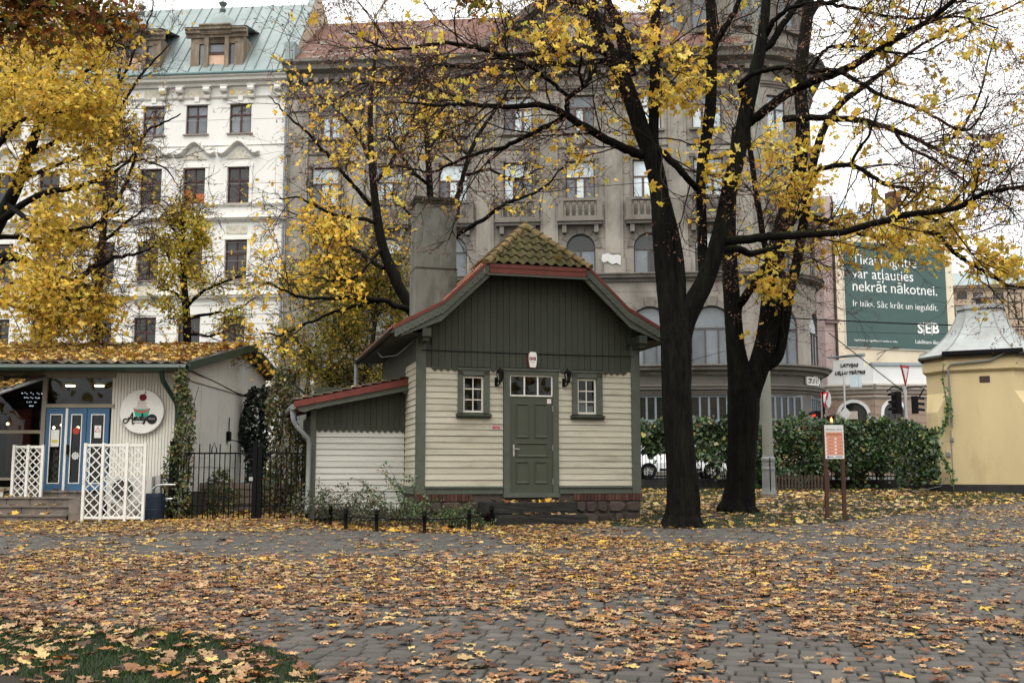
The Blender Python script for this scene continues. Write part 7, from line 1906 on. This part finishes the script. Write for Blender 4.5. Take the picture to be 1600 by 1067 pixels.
tree('maple_tree', 'dense golden maple behind the cafe roof, filling the upper corner', 28,
     [(-90, 560, 22), (-75, 500, 20), (-45, 420, 16), (-5, 350, 12), (22, 300, 10), (45, 240, 8), (70, 165, 6), (92, 95, 4), (105, 40, 2)],
     [[(-50, 440, 10), (10, 402, 8, -.5), (45, 410, 7, -.8), (85, 434, 6, -1), (118, 437, 5.4, -1.1), (140, 422, 4.4, -1.2), (175, 405, 3.4, -1.4), (215, 397, 2.2, -1.6), (240, 385, 1.2, -1.8)], [(118, 437, 3.6, -1.1), (148, 458, 3, -1.3), (155, 495, 2.2, -1.5), (170, 520, 1.2, -1.7)],
      [(0, 345, 7), (60, 305, 5, -.8), (120, 292, 4, -1.4), (175, 272, 2.6, -1.8), (212, 240, 1.2, -2)], [(45, 245, 5), (95, 216, 4, .6), (145, 192, 3, 1), (195, 178, 1.4, 1.3)], [(-55, 455, 7), (20, 476, 5, .8), (75, 496, 3.6, 1.4), (120, 505, 2, 1.8), (165, 500, 1, 2)],
      [(72, 160, 4), (115, 128, 3.2, -.6), (155, 92, 2.2, -1), (188, 62, 1, -1.3)], [(-40, 400, 9), (-30, 290, 7, 1), (0, 200, 5.5, 1.4), (20, 125, 4, 1.7), (28, 60, 2, 2)], [(10, 320, 5), (55, 350, 4, -1.6), (110, 360, 3, -2.2), (160, 345, 2, -2.6), (195, 320, 1, -2.8)], [(-20, 370, 5), (30, 372, 4, 1.2), (90, 385, 3, 2), (140, 370, 1.6, 2.6)],
      [(30, 280, 4), (80, 262, 3.2, 1.6), (130, 240, 2.2, 2.2), (180, 215, 1, 2.6)], [(-30, 480, 5), (30, 440, 4, -1.8), (70, 455, 3, -2.2), (110, 470, 1.6, -2.6)], [(-10, 240, 5), (30, 190, 4, -1.4), (80, 180, 3, -1.8), (120, 160, 1.4, -2.2)]],
     C3, [(75, 150, 135, 165, .9), (45, 320, 125, 115, .88), (40, 470, 95, 90, .88), (155, 490, 48, 40, .6)], .03, (5, 10), .135, LT_C[0], LT_C[1], 47, 12, (.8, 1.8), 'bark', .5, spread=.22)
tree('maple_tree', 'thin maple with rusty seed tufts reaching in front of the white facade', 34,
     [(150, 560, 8), (152, 480, 7), (158, 400, 6), (165, 320, 5), (172, 240, 4), (180, 160, 3), (190, 90, 2), (200, 30, 1)],
     [[(165, 330, 3.5), (195, 290, 3, -.5), (222, 215, 2.6, -.8), (250, 195, 1.8, -1), (282, 178, 1, -1.2)], [(176, 200, 3), (205, 140, 2.4, .4), (235, 100, 1.8, .8), (265, 70, 1, 1)], [(182, 150, 2.4), (215, 70, 1.8, -.3), (235, 25, 1.2, -.5), (240, -20, .8)], [(160, 380, 3), (200, 345, 2.2, -.4), (225, 330, 1.2, -.6)], [(170, 260, 2.6), (215, 250, 2, .5), (255, 262, 1.4, .8), (278, 290, .8, 1)]],
     C2, [], .04, (2, 4), .12, LT_C[0], LT_C[1], 53, 5, (.6, 1.4), 'bark', .9)
C4 = dict(CFG, kids=((4, 7), (3, 5), (1, 2), (0, 1)), rmin=.006)
tree('linden_tree', 'slim yellow-green linden standing alone against the white facade', 36,
     [(292, 560, 6.5), (291, 490, 6), (287, 440, 5.4), (286, 390, 4.4), (285, 350, 3), (286, 322, 1)],
     [[(290, 480, 3.2), (318, 455, 2.6, -.6), (350, 440, 1.9, -1), (392, 430, 1, -1.3)], [(289, 500, 3), (325, 490, 2.4, .5), (365, 485, 1.6, .8), (400, 465, .9, 1)], [(287, 440, 2.8), (270, 415, 2.2, .4), (258, 390, 1.2, .6)], [(286, 410, 2.6), (305, 385, 2, -.4), (318, 360, 1, -.6)], [(291, 520, 2.6), (325, 525, 2, -.5), (360, 515, 1.2, -.8)], [(290, 470, 2.6), (265, 455, 2, -.6), (248, 450, 1, -.8)], [(286, 380, 2), (272, 360, 1.5), (265, 345, .8)], [(286, 365, 2), (300, 345, 1.4), (310, 335, .8)]],
     C4, [(288, 400, 50, 85, .95), (270, 470, 40, 40, .8), (340, 470, 60, 50, .25)], .06, (5, 10), .10, [(.46, .35, .03), (.40, .29, .025), (.52, .40, .05), (.36, .32, .05)], [4, 3, 2, 2], 59, 9, (.5, 1.3), 'bark', .2, HEART, .16)
# leafy small trees behind the lean-to
OLV = ([(.27, .23, .035), (.20, .185, .03), (.40, .30, .04), (.14, .135, .028), (.48, .33, .04), (.18, .09, .022)], [4, 4, 3, 3, 2, 1])
for k, (px, py, Y, h, sd, lab) in enumerate(((585, 620, 31.5, 0, 61, 'olive-yellow small tree directly behind the house corner'), (520, 640, 33, 0, 67, 'olive-yellow small tree behind the lean-to roof'))):
    tree('small_tree', lab, Y, [(px, py, 5), (px - 4, py - 70, 4), (px + 3, py - 140, 3), (px, py - 200, 1)],
         [[(px, py - 40, 3), (px - 35, py - 75, 2.2, -.5), (px - 62, py - 120, 1, -.8)], [(px, py - 60, 3), (px + 32, py - 100, 2.2, .4), (px + 50, py - 150, 1, .6)], [(px - 3, py - 100, 2.4), (px - 30, py - 150, 1.6, .5), (px - 40, py - 190, .8, .7)], [(px, py - 20, 3), (px + 40, py - 40, 2, -.6), (px + 62, py - 75, 1, -.9)], [(px, py - 10, 3), (px - 45, py - 25, 2, .6), (px - 68, py - 55, 1, .8)], [(px, py - 120, 2), (px + 25, py - 165, 1.4, -.6), (px + 30, py - 205, .8, -.8)]],
         C4, [(px, py - 100, 75, 110, .95)], .6, (6, 12), .095, *OLV, seed=sd, nsub=11, L=(.6, 1.5), bark='bark_grey', brown=.1, tpl=OVAL, spread=.2, group='small trees behind the lean-to')
# oak reaching in from outside the frame, close to the camera
rg = np.random.default_rng(73)
C5 = dict(CFG, seg=(.2, .1, .08, .08), kids=((5, 8), (3, 5), (1, 2), (0, 1)), up=(-.05, -.07, -.04, 0), ratio=(.3, .55), rmin=.0035)
tree('oak_tree', 'dark brown-leaved oak branch hanging into the top corner nearest the camera', 12.5,
     [(-260, 900, 60), (-255, 500, 50), (-245, 200, 42), (-230, 20, 34), (-220, -120, 26)],
     [[(-240, 60, 16), (-150, -10, 12, -.4), (-60, -40, 9, -.6), (20, -45, 7, -.7), (90, -40, 5, -.7), (150, -30, 3.4, -.7), (195, -15, 2, -.7)], [(-60, -40, 7, -.6), (-10, -10, 5, -.9), (40, 5, 3.4, -1.1), (85, 18, 2, -1.2)], [(90, -40, 4, -.7), (120, -10, 3, -.3), (140, 15, 2, -.1), (165, 30, 1.2, 0)], [(-120, -20, 6, -.4), (-50, 20, 4, .3), (0, 30, 2.6, .6), (40, 45, 1.4, .8)], [(150, -30, 3, -.7), (400, -95, 2.6, -.5), (640, -75, 2.2, -.3), (720, -35, 1.6, -.2), (740, -8, 1, -.2)]],
     C5, [(60, 20, 170, 75, .97), (740, -5, 40, 25, 1.0)], .0, (2, 5), .115, [(.24, .08, .02), (.13, .055, .018), (.10, .095, .02), (.16, .14, .025), (.32, .14, .02), (.36, .22, .02)], [4, 3, 3, 3, 2.5, 2], 79, 8, (.35, .75), 'bark', .0, OAK, .09, bias=(0, -.3, .2), u0=.3)

# ------------------------------------------------------------------ creeper hedge, ivy, shrubs
HED = ([(.032, .068, .018), (.021, .045, .014), (.055, .10, .025), (.012, .026, .010), (.11, .14, .03), (.30, .24, .05), (.10, .05, .02)], [5, 5, 3, 4, 1.1, .25, .2])


def cloud(parent, name, P, size, cols, tpl, mat='leaf_green', bias=(0, -.9, .35), rnd=.55, jit=.2, rg=rng, curl=(0, .4)):
    n = len(P); return leaves(name, parent, P, size * rg.normal(1, .22, n), rg.normal(0, rnd, (n, 3)) + np.array(bias), palette(*cols, n, jit, rg), tpl, M_[mat], curl, rg=rg)


hx0, hx1 = at(985, 700, 35.6).x, at(1466, 700, 35.2).x
he = thing('creeper_hedge', 'long dense green creeper hedge covering the park railing', 'hedge', ((hx0 + hx1) / 2, 35.5, gz(35.5))); O = np.array(he.location)
n = 15000
xx = rng.uniform(hx0, hx1, n); u = rng.random(n)
ztop = np.interp(xx, [hx0, at(1100, 0, 35.5).x, at(1150, 0, 35.5).x, at(1215, 0, 35.5).x, hx1], [2.28, 2.24, 2.2, 2.36, 2.2]) + .10 * np.sin(xx * 2.1) + .07 * np.sin(xx * 5.3) + .06 * np.sin(xx * 11.7)
zbot = np.interp(xx, [hx0, at(1040, 0, 35.5).x, at(1095, 0, 35.5).x, at(1130, 0, 35.5).x, at(1205, 0, 35.5).x, at(1400, 0, 35.5).x, hx1], [1.5, 1.3, 1.0, .45, .42, .5, .1]) + .16 * np.sin(xx * 3.7) + .14 * np.sin(xx * 9.1)
zz = zbot + (ztop - zbot) * u + rng.normal(0, .05, n)
wend = np.clip((xx - at(1365, 700, 35.5).x) / (at(1436, 700, 35.5).x - at(1365, 700, 35.5).x), 0, 1); wend = wend * wend * (3 - 2 * wend)
xx2 = xx * (1 - wend * .09); zz = zz * (1 - wend * .05)
yy = 35.45 - 3.1 * wend + .28 * np.sign(rng.random(n) - .72) * np.sqrt(np.clip(1 - (2 * (zz - .3) / 2.2 - 1) ** 4, .1, 1)) + .12 * np.sin(xx * 3.3 + zz * 2.7) + .10 * np.sin(xx * 1.3 - zz * 4.1) + rng.normal(0, .07, n)
P = np.stack([xx2, yy, zz + SLOPE * yy], 1) - O
he_n = len(P); cloud(he, 'foliage', P, .135 * rng.uniform(.6, 1.25, he_n), HED, HEART)
# hanging ends below
m = 320; xh = rng.uniform(hx0, hx1, m); P = np.stack([xh, np.full(m, 35.25) + rng.normal(0, .08, m), np.interp(xh, xx[np.argsort(xx)], zbot[np.argsort(xx)]) - rng.random(m) ** 2 * .5 + gz(35.5)], 1) - O
cloud(he, 'foliage', P, .12, HED, HEART)
W = Wood()
for k in range(60):
    x = rng.uniform(hx0, hx1); p = np.array([x, 35.7, gz(35.5) + .1]); Q = [p]
    for i in range(7): p = p + np.array([rng.normal(0, .12), rng.normal(0, .02), .3]); Q.append(p)
    W.add(np.array(Q) - O, np.linspace(.018, .006, 8), 4)
W.build('stems', M_['bark_grey'], he)
# creeper climbing the pavilion
vn = thing('climbing_vine', 'light green vine climbing the pavilion wall from the hedge end', 'vine', (at(1462, 745, 32.6).x, 32.55, gz(32.6))); O = np.array(vn.location)
path = [at(*q) for q in ((1474, 568, 33.0), (1473, 590, 33.0), (1476, 612, 33.05), (1480, 636, 33.05), (1482, 652, 33.05), (1474, 668, 33.05), (1464, 678, 32.8), (1455, 690, 32.5))] 
path2 = [at(*q) for q in ((1464, 690, 32.5), (1470, 715, 32.9), (1478, 728, 33.05), (1484, 738, 33.05), (1486, 752, 33.05))]
P = []
for pth, dens, wd in ((path, (.5, .9, 1.6, 2.4, 2.4, 2.4, 3, 3), .07), (path2, (3, 2, 1.3, 1.3, .8), .07)):
    for (a, b), d0 in zip(zip(pth, pth[1:]), dens):
        for k in range(int(11 * d0)): q = a + (b - a) * random.random(); P.append((q.x + random.gauss(0, wd * (.5 + d0 * .18)), q.y - .05 + random.gauss(0, .04), q.z + random.gauss(0, .06)))
cloud(vn, 'foliage', np.array(P) - O, .10, ([(.06, .13, .03), (.10, .17, .035), (.045, .09, .025)], [3, 2, 2]), HEART)
mb = MB(); mb.tube([p - Vector(O) for p in path], .012, 5); mb.tube([p - Vector(O) for p in path2], .012, 5); mb.build('stem', M_['bark_grey'], vn)


def column(name, label, px0, px1, py0, py1, Y, n, size, cols, tpl, widths, depth=.3, seed=1, mat='leaf_green', cat='vine', stems=6, topshift=0):
    """a leafy column: widths are relative half-widths from top to bottom"""
    rg = np.random.default_rng(seed); a, b = at((px0 + px1) / 2, py1, Y), at((px0 + px1) / 2 + topshift, py0, Y); hw = (at(px1, py1, Y).x - at(px0, py1, Y).x) / 2
    t = thing(name, label, cat, (a.x, Y, gz(Y))); O = np.array(t.location)
    u = rg.random(n); wv = np.interp(u, np.linspace(0, 1, len(widths)), widths); ph = rg.uniform(0, 6.28, 3)
    x = (rg.random(n) * 2 - 1); x = np.sign(x) * np.abs(x) ** .8 * hw * wv + hw * .22 * np.sin(u * 9 + ph[0]); z = b.z + (a.z - b.z) * u
    y = Y - depth * np.sqrt(np.clip(1 - (x / (hw * 1.3)) ** 2, .05, 1)) * rg.random(n) ** .4 + .08 * np.sin(u * 14 + x * 6 + ph[1]) + rg.normal(0, .05, n)
    P = np.stack([b.x + (a.x - b.x) * u + x, y, z], 1) + rg.normal(0, .03, (n, 3)) - O
    cloud(t, 'foliage', P, size, cols, tpl, mat, (0, -.7, .4), .6, rg=rg)
    W = Wood()
    for k in range(stems):
        x0 = rg.uniform(-.6, .6) * hw; Q = [(b.x + (a.x - b.x) * v - O[0] + x0 + rg.normal(0, .06), rg.normal(-.05, .05), a.z - O[2] + (b.z - a.z) * (1 - v)) for v in np.linspace(1, rg.uniform(0, .4), 9)]
        W.add(np.array(Q), np.linspace(.016, .005, 9), 4, rg=rg)
    W.build('stems', M_['bark_grey'], t)
    return t


VIN = ([(.05, .075, .02), (.08, .10, .02), (.035, .05, .016), (.16, .15, .03), (.26, .14, .02), (.06, .03, .015)], [4, 3, 4, 1.5, .7, .8])
IVY = ([(.016, .026, .014), (.012, .02, .012), (.024, .036, .018)], [3, 3, 1])
YGV = ([(.075, .08, .02), (.13, .115, .025), (.045, .052, .016), (.24, .16, .03), (.03, .032, .014), (.15, .06, .018)], [4, 2, 5, 1, 3, 1])
column('climbing_vine', 'green vine climbing the cafe corner beside the downpipe', 258, 304, 578, 806, 21.95, 2300, .075, VIN, OVAL, (.3, .35, .45, .6, .7, .95, 1.0, .9), seed=3, topshift=14)
column('ivy', 'very dark ivy hanging on the far end of the cafe side wall', 380, 428, 608, 790, 27.5, 2200, .10, IVY, HEART, (.6, 1, .9, .85, .75, .9, .7), seed=5, cat='ivy')
column('climbing_vine', 'yellow-green vine thicket between the cafe and the lean-to downpipe', 415, 482, 572, 806, 23.6, 3600, .08, YGV, OVAL, (.3, .45, .55, .7, .85, 1, 1, 1.05), .5, seed=7, stems=12)
column('yard_shrub', 'low reddish shrub behind the iron gate', 325, 372, 735, 806, 23.4, 700, .07, VIN, OVAL, (.3, .7, 1, 1, .8), seed=9, cat='shrub')


def shrub(label, px, py, Y, h, n, seed, leaf, cols, arch=.6, spread=.5):
    rg = np.random.default_rng(seed); b = at(px, py, Y); t = thing('garden_shrub', label, 'shrub', (b.x, Y, gz(Y)), group='shrubs along the house front'); O = np.array([b.x, Y, gz(Y)]); W = Wood(); P = []; N = []
    for k in range(n):
        L = h * rg.uniform(.5, 1.15); a = rg.uniform(0, 6.28); d = np.array([math.cos(a) * spread, math.sin(a) * spread * .6, 1.0]); p = np.array([rg.normal(0, .22), rg.normal(0, .12), 0]); Q = [p]; m = 12
        for i in range(m):
            d = norm(d + rg.normal(0, .1, 3) + np.array([math.cos(a), math.sin(a), 0]) * .03 * arch - np.array([0, 0, .045 * arch * i / 4])); p = p + d * L / m; Q.append(p)
            if i > 1:
                for j in range(rg.integers(1, 4)): P.append(p + rg.normal(0, .04, 3)); 
                if rg.random() < .55:
                    e = norm(d + rg.normal(0, .8, 3)); S = [p + e * v for v in np.linspace(0, rg.uniform(.1, .3), 4)]; W.add(np.array(S), np.linspace(.004, .002, 4), 3, rg=rg)
                    for s_ in S[1:]:
                        for j in range(rg.integers(1, 3)): P.append(s_ + rg.normal(0, .03, 3))
        W.add(np.array(Q), np.linspace(.008, .0025, m + 1), 4, rg=rg)
    W.build('stems', M_['bark_grey'], t); P = np.array(P); P = P[P[:, 2] > .01]
    cloud(t, 'foliage', P, leaf, cols, OVAL, rg=rg, bias=(0, -.4, .6), rnd=.7)


SH1 = ([(.06, .075, .035), (.09, .10, .05), (.04, .045, .022), (.10, .045, .02), (.12, .13, .08)], [4, 3, 4, 1.4, 1.5])
SH2 = ([(.055, .10, .03), (.08, .13, .04), (.035, .06, .02), (.20, .10, .03)], [4, 3, 3, .8])
shrub('grey-green arching shrub at the foot of the lean-to corner post', 505, 812, 20.6, .85, 17, 101, .055, SH1, 1)
shrub('dark shrub with reddish leaves in front of the white lean-to boards', 545, 818, 20.2, .8, 17, 103, .055, SH1, .9)
shrub('fresh green arching shrub in the corner between lean-to and house', 625, 818, 20.0, 1.25, 16, 107, .055, SH2, .8)
shrub('low green shrub in front of the stone foundation beside the steps', 690, 824, 19.7, .7, 14, 109, .055, SH2, 1.2)
shrub('small brownish shrub between the arching shrubs', 585, 822, 19.7, .55, 13, 113, .05, SH1, 1.0)
shrub('tiny green shrub touching the stone steps', 742, 828, 19.4, .38, 10, 127, .05, SH2, 1.2)

# ------------------------------------------------------------------ fallen leaves and grass
def vnoise(x, y, s, seed):
    g = np.random.default_rng(seed).random((64, 64)); x, y = x / s + 17, y / s + 23; i, j = np.floor(x).astype(int), np.floor(y).astype(int); u, v = x - i, y - j
    u, v = u * u * (3 - 2 * u), v * v * (3 - 2 * v); q = lambda a, b: g[a % 64, b % 64]
    return (q(i, j) * (1 - u) + q(i + 1, j) * u) * (1 - v) + (q(i, j + 1) * (1 - u) + q(i + 1, j + 1) * u) * v


FALL = [(.36, .235, .115), (.28, .165, .082), (.135, .053, .020), (.05, .024, .012), (.50, .31, .045), (.46, .33, .125), (.31, .125, .022), (.22, .105, .042)]
TAN, YLW = [5, 5, 5, 3.2, .4, 1.0, .7, 4.5], [2.2, 1.4, 1.3, .7, 4.2, 2.8, 1.3, 1.2]


def litter(name, label, X, Y, z, keep, wts, size, tpl, tilt=.075, mat='leaf_dry', curl=(.04, .13), parent=None, lift=.012):
    X, Y, z = X[keep], Y[keep], z[keep]; n = len(X)
    P = np.stack([X, Y, z + lift + rng.random(n) ** 2 * .02], 1)
    nr = np.stack([rng.normal(0, tilt, n), rng.normal(0, tilt, n) - .02, np.ones(n)], 1)
    if wts.ndim == 1: cols = palette(FALL, wts, n, .16)
    else:
        wts = wts[keep]; pick = (rng.random((n, 1)) > np.cumsum(wts / wts.sum(1, keepdims=True), 1)).sum(1).clip(0, len(FALL) - 1); cols = np.clip(np.array(FALL)[pick] * rng.normal(1, .17, (n, 1)) * rng.normal(1, .05, (n, 3)), .004, .9)
    o = leaves(name, parent, P, size * np.clip(rng.normal(1, .38, n), .35, 1.9), nr, cols, tpl, M_[mat], curl, kind='stuff', crumple=.026)
    if parent is None: o['label'] = label; o['category'] = 'leaves'
    return o


def scatter_xy(x0, x1, y0, y1, dens): n = int((x1 - x0) * (y1 - y0) * dens); return rng.uniform(x0, x1, n), rng.uniform(y0, y1, n)


# over the pavement, near and far
for (y0, y1, tpl, nm, lab) in ((5.5, 12.5, MAPLE_FINE, 'fallen_leaves', 'tan and brown maple leaves strewn over the near pavement'), (12.5, 17, MAPLE_MID, 'fallen_leaves', 'tan and yellow leaves strewn over the middle of the pavement'), (17, 33, MAPLE, 'fallen_leaves', 'yellow and tan leaves strewn over the far pavement')):
    X, Y = scatter_xy(-17, 19, y0, y1, 330)
    k = (np.abs(X) < .5 * Y + 1.2) & inpoly(PLAZA, X, Y) & ~inpoly(LAWN_F, X, Y); X, Y = X[k], Y[k]
    cl1 = vnoise(X, Y, .9, 1) * .42 + vnoise(X, Y, .3, 2) * .42 + vnoise(X + .4 * Y, Y, 2.6, 3) * .6
    band = np.exp(-((Y - 11.6 - .25 * X) / 2.4) ** 2) * np.clip(1.25 - (X + 1) / 6, .45, 1.25) + .85 * np.exp(-((Y - 8.0) / 1.8) ** 2)
    bare = np.exp(-((Y - 16.6) / 1.9) ** 2) * .40 + .2 * (X > 3.5) + .55 * np.clip((X - .5) / 3, 0, 1) * np.clip((Y - 13) / 3, 0, 1)
    edge = np.clip((Y - 18.2) / 1.2, 0, 1) * np.clip(.8 - X / 2.5, 0, 1) * 1.1
    d = np.clip((cl1 - .68) * 2.2 + .31 + .34 * band - bare * .30 + edge, .07, 1.0)
    yf = np.clip((Y - 9.8) / 6.5, 0, 1)[:, None]; wt = np.array(TAN)[None] * (1 - yf) + np.array(YLW)[None] * yf * .75 + np.array(TAN)[None] * yf * .25
    litter(nm, lab, X, Y, SLOPE * Y + PT, rng.random(len(X)) < d * .62, wt, .082, tpl)
# bed at the gate and along the house
X, Y = scatter_xy(-14, 1.3, 18.2, 26, 150)
k = ~inpoly(PLAZA, X, Y) & ((X < -4) | (Y < 21)) & (Y < 24.5 + .0 * X)
litter('fallen_leaves', 'thick yellow leaf carpet under the gate and along the shrub bed', X, Y, SLOPE * Y + .01, k, np.array(YLW), .11, MAPLE, .22)
# lawn under the big trees
X, Y = scatter_xy(1.5, 18, 19, 36, 42)
k = ~inpoly(PLAZA, X, Y) & (Y < 35.3) & (rng.random(len(X)) < .35 + .65 * vnoise(X, Y, 1.1, 7))
litter('fallen_leaves', 'pale yellow leaves lying on the lawn beneath the big maples', X, Y, SLOPE * Y + .02, k, np.array([2.5, 1.4, .8, .5, 3.5, 4, .8, 1]), .125, MAPLE, .2)
# near lawn
X, Y = scatter_xy(-6, -.9, 5.5, 10.2, 125)
k = inpoly(LAWN_F, X, Y) & (rng.random(len(X)) < .2 + 1.0 * vnoise(X, Y, .5, 9))
litter('fallen_leaves', 'large tan leaves lying in the grass of the near lawn corner', X, Y, SLOPE * Y + .045, k, np.array([5, 5, 3, 1.6, .6, 1.6, 1, 3]), .09, MAPLE_FINE, .18)
# cafe roof, awning, steps, house roof
X, Y = scatter_xy(-18, CFO.x + .3, 21.85, 27.2, 150)
litter('roof_leaves', 'thick layer of orange-yellow leaves covering the cafe roof', X, Y, CFO.z + EZ + (RZ - EZ) * (Y - CFO.y + .5) / (RY + .5) + .11, rng.random(len(X)) < .62 + .35 * vnoise(X, Y, .7, 5), np.array([1.5, .6, .5, .2, 6, 3.5, 2, .6]), .12, MAPLE, .28)
n = 160; u, v = rng.random(n), rng.random(n); Pq = [np.array(p + CFO) for p in P_aw] if 'P_aw' in globals() else None
AW = [np.array(at(-70, 640, 20.9)), np.array(at(-10, 616, 20.9)), np.array(at(72, 588, 22.25)), np.array(at(-30, 590, 22.25))]
Q = (AW[0][None] * (1 - u[:, None]) + AW[1][None] * u[:, None]) * (1 - v[:, None]) + (AW[3][None] * (1 - u[:, None]) + AW[2][None] * u[:, None]) * v[:, None]
litter('awning_leaves', 'yellow leaves lying on the small awning', Q[:, 0], Q[:, 1], Q[:, 2] + .05, np.ones(n, bool), np.array(YLW), .12, MAPLE, .35)
hu, hv = np.array([math.cos(HANG), math.sin(HANG)]), np.array([-math.sin(HANG), math.cos(HANG)])
def on_house(a, t, h, nm, lab, size=.11, wts=YLW):
    X = HO.x + a * hu[0] + t * hv[0]; Y = HO.y + a * hu[1] + t * hv[1]; litter(nm, lab, X, Y, HO.z + h, np.ones(len(a), bool), np.array(wts), size, MAPLE, .3)
n = 38; on_house(rng.uniform(1.4, 2.9, n), rng.uniform(-.75, -.15, n), np.full(n, .452), 'step_leaves', 'yellow leaves on the top stone step below the door')
n = 16; on_house(rng.uniform(1.4, 3.0, n), rng.uniform(-1.05, -.82, n), np.full(n, .228), 'step_leaves', 'few yellow leaves on the lower stone step')
n = 45; a = rng.uniform(-2.2, 0, n); on_house(a, rng.uniform(1.2, 4, n), 2.93 + a * .224 + .07, 'roof_leaves', 'scattered leaves on the lean-to roof')
for (a, q) in ((2.55, .62), (2.2, .3), (2.72, .12)):
    on_house(np.array([a]), np.array([-.55 + q * .7071 - .06]), np.array([5.08 + q * .7071 + .09]), 'roof_leaf', 'pale fallen leaf on the mossy hip tiles', .15, [0, 0, 0, 0, 0, 1, 0, 0])
n = 60; 
for i in range(4):
    m = 14; litter('step_leaves', 'yellow leaves along the cafe steps, tread %s' % ('one', 'two', 'three', 'four')[i], CFO.x + rng.uniform(-4.0, -2.1, m), rng.uniform(Yf[i] + .02, Yf[i] + .3, m), np.full(m, gz(21) + (.165, .33, .495, zb + CFO.z - gz(21))[i]), np.ones(m, bool), np.array(YLW), .11, MAPLE, .35)


# grass blades
def grass(name, label, X, Y, h, lean=.5, cols=((.022, .055, .011), (.034, .068, .014), (.016, .04, .010))):
    n = len(X); a = rng.uniform(0, 6.28, n); hh = h * rng.uniform(.5, 1.3, n); w = .0035 * rng.uniform(.7, 1.4, n)
    dx, dy = np.cos(a), np.sin(a); l = hh * rng.uniform(.1, lean, n); b = rng.uniform(0, 6.28, n)
    z = SLOPE * Y + .02
    V = np.stack([np.stack([X - dx * w, Y - dy * w, z], 1), np.stack([X + dx * w, Y + dy * w, z], 1), np.stack([X + np.cos(b) * l * .4 + dx * w * .7, Y + np.sin(b) * l * .4 + dy * w * .7, z + hh * .6], 1), np.stack([X + np.cos(b) * l, Y + np.sin(b) * l, z + hh], 1)], 1)
    FF = (np.array([(0, 1, 2), (0, 2, 3)])[None] + (np.arange(n) * 4)[:, None, None]).reshape(-1, 3)
    put(name, np_mesh(name, V.reshape(-1, 3), FF, M_['leaf_green'], np.repeat(palette(cols, [1] * len(cols), n, .2), 2, 0)), kind='stuff', label=label, cat='grass')


X, Y = scatter_xy(-6.2, -.9, 6.3, 10.4, 2600); k = inpoly(LAWN_F, X, Y) & (np.abs(X) < .5 * Y + .4) & (vnoise(X, Y, .35, 12) * .6 + vnoise(X, Y, .9, 13) * .5 > .26)
grass('grass', 'short green grass of the near lawn corner', X[k], Y[k], .05, .7)
X, Y = scatter_xy(1.6, 17, 19.2, 35.2, 190); k = ~inpoly(PLAZA, X, Y) & (vnoise(X, Y, 1.0, 14) * .6 + vnoise(X, Y, 2.4, 15) * .6 > .55)
grass('grass', 'patchy grass beneath the big maples', X[k], Y[k], .07, .8)
# ------------------------------------------------------------------ park trees behind and beside the camera (they shade the square)
def park_tree(label, x, y, h, rad, seed, n=2600):
    rg = np.random.default_rng(seed); t = thing('park_tree', label, 'tree', (x, y, gz(y)), group='park trees around the square')
    W = Wood(); W.add(np.array([(0, 0, -.1), (.05, 0, 1.5), (-.1, .1, h * .35), (.1, 0, h * .6), (0, .1, h * .9)]), np.array([.42, .32, .26, .18, .05]), 10, .05, rg)
    for k in range(12):
        a = rg.uniform(0, 6.28); z0 = h * rg.uniform(.3, .65); e = np.array([math.cos(a), math.sin(a), rg.uniform(.3, .9)]); Q = [np.array([0, 0, z0]) + e * rad * .9 * v + np.array([0, 0, .4 * v * v]) for v in np.linspace(0, 1, 6)]; W.add(np.array(Q), np.linspace(.12, .02, 6), 6, .05, rg)
    W.build('trunk', M_['bark'], t)
    d = norm(rg.normal(0, 1, (n, 3))); r = rg.random((n, 1)) ** .45; lob = 1 + .18 * np.sin(d[:, :1] * 7 + seed) + .14 * np.sin(d[:, 1:2] * 9)
    P = d * r * lob * np.array([rad, rad, h * .36]) + np.array([0, 0, h * .62]); P = P[P[:, 2] > h * .2]
    leaves('crown', t, P, .46 * rg.normal(1, .2, len(P)), rg.normal(0, .8, (len(P), 3)) + np.array([0, 0, .5]), palette(*LT_C, len(P), .2, rg), OVAL, M_['leaf'], rg=rg)


for i, (x, y, h, rad) in enumerate(((-10, -6, 16, 6.0), (2, -9.5, 17, 6.5), (12.5, -5, 16, 6.0), (-19, 2.5, 15, 5.5), (20, 3.5, 15, 5.5))):
    park_tree('tall golden park tree outside the view, number %s round the square' % ('one', 'two', 'three', 'four', 'five')[i], x, y, h, rad, 200 + i)
